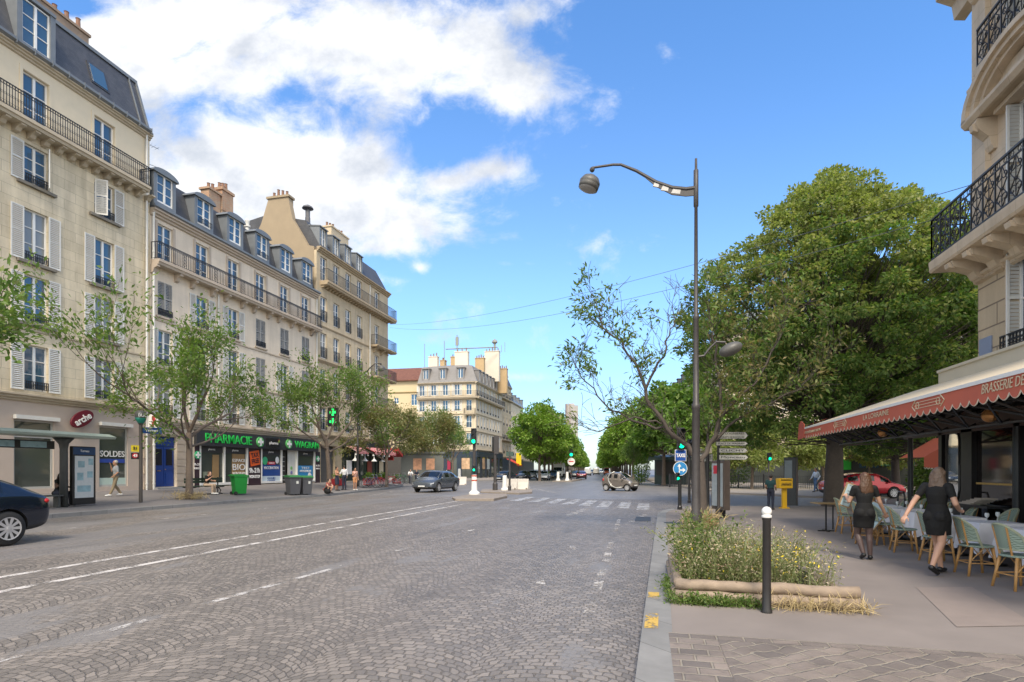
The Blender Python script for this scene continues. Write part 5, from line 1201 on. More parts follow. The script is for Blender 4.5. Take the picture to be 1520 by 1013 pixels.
q = MB(); q.lathe([(.36, 0), (.36, .1), (.26, .2), (.2, .24), (.19, .3), (.17, 1.25), (.1, 1.27)], n=20); smooth_angle(q.build('white_base', white, s3)); q = MB(); q.lathe([(.187, .86), (.187, .94)], n=20); q.build('red_band', mat('red_band', (.5, .08, .04), .5, .2), s3); q = MB(); q.lathe([(.18, 1.15), (.18, 1.24)], n=20); q.build('red_band', MATS['red_band'], s3)
q = MB(); q.tube([(0, 0, 1.2), (0, 0, 4.0)], .1, 10); q.build('post', postgrey, s3); head(s3, .34, 3.2, 3, 2, (0, -.18, 0)); head(s3, .2, 1.45, 2, 1, (.02, -.15, 0), 0, 'repeater_signal')
p = gp(735, 730); p.z = ZI2; s4 = thing('traffic_light', 'traffic light seen from behind on the far refuge, its back to the camera', 'traffic light', p, math.pi); q = MB(); q.lathe([(.2, 0), (.2, .5), (.13, .6), (.11, 3.9), (.02, 4.0)], n=12); q.build('post', postgrey, s4); o = head(s4, .38, 3.0, 3, 2, (.1, -.2, 0)); q = MB(); q.box(-.35, .05, .15, .17, 2.8, 4.2); q.build('back_board', postgrey, s4)
p = gp(756.5, 731); p.z = ZI2; s5 = thing('post', 'thin dark signal post beside the white barriers on the refuge', 'post', p); q = MB(); q.lathe([(.13, 0), (.13, .3), (.08, .4), (.07, 2.9), (.02, 2.95)], n=10); q.build('pole', postgrey, s5); q = MB(); q.box(-.25, .3, -.06, .06, 2.6, 2.95); q.build('sign_back', mat('sign_green_back', (.05, .09, .075), .5, .1), s5)
p = gp(753, 731); p.z = ZI2; p += Vector((-.35, .6, 0)); lathe_thing('refuge_bollard', 'white waisted bollard on the refuge behind the white barriers', 'bollard', p, [('body', [(.3, 0), (.3, .1), (.2, .2), (.16, 1.1), (.1, 1.15)], white, 16), ('cap', [(.12, 1.152), (.12, 1.3)], postgrey, 12)])
def barrier(label, loc, rz):
    t = thing('road_barrier', label, 'barrier', loc, rz, 'white plastic road barriers on the refuge'); q = MB(); q.prism([(-.25, 0), (.25, 0), (.22, .12), (.08, .6), (.06, .85), (-.06, .85), (-.08, .6), (-.22, .12)], -.62, .62); q.build('body', mat('barrier_white', (.62, .58, .52), .6, .15, 4), t, bevel=.02)
    q = MB(); q.box(-.3, .3, -.19, -.165, .22, .42); o = q.build('label_panel', mat('barrier_label', (.35, .5, .55), .5, .2), t); o.rotation_euler = (R(-14), 0, 0); o.location = (0, .06, .02); q = MB(); q.box(.45, .6, -.262, -.24, .02, .12); q.build('foot', isl, t)
for px, l in ((757, 'left one of the two white road barriers on the refuge'), (774, 'right one of the two white road barriers, nearest the crossing')): p = gp(px, 729); p.z = ZI2; barrier(l, p, R(-8))
p = gp(684, 720); p.z = road_z(p.x); barrier('pale road barrier standing alone on the roadway behind the grey crossover car', p, R(10))
# signals and signs far down the avenue
for px, t, l in ((848, 84, 'distant green traffic light with a round no entry sign on the avenue refuge'), (755 + 15, 120, 'distant yellow sign on a post at the left kerb of the avenue')):
    p = at(px, 700, t); p.z = -.1
    if t < 100:
        s = signal('traffic_light', l, p, .1, 5.4, .07, .6, 2); q = MB(); q.lathe([(.02, -.02), (.55, -.02), (.55, .02), (.02, .02)], n=20); o = q.build('no_entry_sign', white, s, loc=(0, -.2, 2.9)); o.rotation_euler = (R(90), 0, 0)
        q = MB(); q.box(-.35, .35, -.08, .08, .021, .03); q.build('bar', mat('red_bar', (.55, .03, .03), .5, 0), o)
    else:
        s = thing('street_sign', l, 'sign', p); q = MB(); q.tube([(0, 0, 0), (0, 0, 3)], .06, 6); q.build('post', postgrey, s); q = MB(); q.box(-.55, .55, -.05, .05, 2.6, 5.2); q.build('panel', mat('yellow_panel', (.75, .6, .02), .5, .05), s)
p = at(840, 700, 82); p.z = -.1; flat('traffic_refuge', [(p.x - 1.5, p.y - 3), (p.x + 1.2, p.y - 3), (p.x + 1.2, p.y + 10), (p.x - 1.5, p.y + 10)], -.2, .04, isl)
for dx, l in ((-.9, 'left of two small white posts on the distant refuge in the avenue'), (.4, 'right of two small white posts on the distant refuge in the avenue')): lathe_thing('refuge_bollard', l, 'bollard', (p.x + dx, p.y - 1.5, .04), [('body', [(.32, 0), (.3, .2), (.2, .3), (.18, 1.2), (.1, 1.25)], white, 12)])
p = at(682, 704, 88); p.z = 0; lathe_thing('refuge_bollard', 'white post on the kerb in front of the dark blue corner shop', 'bollard', p, [('body', [(.5, 0), (.42, .2), (.25, .35), (.22, 1.7), (.1, 1.75)], white, 12)])
# direction signs
D0 = gp(1050.5, 778)
ds = thing('direction_signs', 'post with grey arrow direction signs reading Place de Wagram, Clichy and Monceau', 'sign', D0, TH)
q = MB(); q.lathe([(.055, 0), (.055, 2.1), (.045, 2.12), (.04, 2.68), (.02, 2.7)], n=10); q.build('post', black, ds); q = MB(); q.box(-.03, .1, -.08, -.045, 2.14, 2.35); q.build('plate', mat('cream_plate', (.6, .52, .4), .6, .1), ds)
sgrey = mat('sign_grey', (.50, .50, .46), .5, .12, 6); sedge = mat('sign_dark', (.03, .03, .032), .5, .1); lett = mat('sign_letters', (.02, .02, .022), .6, 0)
q = MB(); q.lathe([(.05, 0), (.05, 3.0), (.02, 3.02)], n=8); q.build('post', postgrey, ds, loc=(.42, .25, 0))
def arrow(par, x0, x1, z0, z1, lines, d=1, y=-.07):
    a = .09; zc = (z0 + z1) / 2; e = .014
    P = [(x0, z0), (x1 - a, z0), (x1, zc), (x1 - a, z1), (x0, z1)]; Q = [(x0 + e, z0 + e), (x1 - a - e * .3, z0 + e), (x1 - e * 1.6, zc), (x1 - a - e * .3, z1 - e), (x0 + e, z1 - e)]
    if d < 0: P = [(x0 + x1 - a_, b_) for a_, b_ in P][::-1]; Q = [(x0 + x1 - a_, b_) for a_, b_ in Q][::-1]
    m1 = MB(); m1.prism(P, y, y + .02, 'y'); o = m1.build('arrow_panel', sedge, par); m2 = MB(); m2.prism(Q, y - .003, y - .0005, 'y'); m2.build('sign_face', sgrey, o)
    for k, s in enumerate(lines):
        h = (z1 - z0) / (len(lines) + .6); text(s, h * .95, lett, o, ((x0 + x1) / 2 - d * a * .3, y - .005, z1 - (z1 - z0) * (k + .5) / len(lines)), width=(x1 - x0 - a) * .88, bold=.0, extrude=.002)
arrow(ds, .22, 1.2, 2.56, 2.78, ['PTE D\'ASNIERES', 'PERIPHERIQUE']); arrow(ds, .22, 1.2, 2.36, 2.49, ['PLACE DE WAGRAM']); arrow(ds, .30, 1.18, 2.14, 2.29, ['CLICHY'], 1, -.1); arrow(ds, .30, 1.2, 1.93, 2.09, ['Monceau'], 1, -.1)
arrow(ds, -.35, .2, 1.88, 2.12, ['TERNES'], -1, .12)
# glass information panel seen from its edge
ip = thing('information_panel', 'tall glazed information panel seen edge-on beside the direction signs', 'panel', gp(1069.5, 769), R(-69))
q = MB(); q.box(-.12, .12, -.12, .12, 0, .45); q.build('foot', black, ip); q = MB(); q.box(-.45, .45, -.11, .11, .28, 1.95); q.build('case', mat('bronze_case', (.11, .085, .07), .45, .15), ip, bevel=.02); q = MB(); q.box(-.37, .37, -.125, -.112, .4, 1.85); q.build('glazing', mat('pale_poster', (.42, .47, .48), .15, .25, 3), ip); q = MB(); q.box(-.25, .1, -.13, -.126, 1.5, 1.78); q.build('notice', redp, ip)
# yellow box and grey column by the crossing
yl = mat('signal_yellow', (.72, .42, .01), .5, .08, 5)
yb_ = thing('parcel_box', 'bright yellow letter box on a yellow post with a black sprayed tag', 'letter box', gp(1164, 755), TH)
q = MB(); q.box(-.09, .09, -.06, .06, 0, .85); q.box(-.16, .16, -.14, .14, 0, .04); q.build('post', yl, yb_); q = MB(); q.box(-.28, .28, -.18, .18, .85, 1.27); q.build('box', yl, yb_, bevel=.02); q = MB()
for k in range(7): x = -.2 + k * .06; q.tube([(x, -.186, .96), (x + .03, -.186, 1.08), (x + .05, -.186, .98)], .012, 4)
q.build('graffiti_tag', black, yb_); q = MB(); q.box(-.22, .22, -.19, -.18, 1.18, 1.22); q.build('slot', black, yb_)
cp = thing('ticket_column', 'dark grey service column with a lit screen behind the yellow letter box', 'kiosk', gp(1174, 751), R(-25)); q = MB(); q.box(-.28, .28, -.2, .2, 0, 2.35); q.build('case', mat('kiosk_grey', (.05, .055, .06), .4, .15), cp, bevel=.03); q = MB(); q.box(-.24, .1, -.215, -.2, .95, 2.2); q.build('screen', mat('kiosk_screen', (.22, .27, .30), .2, .3, 3), cp)
p = at(1141, 720, 44); p.z = 0; s6 = thing('traffic_light', 'small green pedestrian light on a thin post across the side road', 'traffic light', p, .2); q = MB(); q.tube([(0, 0, 0), (0, 0, 2.6)], .06, 8); q.build('post', postgrey, s6); head(s6, .3, 2.3, 2, 1, (0, -.12, 0))

# bus stop
sg_ = mat('shelter_glass_green', (.36, .44, .38), .25, .1, 3); dkst = mat('shelter_steel', (.06, .065, .065), .4, .15)
bs = thing('bus_shelter', 'bus shelter with thin pale green roof and map panel before the shoe shop', 'bus shelter', gp(110, 752), R(90))
q = MB(); q.prism([(-.9, 2.62), (-.95, 2.70), (-.6, 2.82), (.7, 2.72), (.7, 2.64)], -4.2, .95); q.build('roof', mat('shelter_roof', (.30, .36, .31), .4, .1, 2), bs)
for x in (-.32, -3.6): q = MB(); q.lathe([(.12, 0), (.11, 2.2), (.14, 2.4), (.3, 2.63)], (x, .1, 0), 14, .9, 1.5); q.build('column', dkst, bs, True)
q = MB(); q.box(-.12, .82, -.08, .08, .06, 2.32); q.build('map_panel', black, bs, bevel=.02)
q = MB(); q.box(-.04, .72, -.09, -.081, .32, 1.95); o = q.build('map_sheet', mat('map_paper', (.50, .53, .53), .4, .12, 9), bs); q = MB(); q.box(-.1, .8, -.09, -.081, 2.0, 2.28); o = q.build('name_board', mat('stop_blue', (.015, .05, .13), .4, 0), bs); text('Ternes', .13, wht, o, (.35, -.095, 2.14))
q = MB()
for k, (x0, z0, x1, z1) in enumerate(((.05, 1.0, .3, 1.3), (.45, 1.1, .68, 1.35), (.08, 1.5, .35, 1.75), (.05, .55, .6, .8), (.5, 1.6, .7, 1.85))): q.box(x0, x1, -.093, -.091, z0, z1)
q.build('map_detail', mat('map_ink', (.25, .38, .42), .5, .5, 6), bs)
q = MB(); q.box(-3.5, -.5, .35, .38, .3, 2.4); q.build('glass_back', mat('shelter_pane', (.25, .3, .28), .1, 0), bs) if False else None
q = MB(); q.box(-3.4, -.5, -.12, .28, .42, .47); q.build('seat', dkst, bs)
q = MB(); q.box(-3.3, -.7, .05, .12, 2.18, 2.48); o = q.build('display', black, bs); q = MB(); q.box(-1.9, -1.0, .03, .049, 2.22, 2.44); q.box(-3.0, -2.1, .03, .049, 2.22, 2.44); q.build('display_face', mat('stop_display', (.25, .38, .42), .3, .3, 7), o)
q = MB()
for x in (-3.3, -.6): q.box(x - .04, x + .04, -.05, .2, 0, .42)
q.build('seat_leg', dkst, bs)
bp2 = thing('bus_stop_pole', 'brown bus stop pole with a round BUS head and line numbers 21 and 43', 'bus stop', gp(209, 746), R(60))
q = MB(); q.tube([(0, 0, 0), (0, 0, 3.6)], [.075, .07], 12); q.build('pole', mat('stop_brown', (.07, .06, .052), .45, .15), bp2)
q = MB(); q.lathe([(.07, 3.35), (.2, 3.62), (.24, 3.8), (.2, 3.93), (.05, 3.98)], n=20); q.build('head', mat('stop_head', (.10, .10, .095), .4, .1), bp2, True); q = MB(); q.lathe([(.1, 3.42), (.195, 3.6), (.215, 3.66)], n=20, sx=1.03, sy=1.03); q.build('teal_band', mat('teal_band', (.02, .28, .21), .4, 0), bp2, True)
text('BUS', .19, wht, bp2, (0, -.262, 3.76), (90, 0, 0), bold=.002)
q = MB(); q.box(.02, .8, -.02, .02, 3.0, 3.27); o = q.build('name_flag', mat('flag_blue', (.01, .06, .25), .4, 0), bp2); text('Ternes', .17, wht, o, (.4, -.03, 3.13), bold=.006)
for z, m, s, tm_ in ((2.34, mat('line_yellow', (.7, .55, .02), .5, 0), '21', lett), (2.02, mat('line_red', (.5, .02, .03), .5, 0), '43', wht)):
    q = MB(); q.box(-.36, -.07, -.02, .02, z - .15, z + .13); o = q.build('line_plate', m if s == '21' else black, bp2)
    if s == '43': q = MB(); q.lathe([(.02, -.006), (.11, -.006), (.11, .006), (.02, .006)], n=16); k = q.build('disc', m, o, loc=(-.215, -.028, z)); k.rotation_euler = (R(90), 0, 0)
    text(s, .16, tm_, o, (-.215, -.045, z), bold=.006)

# bench, bins
bn = thing('bench', 'dark green double-sided bench behind the street tree in front of the pharmacy', 'bench', gp(303, 734), R(90))
gp_ = mat('bench_green', (.015, .035, .02), .45, .2, 8)
for y0 in (-.42, .08): q = MB(); [q.box(-1.35, 1.35, y0 + k * .12, y0 + k * .12 + .1, .43, .46) for k in range(3)]; q.build('seat', gp_, bn)
q = MB(); [q.box(-1.35, 1.35, -.02, .02, .62 + k * .14, .74 + k * .14) for k in range(2)]; q.build('backrest', gp_, bn)
for x in (-1.0, 1.0):
    q = MB(); q.tube([(x, -.42, .41), (x, 0, .36), (x, .42, .41)], .03, 6); q.tube([(x, 0, .0), (x, 0, .92)], .035, 6)
    for s in (-1, 1): q.tube([(x, s * .05, .36), (x, s * .2, .18), (x, s * .12, .05), (x, s * .3, .01)], .03, 6)
    q.build('leg', iron, bn)
def bin_(label, loc, rz, body, lid, w_=.58, h=1.02, panel=False):
    t = thing('wheelie_bin', label, 'bin', loc, rz, 'wheelie bins on the left pavement'); q = MB(); a, b = w_ / 2, w_ / 2 * .82; d = .36
    q.add([(-b, -d * .8, .06), (b, -d * .8, .06), (b, d * .75, .06), (-b, d * .75, .06), (-a, -d, h - .1), (a, -d, h - .1), (a, d, h - .1), (-a, d, h - .1)], [(0, 1, 2, 3), (4, 5, 6, 7), (0, 1, 5, 4), (1, 2, 6, 5), (2, 3, 7, 6), (3, 0, 4, 7)]); q.box(-a - .02, a + .02, -d - .03, d + .03, h - .14, h - .08); q.build('body', body, t, bevel=.02)
    q = MB(); q.prism([(-d - .05, h - .075), (-d - .04, h - .03), (-.1, h + .05), (d + .02, h + .03), (d + .08, h - .04), (d + .02, h - .075)], -a - .03, a + .03); q.build('lid', lid, t, bevel=.015)
    for x in (-a * .9, a * .9): q = MB(); q.lathe([(.03, -.03), (.1, -.03), (.1, .03), (.03, .03)], n=14); o = q.build('wheel', rubber, t, loc=(x, d * .8, .1)); o.rotation_euler = (0, R(90), 0)
    q = MB(); q.tube([(-a * .8, d + .05, h - .06), (-a * .8, d + .13, h - .02), (a * .8, d + .13, h - .02), (a * .8, d + .05, h - .06)], .018, 6); q.build('handle', lid, t)
    q = MB(); q.box(a * .1, a * .5, -d * .96, -d * .9, h * .6, h * .78) if panel else q.box(-a * .3, a * .3, -d * .99, -d * .93, h * .72, h * .8); q.build('label', mat('bin_label', (.55, .58, .55), .5, .2), t)
bgreen = mat('bin_green', (.01, .26, .035), .4, .1, 4); bgrey = mat('bin_grey', (.075, .078, .088), .45, .1, 4); blid = mat('bin_lid_green', (.03, .18, .05), .4, .1)
bin_('bright green wheelie bin between the bench and the grey bins', gp(355, 735), R(150), bgreen, bgreen, .62, 1.1)
bin_('left grey wheelie bin with a green lid in front of the pharmacy', gp(435, 735.5), R(60), bgrey, blid, .68, 1.12, True); bin_('right grey wheelie bin, half hidden by the one beside it', gp(453, 735), R(60), bgrey, blid, .62, 1.1, True)
# bicycles and red planters before the cafe
brim = mat('tyre_black', (.015, .015, .015), .7, 0)
def bicycle(label, loc, rz, col, group=None):
    t = thing('bicycle', label, 'bicycle', loc, rz, group)
    for x in (-.52, .52):
        q = MB(); q.tube([(x + .34 * math.cos(k * math.pi / 10), 0, .35 + .34 * math.sin(k * math.pi / 10)) for k in range(21)], .018, 5, False)
        w2 = q.build('wheel', brim, t); q = MB()
        for k in range(8): a = k * math.pi / 8; q.tube([(x - .33 * math.cos(a), 0, .35 - .33 * math.sin(a)), (x + .33 * math.cos(a), 0, .35 + .33 * math.sin(a))], .004, 3, False)
        q.build('spokes', chrome, w2)
    q = MB(); J = [(-.52, 0, .35), (-.08, 0, .3), (-.2, 0, .78), (.36, 0, .8), (.52, 0, .35)]
    for a, b in ((0, 1), (0, 2), (1, 2), (1, 3), (2, 3), (3, 4)): q.tube([J[a], J[b]], .02, 6)
    q.tube([(-.2, 0, .78), (-.23, 0, .9)], .016, 6); q.build('frame', col, t)
    q = MB(); q.box(-.34, -.12, -.07, .07, .9, .95); q.build('saddle', brim, t, bevel=.02); q = MB(); q.tube([(.36, 0, .8), (.32, 0, 1.0)], .016, 6); q.tube([(.2, -.27, 1.0), (.32, -.1, 1.02), (.32, .1, 1.02), (.2, .27, 1.0)], .014, 6); q.build('handlebar', chrome, t)
    return t
rgb = {'red': mat('bike_red', (.4, .03, .03), .4, 0), 'grey': mat('bike_grey', (.2, .2, .21), .4, 0), 'blue': mat('bike_blue', (.03, .06, .2), .4, 0), 'green': mat('bike_green', (.05, .2, .1), .4, 0)}
for i, (px, py, c, l) in enumerate(((548, 724, 'grey', 'grey bicycle parked at the near end of the row in front of the cafe'), (553, 724, 'blue', 'dark blue bicycle second in the row in front of the cafe'), (560, 723.5, 'red', 'red bicycle parked before the first red planter of the cafe'), (580, 721.5, 'red', 'red bicycle just right of the tree in front of the cafe'), (588, 721, 'grey', 'grey bicycle between two red planters of the cafe'), (597, 720, 'green', 'green bicycle at the far end of the row by the cyclists'))):
    bicycle(l, gp(px, py), R(25 + 7 * i), rgb[c], 'bicycles parked in front of the cafe')
redp2 = mat('planter_red', (.42, .03, .035), .5, .1)
for px, py, l in ((519, 722, 'red planter box with greenery beside the couple'), (564, 721, 'red planter box behind the parked bicycles, left of the tree'), (583, 719.5, 'red planter box right of the tree by the cafe'), (601, 718.5, 'last red planter box at the end of the cafe terrace')):
    p = gp(px, py); p.x -= 1.0; p.z = gz(p.x, p.y); t = thing('flower_box', l, 'planter', p, R(90), 'red planter boxes along the cafe terrace'); q = MB(); q.box(-.8, .8, -.2, .2, 0, .55); q.build('box', redp2, t, bevel=.02)
    rng = np.random.default_rng(int(px)); C = rng.normal(size=(500, 3)) * np.array([.35, .13, .14]) + np.array([0, 0, .75]); V, Fc = leaves(C, rng.normal(size=(500, 3)) + np.array([0, 0, .5]), .13, .5, rng); link('plants', np_mesh('plants', V, Fc, leaf_g), t)
# hoarding with orange posters past the cafe
p = at(627, 712, 72); p.z = 0; hb = thing('poster_kiosk', 'grey kiosk with two orange and white posters past the cafe corner', 'kiosk', p, R(20)); q = MB(); q.box(-2.6, 2.6, -.9, .9, 0, 3.6); q.box(-2.8, 2.8, -1.1, 1.1, 3.6, 3.85); q.build('body', mat('kiosk_body', (.13, .14, .13), .5, .15), hb)
for x in (-1.1, .5): q = MB(); q.box(x, x + 1.05, -.93, -.9, 1.6, 3.0); o = q.build('poster', mat('poster_orange', (.62, .33, .2), .6, .6, 3), hb)
# railings and the far side of the square
fn = thing('pavement_railing', 'dark iron railing on the far pavement behind the direction signs', 'railing', (9.5, 52, 0), R(-18)); m = rail_mb(16, 1.1, 'bars', .16, .018); m.build('panel', iron, fn)
q = MB(); [q.box(-8 + k * 2, -7.9 + k * 2, -.05, .05, 0, 1.25) for k in range(9)]; q.build('post', iron, fn)
kx = thing('newspaper_kiosk', 'dark green kiosk with an overhanging roof behind the TAXIS sign', 'kiosk', at(997, 712, 64) * Vector((1, 1, 0)), R(-10)); q = MB(); q.box(-1.7, 1.7, -1.2, 1.2, 0, 2.7); q.build('body', mat('kiosk_dark_green', (.012, .03, .022), .4, .2), kx); q = MB(); q.prism([(-1.9, 2.7), (1.9, 2.7), (1.6, 3.0), (0, 3.25), (-1.6, 3.0)], -2.3, 2.3); q.build('roof', mat('kiosk_roof', (.16, .2, .17), .4, .2), kx); q = MB(); q.box(-1.5, 1.5, -1.24, -1.21, 1.0, 2.5); q.build('opening', mat('shop_interior', (.05, .045, .04)), kx)
sh2 = thing('shop_row', 'low dark shopfronts with green and orange signs seen under the red awning', 'shopfront', at(1282, 712, 62) * Vector((1, 1, 0)), R(-30)); q = MB(); q.box(-14, 14, 0, 2, 0, 4.2); q.build('front', mat('shop_dark_front', (.05, .055, .05), .5, .3, .6), sh2)
for x0, x1, z0, z1, m in ((-3.4, -1.2, 1.6, 2.8, mat('bright_green', (.05, .55, .05), .5, .1)), (-2.6, -1.2, 2.8, 3.6, mat('sign_orange', (.6, .2, .03), .5, .1)), (1.6, 4.6, 2.0, 3.6, mat('teal_sign', (.05, .33, .25), .5, .2, 1)), (-.4, 1.4, 1.8, 3.4, mat('blue_glass', (.05, .1, .15), .2, .2)), (6, 9, 1, 3, mat('menu_cream', (.6, .52, .36)))): q = MB(); q.box(x0, x1, -.08, -.01, z0, z1); q.build('sign_panel', m, sh2)
# overhead cables
for i, (z0, z1, sg2, l) in enumerate(((17.3, 8.9, .9, 'upper of the two thin cables strung across the street'), (17.0, 8.2, 1.25, 'lower of the two thin cables strung across the street'))):
    a, b = Vector((-27.2, 56.8, z0)), Vector((8.05, 16.8 - i * .3, z1)); q = MB(); q.tube([a.lerp(b, t / 24) - Vector((0, 0, sg2 * 4 * (t / 24) * (1 - t / 24))) for t in range(25)], .009, 5); tag(q.build('cable', mat('cable_grey', (.10, .11, .12), .6, 0)), l, 'cable', 'cables over the street')
an = thing('roof_aerial', 'thin television aerial on the roof of the house with zinc dormers', 'aerial', Vector((-30.0, 28.9, 19.0))); q = MB(); q.tube([(0, 0, -.4), (0, 0, 2.9)], .025, 5); q.tube([(-.2, -.6, 2.7), (.2, .6, 2.7)], .015, 4); q.tube([(-.2, -.5, 1.5), (.2, .5, 1.5)], .015, 4)
for k in range(6): c = -.5 + k * .2; q.tube([(c * .33 - .25, c + .08, 2.7), (c * .33 + .25, c - .08, 2.7)], .008, 3)
q.build('mast', mat('aerial_dark', (.08, .08, .085), .5, 0), an)

# ------------------------------------------------------------------ vehicles (front towards local +x)
cglass = glassmat('car_glass', (.008, .010, .013), .04, .45)
def carpaint(name, c, rough=.22): return mat(name, c, rough, .03, 3, coat=.6, metal=.35)
hl = mat('headlight_clear', (.62, .64, .66), .12, .1, 20); tlm = mat('tail_light_red', (.42, .01, .012), .2, .1, 10); plate = mat('number_plate', (.7, .7, .68), .5, .03)
trimb = mat('car_black_trim', (.02, .02, .021), .5, .1)
def body_mesh(st, W, glass, lower=None):
    """stations (x, zb, zs, zr, hw) -> closed half-section skin; glass: one letter per interval"""
    mb = MB(); rows = []
    for x, zb, zs, zr, hw in st:
        h = hw * W / 2; cab = zr - zs > .12
        half = [(0, zb), (h * .8, zb), (h * .95, zb + .08), (h, zb + (zs - zb) * .55), (h * .955, zs - .02), (h * .925, zs + .01)]
        if cab: k = (zr - zs) / .55; half += [(h * (.925 - .13 * min(k, 1)), zr - .10), (h * (.83 - .17 * min(k, 1)), zr - .02), (0, zr + .015)]
        else: half += [(h * .82, zs + (zr - zs) * .55), (h * .6, zr - .005), (0, zr + .01)]
        ring = [(x, y, z) for y, z in half] + [(x, -y, z) for y, z in half[-2:0:-1]]; rows.append(ring)
    n = len(rows[0]); vs = [p for r in rows for p in r]; fs = []; mi = []
    for i in range(len(rows) - 1):
        g = glass[i]
        for j in range(n):
            fs.append((i * n + j, i * n + (j + 1) % n, (i + 1) * n + (j + 1) % n, (i + 1) * n + j)); jj = j if j < 8 else n - 1 - j
            m = 0
            if g == 'S' and jj == 5: m = 1
            if g in 'WR' and jj >= (5 if g == 'W' else 6): m = 1
            if g == 'Q' and (jj == 5 or jj >= 6): m = 1
            if g == 'T' and jj >= 5: m = 1 if jj == 5 else 0
            if lower is not None and jj in (0, 1): m = 2
            mi.append(m)
    fs += [tuple(range(n))[::-1], tuple(range((len(rows) - 1) * n, len(rows) * n))]; mi += [0, 0]
    mb.v = vs; mb.f = [list(f) for f in fs]; mb.mi = mi; return mb
def split_mat(me, idx):
    """faces of one material slot as a mesh of their own"""
    bm = bmesh.new(); bm.from_mesh(me); bmesh.ops.delete(bm, geom=[f for f in bm.faces if f.material_index != idx], context='FACES'); a = bpy.data.meshes.new('window'); bm.to_mesh(a); bm.free()
    bm = bmesh.new(); bm.from_mesh(me); bmesh.ops.delete(bm, geom=[f for f in bm.faces if f.material_index == idx], context='FACES'); b = bpy.data.meshes.new('body'); bm.to_mesh(b); bm.free(); return a, b
def wheel(par, x, y, r, wd=.2):
    s = 1 if y > 0 else -1; q = MB(); q.lathe([(r * .62, -wd / 2), (r * .93, -wd / 2), (r, -wd / 2 + .03), (r, wd / 2 - .03), (r * .93, wd / 2), (r * .62, wd / 2)], n=28); t = q.build('wheel', rubber, par, True, (x, y, r)); t.rotation_euler = (R(-90 * s), 0, 0)
    q = MB(); q.lathe([(r * .12, (wd / 2 + .018) - .015), (r * .12, (wd / 2 + .018) + .0), (.01, (wd / 2 + .018) + .002)], n=12)
    for k in range(10):
        a = 2 * math.pi * k / 10; c, d = math.cos(a), math.sin(a); e = .022; q.add([(c * r * .1 - d * e, d * r * .1 + c * e, (wd / 2 + .018) - .01), (c * r * .1 + d * e, d * r * .1 - c * e, (wd / 2 + .018) - .01), (c * r * .64 + d * e * 1.5, d * r * .64 - c * e * 1.5, (wd / 2 + .018) - .005), (c * r * .64 - d * e * 1.5, d * r * .64 + c * e * 1.5, (wd / 2 + .018) - .005)], [(0, 1, 2, 3)])
    for k in range(24): a, b = 2 * math.pi * k / 24, 2 * math.pi * (k + 1) / 24; q.add([(math.cos(a) * r * .6, math.sin(a) * r * .6, (wd / 2 + .018) - .004), (math.cos(b) * r * .6, math.sin(b) * r * .6, (wd / 2 + .018) - .004), (math.cos(b) * r * .67, math.sin(b) * r * .67, (wd / 2 + .018) + .002), (math.cos(a) * r * .67, math.sin(a) * r * .67, (wd / 2 + .018) + .002)], [(0, 1, 2, 3)])
    q.build('rim', chrome, t); q = MB(); q.lathe([(.01, wd / 2 - .06), (r * .64, wd / 2 - .06)], n=20); q.build('brake_disc', trimb, t)
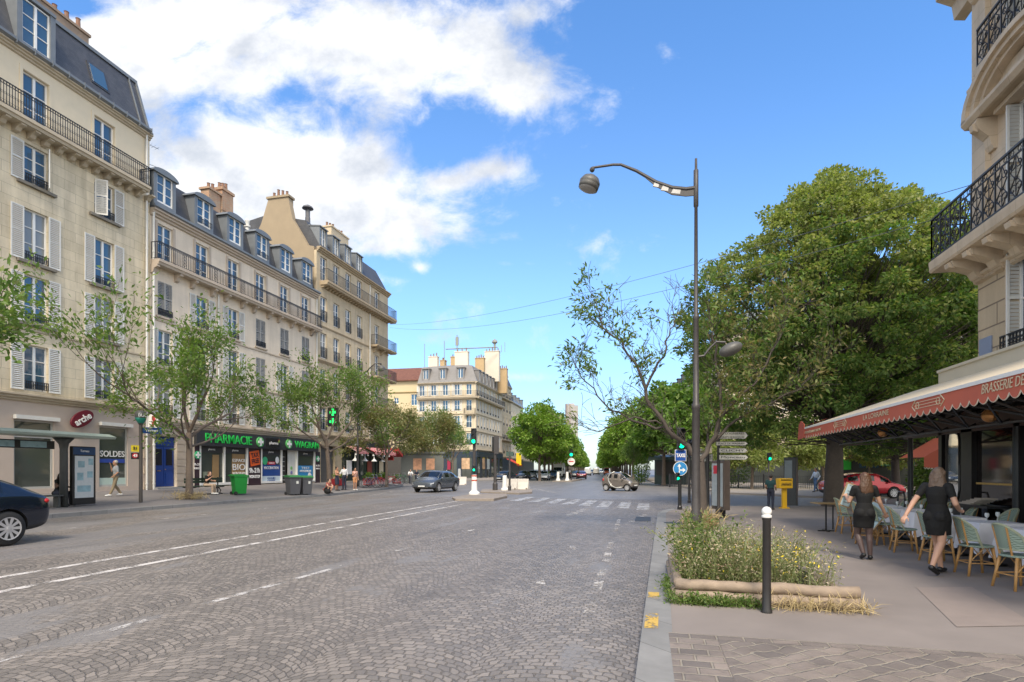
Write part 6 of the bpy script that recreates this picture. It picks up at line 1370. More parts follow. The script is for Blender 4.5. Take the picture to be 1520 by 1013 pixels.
CARS = {
 'suv': dict(L=4.75, W=1.92, r=.36, wb=(-1.42, 1.45), st=[(-2.37, .5, .74, .8, .80), (-2.32, .34, .96, 1.02, .92), (-2.12, .26, 1.06, 1.12, .97), (-1.35, .22, 1.05, 1.50, 1.0), (-.62, .2, 1.02, 1.60, 1.0), (-.52, .2, 1.02, 1.605, 1.0), (.42, .2, 1.0, 1.60, 1.0), (.52, .2, 1.0, 1.59, 1.0), (1.42, .22, .98, 1.06, .99), (1.95, .24, .86, .95, .97), (2.26, .27, .72, .80, .90), (2.37, .36, .58, .64, .78)], gl='--RTPSPW---'),
 'sedan': dict(L=4.7, W=1.82, r=.33, wb=(-1.4, 1.42), st=[(-2.35, .5, .74, .78, .82), (-2.3, .34, .92, .98, .93), (-1.75, .24, .97, 1.03, .98), (-1.0, .2, .96, 1.38, 1.0), (-.3, .2, .95, 1.45, 1.0), (-.2, .2, .95, 1.45, 1.0), (.4, .2, .94, 1.44, 1.0), (.48, .2, .94, 1.43, 1.0), (1.25, .22, .92, 1.0, .99), (1.9, .24, .82, .90, .97), (2.25, .27, .68, .75, .9), (2.35, .36, .56, .62, .8)], gl='--RTPSPW---'),
 'hatch': dict(L=4.0, W=1.75, r=.31, wb=(-1.22, 1.25), st=[(-2.0, .5, .78, .84, .84), (-1.95, .34, .92, 1.05, .95), (-1.85, .26, .96, 1.12, .98), (-1.55, .2, .97, 1.42, 1.0), (-.5, .2, .95, 1.5, 1.0), (-.4, .2, .95, 1.5, 1.0), (.3, .2, .94, 1.5, 1.0), (.4, .2, .94, 1.48, 1.0), (1.2, .22, .93, 1.02, .99), (1.65, .24, .86, .93, .96), (1.92, .27, .72, .78, .9), (2.0, .36, .56, .62, .8)], gl='--RTPSPW---'),
 'city': dict(L=2.7, W=1.56, r=.285, wb=(-.95, .92), st=[(-1.34, .42, .86, .95, .84), (-1.30, .28, .98, 1.15, .94), (-1.2, .24, 1.0, 1.3, .97), (-.9, .2, 1.0, 1.5, 1.0), (-.42, .2, .98, 1.55, 1.0), (-.32, .2, .97, 1.55, 1.0), (.12, .2, .95, 1.54, 1.0), (.2, .2, .94, 1.52, 1.0), (.86, .22, .92, 1.04, .99), (1.1, .24, .84, .93, .96), (1.28, .27, .70, .76, .9), (1.34, .36, .55, .6, .78)], gl='--RSPSPW---'),
 'van': dict(L=5.2, W=1.95, r=.34, wb=(-1.6, 1.7), st=[(-2.6, .5, 1.1, 2.1, .96), (-2.55, .3, 1.1, 2.2, .99), (-.6, .22, 1.1, 2.25, 1.0), (.5, .22, 1.1, 2.25, 1.0), (.6, .22, 1.1, 2.24, 1.0), (1.1, .22, 1.08, 2.2, 1.0), (1.25, .22, 1.06, 2.1, 1.0), (1.9, .24, 1.04, 1.2, .99), (2.4, .26, .9, 1.0, .95), (2.58, .3, .7, .76, .9)], gl='----S-W--'),
}
def car(label, loc, rz, kind, paint, group=None, name='car', cat='car', scale=1., tw=None):
    sp = CARS[kind]; t = thing(name, label, cat, loc, rz, group); t.scale = (scale,) * 3; L, W, r = sp['L'], sp['W'], sp['r']
    o = tmpobj(body_mesh(sp['st'], W, sp['gl'], 1).mesh('b', [paint, cglass, trimb], True)); ss = o.modifiers.new('s', 'SUBSURF'); ss.levels = 2
    cut = MB()
    for x in sp['wb']:
        for s in (-1, 1): k = len(cut.v); c2 = MB(); c2.lathe([(r * 1.14, -.16), (r * 1.14, .3)], n=28); c2.xf(Matrix.Translation((x, s * (W / 2 - .13), r)) @ Matrix.Rotation(R(-90 * s), 4, 'X')); cut.add(c2.v, c2.f)
    co = tmpobj(cut.mesh('c', [trimb, trimb, trimb])); co.data.polygons.foreach_set('material_index', [2] * len(co.data.polygons)); bo = o.modifiers.new('b', 'BOOLEAN'); bo.object = co; bo.operation = 'DIFFERENCE'; bo.solver = 'EXACT'
    bpy.context.view_layer.update(); me = evalmesh(o); drop(o); drop(co)
    a, b = split_mat(me, 1)
    for z_ in (a, b): [z_.materials.append(m_) for m_ in (paint, cglass, trimb)]
    bod = smooth_angle(link('body', b, t), 40); win = link('window', a, t); a.shade_smooth()
    if kind != 'van':
        k_ = sp['gl'].index('W'); (xa, _, zsa, zra, ha), (xb, _, zsb, zrb, hb) = sp['st'][k_], sp['st'][k_ + 1]
        for s in (-1, 1): q = MB(); q.tube([(xb - .02, s * hb * W / 2 * .86, zsb - .01), (xb * .6 + xa * .4, s * W / 2 * .80, zsb + (zra - zsb) * .46), (xa, s * ha * W / 2 * .69, zra - .075), (xa - .25, s * ha * W / 2 * .685, zra - .06)], .032, 6); q.build('windscreen_pillar', paint, t, True)
    for x in sp['wb']:
        for s in (-1, 1): wheel(t, x, s * (W / 2 - .13), r)
    xf, xr = L / 2, -L / 2
    for s in (-1, 1):
        q = MB(); q.ball((0, 0, 0), .2, 14, 8, 1.1, .75, .42); h = q.build('headlight', hl, t, True, (xf - .23, s * W * .37, .66 if kind != 'van' else .9)); h.rotation_euler = (0, R(28), s * R(-24))
        q = MB(); q.ball((0, 0, 0), .17, 14, 8, .6, 1.2, .45 if kind in ('suv', 'sedan') else 1.0); q.build('tail_light', tlm, t, True, (xr + .14, s * W * .37, .90))
        q = MB(); q.ball((0, 0, 0), .11, 10, 6, .7, 1, .7); cw = [q_ for q_ in sp['st'] if q_[3] - q_[2] < .2 and q_[0] > 0]; q.build('mirror', paint, t, True, (cw[0][0] - .32, s * (W / 2 + .06), cw[0][2] + .06))
        if kind != 'van': q = MB(); q.box(-.2, .25, -.01, .01, -.01, .01); [q.box(x_, x_ + .16, -.012, .012, -.015, .015) for x_ in (-.55,)]; q.build('door_handle', trimb, t, loc=(-.1, s * W * .488, .84))
    q = MB(); q.box(-.02, .02, -.26, .26, -.055, .055); q.build('number_plate', plate, t, loc=(xf + .005, 0, .46)); q = MB(); q.box(-.02, .02, -.26, .26, -.055, .055); q.build('number_plate', plate, t, loc=(xr - .005, 0, .7 if kind != 'suv' else .62))
    q = MB(); q.ball((0, 0, 0), .3, 14, 8, .35, 1.9, .32); q.build('grille', trimb, t, True, (xf - .06, 0, .38))
    return t
RZ = -math.pi / 2
def onroad(px, py): p = gp(px, py); p.z = gz(p.x, p.y); return p
car('dark grey crossover car coming round the refuge with its headlights towards us', onroad(648, 730), RZ - R(6), 'suv', carpaint('paint_grey_blue', (.10, .115, .14)))
p = Vector((-14.75, 8.15, road_z(-14.7))); car('glossy black car cut off by the left edge, its tail towards the bus stop', p, RZ, 'suv', carpaint('paint_black', (.012, .018, .032), .12), scale=1.06)
# two-tone city car
p = onroad(921, 729); ct = car('tiny two-tone brown and silver city car crossing the junction', p, TH - R(36), 'city', carpaint('paint_bronze', (.20, .175, .155)))
silv = carpaint('paint_silver', (.42, .42, .39))
for s in (-1, 1):
    q = MB(); P = [(.52, .32), (-.05, .27), (-.45, .42), (-.68, .78), (-.78, 1.1), (-.62, 1.42), (-.2, 1.57)]
    q.tube([(x0, s * (.775 if z0 < 1 else .775 - .30 * (z0 - .95)), z0) for x0, z0 in P], [.05] * len(P), 8)
    q.build('safety_cell', silv, ct, True)
q = MB(); q.tube([(-.7, -.5, 1.45), (-1.0, -.55, 1.75), (-1.0, -.5, 2.1)], .02, 5)
car('bright red car driving along the side road behind the waitresses', gp(1279, 739.5), TH, 'suv', carpaint('paint_red', (.42, .01, .02)), scale=.97)
g_c = 'cars queued on the avenue'
wh = carpaint('paint_white', (.72, .73, .74), .25); dk = carpaint('paint_dark_blue', (.03, .045, .075)); gr = carpaint('paint_anthracite', (.06, .065, .075)); mb_ = carpaint('paint_mid_blue', (.06, .12, .24)); rd = carpaint('paint_dark_red', (.13, .012, .02))
car('dark blue car waiting at the left of the avenue behind the white barriers', onroad(750, 715), RZ - R(8), 'sedan', dk, g_c)
car('anthracite car waiting just left of the white car on the avenue', onroad(777, 712.5), RZ + R(2), 'sedan', gr, g_c)
car('grey hatchback waiting half behind the white car on the avenue', onroad(792, 711.2), RZ + R(2), 'hatch', carpaint('paint_steel', (.18, .19, .21)), g_c)
car('white car at the head of the queue on the avenue, facing us', onroad(807, 713.5), RZ + R(4), 'hatch', wh, g_c)
car('blue car behind the white car, in front of the white truck', onroad(821, 710.5), RZ + R(4), 'hatch', mb_, g_c)
car('dark red car seen from behind, driving away down the avenue', onroad(863, 711.5), -RZ + R(7), 'sedan', rd, g_c)
car('black car seen from behind beside the distant refuge, next to the dark red car', onroad(853, 710.3), -RZ + R(7), 'sedan', gr, g_c)
car('white van seen from behind far down the avenue', onroad(872, 706.5), -RZ + R(6), 'van', wh, g_c, 'van', 'van')
car('small white van driving away in the middle of the far avenue', onroad(885, 705.6), -RZ + R(5), 'van', carpaint('paint_cream', (.62, .6, .56)), g_c, 'van', 'van')
car('distant orange red van at the right kerb of the avenue', onroad(901, 705.0), RZ, 'van', carpaint('paint_orange', (.4, .10, .04)), g_c, 'van', 'van')
car('distant bright red car parked behind the small city car', onroad(915, 707), RZ, 'hatch', MATS['paint_red'], g_c)
car('distant pale car far down the middle of the avenue', onroad(893, 703.2), RZ, 'sedan', wh, g_c)
car('distant grey car far down the avenue, beside the white van', onroad(879, 703.5), RZ, 'sedan', gr, g_c)
# box truck
p = onroad(829, 709.2); tk = thing('box_truck', 'white box truck with red lettering over its cab waiting on the avenue', 'truck', p, RZ + R(5))
q = MB(); q.box(-3.6, .9, -1.1, 1.1, .75, 3.35); q.build('cargo_box', white, tk, bevel=.04); text('LOCATION', .32, mat('truck_red', (.5, .02, .03), .5, 0), tk, (.93, 0, 2.85), (90, 0, 90), width=1.3)
q = MB(); q.prism([(.95, .4), (3.0, .4), (3.05, .9), (2.75, 1.25), (1.75, 2.15), (.95, 2.2)], -.98, .98, 'y'); q.build('cab', white, tk, bevel=.06)
q = MB(); q.add([(2.70, -.85, 1.34), (2.70, .85, 1.34), (1.88, .8, 2.08), (1.88, -.8, 2.08)], [(0, 1, 2, 3)]); q.build('windscreen', cglass, tk)
for s in (-1, 1): q = MB(); q.add([(2.35, s * .99, 1.35), (1.2, s * .99, 1.35), (1.2, s * .99, 2.0), (1.8, s * .99, 2.0)], [(0, 1, 2, 3)]); q.build('side_window', cglass, tk); q = MB(); q.ball((3.0, s * .75, .95), .17, 10, 6, .5, 1, .8); q.build('headlight', hl, tk); q = MB(); q.box(2.2, 2.35, s * 1.05 - .02, s * 1.2, 1.5, 1.85); q.build('mirror', trimb, tk)
q = MB(); q.box(3.03, 3.08, -.7, .7, .55, .8); q.build('grille', trimb, tk)
for x in (-2.4, 2.1):
    for s in (-1, 1): wheel(tk, x, s * .9, .38)

# ------------------------------------------------------------------ people (facing local +y)
def skinm(n, c): return mat(n, c, .55, .06, 12)
SK = {'fair': skinm('skin_fair', (.50, .29, .20)), 'tan': skinm('skin_tan', (.36, .19, .115)), 'dark': skinm('skin_dark', (.10, .05, .032))}
def cloth(n, c): return mat('cloth_' + n, c, .85, .18, 9, .2)
HAIR = {'brown': mat('hair_brown', (.085, .042, .022), .5, .45, 30, .4), 'dark': mat('hair_dark', (.02, .014, .011), .5, .3, 30, .3), 'ash': mat('hair_ash', (.13, .085, .058), .5, .45, 30, .4), 'grey': mat('hair_grey', (.35, .33, .31), .6, .2, 30)}
def capsule(mb, a, b, ra, rb, n=12):
    a, b = Vector(a), Vector(b); d = (b - a); d = d.normalized() if d.length > 1e-6 else Vector((0, 0, 1)); P = []; Rr = []
    for k in range(4): q = math.pi / 2 * k / 4; P.append(a - d * ra * math.cos(q)); Rr.append(max(ra * math.sin(q), ra * .12))
    for k in range(5): P.append(a.lerp(b, k / 4)); Rr.append(ra + (rb - ra) * k / 4)
    for k in range(1, 5): q = math.pi / 2 * k / 4; P.append(b + d * rb * math.sin(q)); Rr.append(max(rb * math.cos(q), rb * .12))
    mb.tube(P, Rr, n)
def fuse(mb, name, m, parent, voxel, smooth=3):
    o = tmpobj(mb.mesh(name, m)); r = o.modifiers.new('r', 'REMESH'); r.mode = 'VOXEL'; r.voxel_size = voxel; r.use_smooth_shade = True
    s = o.modifiers.new('s', 'SMOOTH'); s.factor = .5; s.iterations = smooth
    bpy.context.view_layer.update(); me = evalmesh(o); drop(o); me.materials.clear(); me.materials.append(m); me.shade_smooth(); return link(name, me, parent)
DEF = dict(pelvis=(0, 0, .94), chest=(0, 0, 1.25), neck=(0, -.01, 1.43), head=(0, .02, 1.57), look=0.,
           sh_l=(-.165, -.01, 1.385), el_l=(-.225, -.03, 1.11), wr_l=(-.235, .05, .88), sh_r=(.165, -.01, 1.385), el_r=(.225, -.03, 1.11), wr_r=(.235, .05, .88),
           hip_l=(-.085, 0, .9), kn_l=(-.09, .02, .49), an_l=(-.095, -.02, .085), hip_r=(.085, 0, .9), kn_r=(.09, .02, .49), an_r=(.095, -.02, .085), toe_l=None, toe_r=None, curl=.5)
def person(label, loc, rz, h=1.72, pose=None, skin='fair', hair='dark', hairlen='short', top=None, sleeve=.5, bottom=None, bot='trousers', hem=.5, shoes=None, socks=None, voxel=.014, female=False, group=None):
    J = dict(DEF); J.update(pose or {}); V = {k: (Vector(v) if isinstance(v, tuple) else v) for k, v in J.items()}; k = h / 1.72
    t = thing('person', label, 'person', loc, rz, group); t.scale = (k, k, k); sm = SK[skin]
    up = (V['neck'] - V['pelvis']).normalized(); fx = Vector((1, 0, 0)); fwd = up.cross(fx).normalized() * -1
    if fwd.y < 0 and abs(up.z) > .3: fwd = -fwd
    wst = V['pelvis'].lerp(V['chest'], .52); hipw = .165 if female else .15; ww = .115 if female else .13; cw = .145 if female else .178
    def torso(mb, g=0., lo=0, hi=6):
        S_ = [(V['pelvis'] - up * .09, hipw * .8 + g, .10 + g), (V['pelvis'], hipw + g, .115 + g), (wst, ww + g, .09 + g), (V['chest'], cw + g, .112 + g), (V['chest'].lerp(V['neck'], .55), cw * .98 + g, .095 + g), (V['chest'].lerp(V['neck'], .85), .10 + g, .07 + g)]
        S_ = S_[lo:hi]; mb.loft([(c, fx * a, fwd * b) for c, a, b in S_], 18)
        if female and lo <= 3 < hi:
            for s in (-1, 1): mb.ball(V['chest'] + fx * s * .07 + fwd * .07 + up * .0, .062 + g, 10, 8)
            for s in (-1, 1): mb.ball(V['pelvis'] + fx * s * .07 - fwd * .055 - up * .03, .092 + g, 10, 8)
    def leg(mb, s, g=0., f0=0., f1=2.):
        hp, kn, an = V['hip_' + s], V['kn_' + s], V['an_' + s]
        if f0 < 1: capsule(mb, hp.lerp(kn, f0), hp.lerp(kn, min(f1, 1.)), .086 - .03 * f0 + g, .056 + .03 * (1 - min(f1, 1.)) + g)
        if f1 > 1: m = kn.lerp(an, .32) - fwd * .012; capsule(mb, kn, m, .052 + g, .055 + g); capsule(mb, m, kn.lerp(an, min(f1 - 1, 1.)), .055 + g, .036 + .016 * (2 - f1) + g)
    def arm(mb, s, g=0., f1=2.):
        a, e, w_ = V['sh_' + s], V['el_' + s], V['wr_' + s]; capsule(mb, a, a.lerp(e, min(f1, 1.)), .050 + g, .040 + g)
        if f1 > 1: capsule(mb, e, e.lerp(w_, min(f1 - 1, 1.)), .041 + g, .028 + g)
    hd = V['head']; hr = Matrix.Rotation(V['look'], 3, 'Z')
    def H(x, y, z): return hd + hr @ Vector((x, y, z))
    b = MB(); torso(b); capsule(b, V['chest'].lerp(V['neck'], .7), H(0, -.02, -.06), .062, .05)
    b.loft([(H(0, y, z), hr @ Vector((rx, 0, 0)), hr @ Vector((0, ry, 0))) for z, rx, ry, y in ((-.118, .022, .025, .055), (-.10, .044, .045, .040), (-.06, .060, .070, .018), (-.01, .070, .088, .006), (.04, .074, .096, -.002), (.085, .063, .083, -.006), (.115, .03, .04, -.01))], 16)
    capsule(b, H(0, .088, .012), H(0, .108, -.022), .009, .014, 8); capsule(b, H(-.018, .082, -.06), H(.018, .082, -.06), .011, .011, 8)
    for s in (-1, 1): b.ball(H(s * .075, -.01, -.01), .026, 8, 6, .45, .7, 1.1)
    for s in 'lr':
        leg(b, s); arm(b, s); sg = -1 if s == 'l' else 1
        an = V['an_' + s]; toe = V['toe_' + s] or an + Vector((sg * .02, .17, -.055)); V['toe_' + s] = toe; capsule(b, an + Vector((0, -.015, -.03)), toe, .042, .028, 10)
        e, w_ = V['el_' + s], V['wr_' + s]; d = (w_ - e).normalized(); sd = d.cross(fwd); sd = (sd.normalized() if sd.length > .2 else fx) * -sg; n = sd.cross(d) * sg * -1; n = n if n.dot(fwd) > -.2 else n
        q = w_ + d * .05; b.loft([(w_ - d * .01, sd * .026, n * .02), (w_ + d * .03, sd * .036, n * .016), (w_ + d * .075, sd * .042, n * .014), (w_ + d * .095, sd * .038, n * .011)], 10)
        for i, L in enumerate((.068, .078, .072, .056)):
            r0 = w_ + d * .088 + sd * (.030 - .020 * i); c1 = J['curl'] * (.9 + .12 * i); m1 = r0 + (d * math.cos(c1 * .6) + n * math.sin(c1 * .6)) * L * .52; m2 = m1 + (d * math.cos(c1 * 1.5) + n * math.sin(c1 * 1.5)) * L * .5; capsule(b, r0, m1, .0098, .009, 6); capsule(b, m1, m2, .009, .0075, 6)
        th0 = w_ + d * .03 + sd * .03; m1 = th0 + (d * .6 + sd * .75 + n * .25).normalized() * .042; capsule(b, th0, m1, .0125, .011, 6); capsule(b, m1, m1 + (d * .9 + sd * .25 + n * .4).normalized() * .032, .011, .009, 6)
    fuse(b, 'body', sm, t, voxel, 2)
    e = MB()
    for s in (-1, 1): e.ball(H(s * .031, .083, .016), .011, 8, 6)
    e.build('eyes', mat('eye_dark', (.02, .015, .012), .3, 0), t, True)
    m = MB(); m.ball(H(0, -.022, .038), .094, 16, 10, .92, 1.02, .98)
    if hairlen == 'long':
        m.loft([(H(0, -.05, .05), hr @ Vector((.08, 0, 0)), hr @ Vector((0, .06, 0))), (H(0, -.075, -.05), hr @ Vector((.098, 0, 0)), hr @ Vector((0, .05, 0))), (H(0, -.10, -.15), hr @ Vector((.115, 0, 0)), hr @ Vector((0, .045, 0))), (H(.01, -.105, -.25), hr @ Vector((.115, 0, 0)), hr @ Vector((0, .04, 0))), (H(.01, -.10, -.31), hr @ Vector((.07, 0, 0)), hr @ Vector((0, .025, 0)))], 16)
        rq = random.Random(int(h * 1000))
        for i in range(22):
            a = -1 + 2 * i / 21; w0 = rq.uniform(0, 6); P_ = [H(a * (.082 + .03 * k_ / 7) + .010 * math.sin(w0 + k_ * 1.5), -.085 - .045 * math.sin(min(k_, 6) / 6 * 1.9) + abs(a) ** 2 * .05 + .008 * math.cos(w0 + k_ * 1.5), .06 - .052 * k_ + rq.uniform(-.008, .008)) for k_ in range(8)]; m.tube(P_, [.016, .018, .018, .017, .016, .015, .012, .005], 6)
    if hairlen == 'bun': m.ball(H(0, -.10, .09), .05, 10, 8)
    hb_ = fuse(m, 'hair', HAIR[hair], t, voxel * .8, 0)
    g = .012; v2 = voxel
    if top:
        m = MB(); torso(m, g, 1, 6); [arm(m, s, g, sleeve) for s in 'lr']
        for s in 'lr': capsule(m, V['chest'].lerp(V['neck'], .72), V['sh_' + s], .055, .058)
        fuse(m, 'top', top, t, v2)
    if bottom and bot == 'skirt':
        m = MB(); torso(m, g + .004, 0, 3); mid = (V['kn_l'] + V['kn_r']) / 2; c0 = V['pelvis']; kk = (c0.z - hem) / max(c0.z - mid.z, .1); c1 = c0.lerp(mid, kk); wx = abs((V['kn_l'] - V['kn_r']).x) / 2 * kk + .105; wy = abs((V['kn_l'] - V['kn_r']).y) / 2 * kk + .11
        m.loft([(c0 + up * .02, fx * (hipw + g), fwd * .13), (c0 - up * .08, fx * (hipw + .03), fwd * .145), (c0.lerp(c1, .6), fx * max(wx, .15) * 1.05, fwd * max(wy, .13)), (c1, fx * max(wx, .145), fwd * max(wy, .125))], 18); fuse(m, 'skirt', bottom, t, v2)
    elif bottom:
        m = MB(); torso(m, g, 0, 3); [leg(m, s, g, 0, {'trousers': 1.95, 'shorts': .7}[bot]) for s in 'lr']; fuse(m, bot, bottom, t, v2)
    if socks: m = MB(); [leg(m, s, .004, .3, 2.) for s in 'lr']; fuse(m, 'tights', socks, t, v2)
    if shoes:
        m = MB()
        for s in 'lr': a, b_ = V['an_' + s], V['toe_' + s]; d = (b_ - a); capsule(m, a + Vector((0, -.025, -.035)), b_, .047, .036, 10)
        fuse(m, 'shoes', shoes, t, v2)
    return t
blk = cloth('black', (.006, .006, .0065)); blk2 = cloth('black_skirt', (.004, .004, .0045)); jean = cloth('denim', (.07, .13, .24)); khaki = cloth('khaki', (.24, .19, .12)); lblue = cloth('light_blue', (.45, .52, .62)); navyc = cloth('navy', (.02, .025, .045)); teal = cloth('teal', (.012, .05, .055)); gshirt = cloth('grey', (.28, .30, .32)); wshirt = cloth('white', (.68, .68, .68)); pink = cloth('pink', (.62, .36, .30)); floral = cloth('floral', (.5, .25, .15)); shoe_b = mat('shoe_black', (.012, .012, .013), .35, .1); shoe_w = mat('shoe_white', (.7, .7, .68), .5, .1); tights = mat('sheer_tights', (.085, .055, .05), .5, .2, 10)
p = gp(1283, 831); WA = person('waitress with wavy brown hair, black skirt and sheer tights, holding up a menu', p, R(-8), 1.62, dict(kn_l=(-.10, .12, .49), an_l=(-.02, -.02, .13), toe_l=(-.03, .12, .035), kn_r=(.09, .06, .50), an_r=(.10, .03, .085), el_r=(.26, .03, 1.12), wr_r=(.37, .14, .90), el_l=(-.25, .05, 1.13), wr_l=(-.27, .24, 1.22), look=.25, curl=.9), hair='brown', hairlen='long', top=blk, sleeve=.5, bottom=blk2, bot='skirt', hem=.62, shoes=shoe_b, socks=tights, voxel=.0075, female=True)
p = gp(1391, 853); WB = person('waitress in a short black dress with bare legs, hand on a chair back', p, R(-48), 1.72, dict(kn_l=(-.08, .17, .50), an_l=(-.05, .22, .09), kn_r=(.07, -.02, .50), an_r=(.06, -.27, .17), toe_r=(.07, -.14, .045), el_l=(-.26, -.16, 1.13), wr_l=(-.30, -.31, .92), el_r=(.27, -.04, 1.12), wr_r=(.22, .18, 1.02), head=(.0, .05, 1.56), look=.2, curl=.9), hair='ash', hairlen='long', top=blk, sleeve=.55, bottom=blk2, bot='skirt', hem=.62, shoes=shoe_b, voxel=.0075, female=True)
person('man in a dark teal T-shirt standing beside the yellow letter box', gp(1144, 757), R(-25), 1.46, dict(wr_l=(-.2, .16, .98), wr_r=(.2, .16, .98)), hair='dark', top=teal, sleeve=.6, bottom=navyc, shoes=shoe_b, skin='tan')
p = at(1211, 731, 41); p.z = 0; person('man in a light denim shirt and jeans walking across the side road', p, R(120), 1.76, dict(kn_l=(-.09, .14, .50), an_l=(-.09, .22, .10), kn_r=(.09, -.02, .5), an_r=(.09, -.26, .14), el_l=(-.23, -.12, 1.13), el_r=(.23, .06, 1.12), wr_r=(.24, .2, .95)), top=lblue, sleeve=1.9, bottom=jean, shoes=shoe_b, skin='tan')
p = at(1045, 748, 26.6); p.z = 0; person('woman in a white top and patterned shorts standing behind the direction sign post', p, R(170), 1.45, {}, hair='dark', hairlen='bun', top=wshirt, sleeve=.3, bottom=cloth('pattern', (.3, .26, .2)), bot='shorts', shoes=shoe_w, female=True)
person('man in grey polo and khaki trousers walking past the shoe shop', gp(172, 737), R(150), 1.74, dict(kn_l=(-.09, .10, .50), an_l=(-.09, .25, .10), kn_r=(.09, .02, .5), an_r=(.09, -.22, .13), el_r=(.24, .10, 1.18), wr_r=(.16, .16, 1.44), wr_l=(-.2, .14, .95)), hair='grey', top=gshirt, sleeve=.8, bottom=khaki, shoes=shoe_w, skin='tan', voxel=.012)
sit = dict(pelvis=(0, 0, .50), chest=(0, .06, .82), neck=(0, .10, 1.0), head=(0, .14, 1.13), sh_l=(-.165, .09, .96), sh_r=(.165, .09, .96), hip_l=(-.09, .02, .48), hip_r=(.09, .02, .48), kn_l=(-.10, .44, .50), kn_r=(.10, .44, .50), an_l=(-.10, .42, .09), an_r=(.10, .42, .09), el_l=(-.24, .16, .72), wr_l=(-.12, .36, .72), el_r=(.24, .16, .72), wr_r=(.12, .34, .90))
p = gp(48, 748); p = Vector((-22.1, p.y, gz(-22.1, p.y))); person('woman in a black top sitting in the bus shelter with her hand at her chin', p, R(-80), 1.72, sit, hair='dark', hairlen='long', top=blk, sleeve=.35, bottom=navyc, shoes=shoe_b, skin='dark', female=True)
p = gp(300, 734) + Vector((.25, 0, 0)); person('person in black sitting on the green bench behind the street tree', p, R(-80), 1.72, dict(sit, head=(0, .2, 1.10)), hair='brown', top=blk, sleeve=.6, bottom=cloth('beige', (.4, .3, .22)), shoes=shoe_w)
p = gp(484, 733); person('woman crouching on the kerb over a dark bag in front of the pharmacy end', p, R(-100), 1.66, dict(sit, pelvis=(0, 0, .26), chest=(0, .16, .54), neck=(0, .22, .70), head=(0, .27, .82), sh_l=(-.16, .2, .66), sh_r=(.16, .2, .66), hip_l=(-.09, .02, .24), hip_r=(.09, .02, .24), kn_l=(-.16, .36, .46), kn_r=(.16, .36, .46), an_l=(-.12, .26, .09), an_r=(.12, .26, .09), el_l=(-.24, .34, .5), wr_l=(-.1, .46, .42), el_r=(.24, .34, .5), wr_r=(.1, .46, .42)), hair='dark', hairlen='bun', top=cloth('rust', (.3, .08, .06)), sleeve=.3, bottom=blk2, bot='shorts', shoes=shoe_b, female=True)
q = tag(link('handbag', (lambda m: (m.ball((0, 0, .16), .22, 12, 8, 1, .7, .75), m)[1])(MB()).mesh('handbag', blk, True), None, gp(486, 735)), 'dark bag on the pavement in front of the crouching woman', 'bag')
person('woman in a black skirt and bright top talking with the man in the white shirt', gp(500, 728.5), R(-90), 1.66, dict(el_r=(.26, .08, 1.12), wr_r=(.2, .28, 1.1)), hair='dark', hairlen='bun', top=floral, sleeve=.2, bottom=navyc, bot='skirt', hem=.42, shoes=shoe_b, skin='tan', female=True)
person('man in a white shirt with his hand raised towards the woman beside him', gp(511, 727.5), R(60), 1.75, dict(el_l=(-.27, .06, 1.13), wr_l=(-.25, .28, 1.2)), hair='dark', top=wshirt, sleeve=1.5, bottom=navyc, shoes=shoe_b)
person('woman in a pink top and orange shorts standing alone in front of the cafe', gp(527, 728), R(-120), 1.62, dict(el_r=(.24, .06, 1.12), wr_r=(.12, .2, 1.25)), hair='dark', hairlen='long', top=pink, sleeve=.2, bottom=cloth('orange', (.55, .26, .12)), bot='shorts', shoes=shoe_w, skin='tan', female=True)
ride = dict(sit, pelvis=(0, 0, .92), chest=(0, .12, 1.2), neck=(0, .18, 1.38), head=(0, .22, 1.5), sh_l=(-.165, .14, 1.33), sh_r=(.165, .14, 1.33), el_l=(-.24, .28, 1.15), el_r=(.24, .28, 1.15), wr_l=(-.22, .46, 1.04), wr_r=(.22, .46, 1.04), hip_l=(-.09, .02, .9), hip_r=(.09, .02, .9), kn_l=(-.11, .32, .68), an_l=(-.11, .2, .32), kn_r=(.11, .28, .55), an_r=(.11, .2, .12))
for px, py, tc_, l in ((609, 719, wshirt, 'cyclist in a pale top and dark waistcoat at the end of the cafe terrace'), (618, 718, navyc, 'cyclist in a navy jacket beside the other cyclist, behind the grey crossover car')):
    p = gp(px, py); person(l, p, R(-150), 1.74, ride, hair='dark', top=tc_, sleeve=1.6, bottom=navyc, shoes=shoe_b); bicycle('bicycle ridden by the ' + l.split(' ', 1)[0] + ' in ' + ('a pale top' if px < 615 else 'a navy jacket') + ' by the cafe', p + Vector((.1, -.1, 0)), R(-60), rgb['grey'])
for px, py, tc_, bt, l, a in ((655, 711.5, wshirt, navyc, 'pedestrian in white at the far crossing, right of the grey crossover car', 40), (663, 711, lblue, navyc, 'pedestrian in pale blue and dark trousers at the far crossing', -60), (725, 709.5, cloth('hivis', (.55, .6, .1)), navyc, 'pedestrian in a lime yellow top in front of the dark blue shop', 90), (845, 709, wshirt, blk, 'pedestrian in white standing on the distant refuge in the avenue', 180)):
    person(l, onroad(px, py), R(a), 1.74, dict(kn_l=(-.09, .10, .5), an_l=(-.09, .16, .1)), hair='dark', top=tc_, sleeve=1.0, bottom=bt, shoes=shoe_b, voxel=.02)

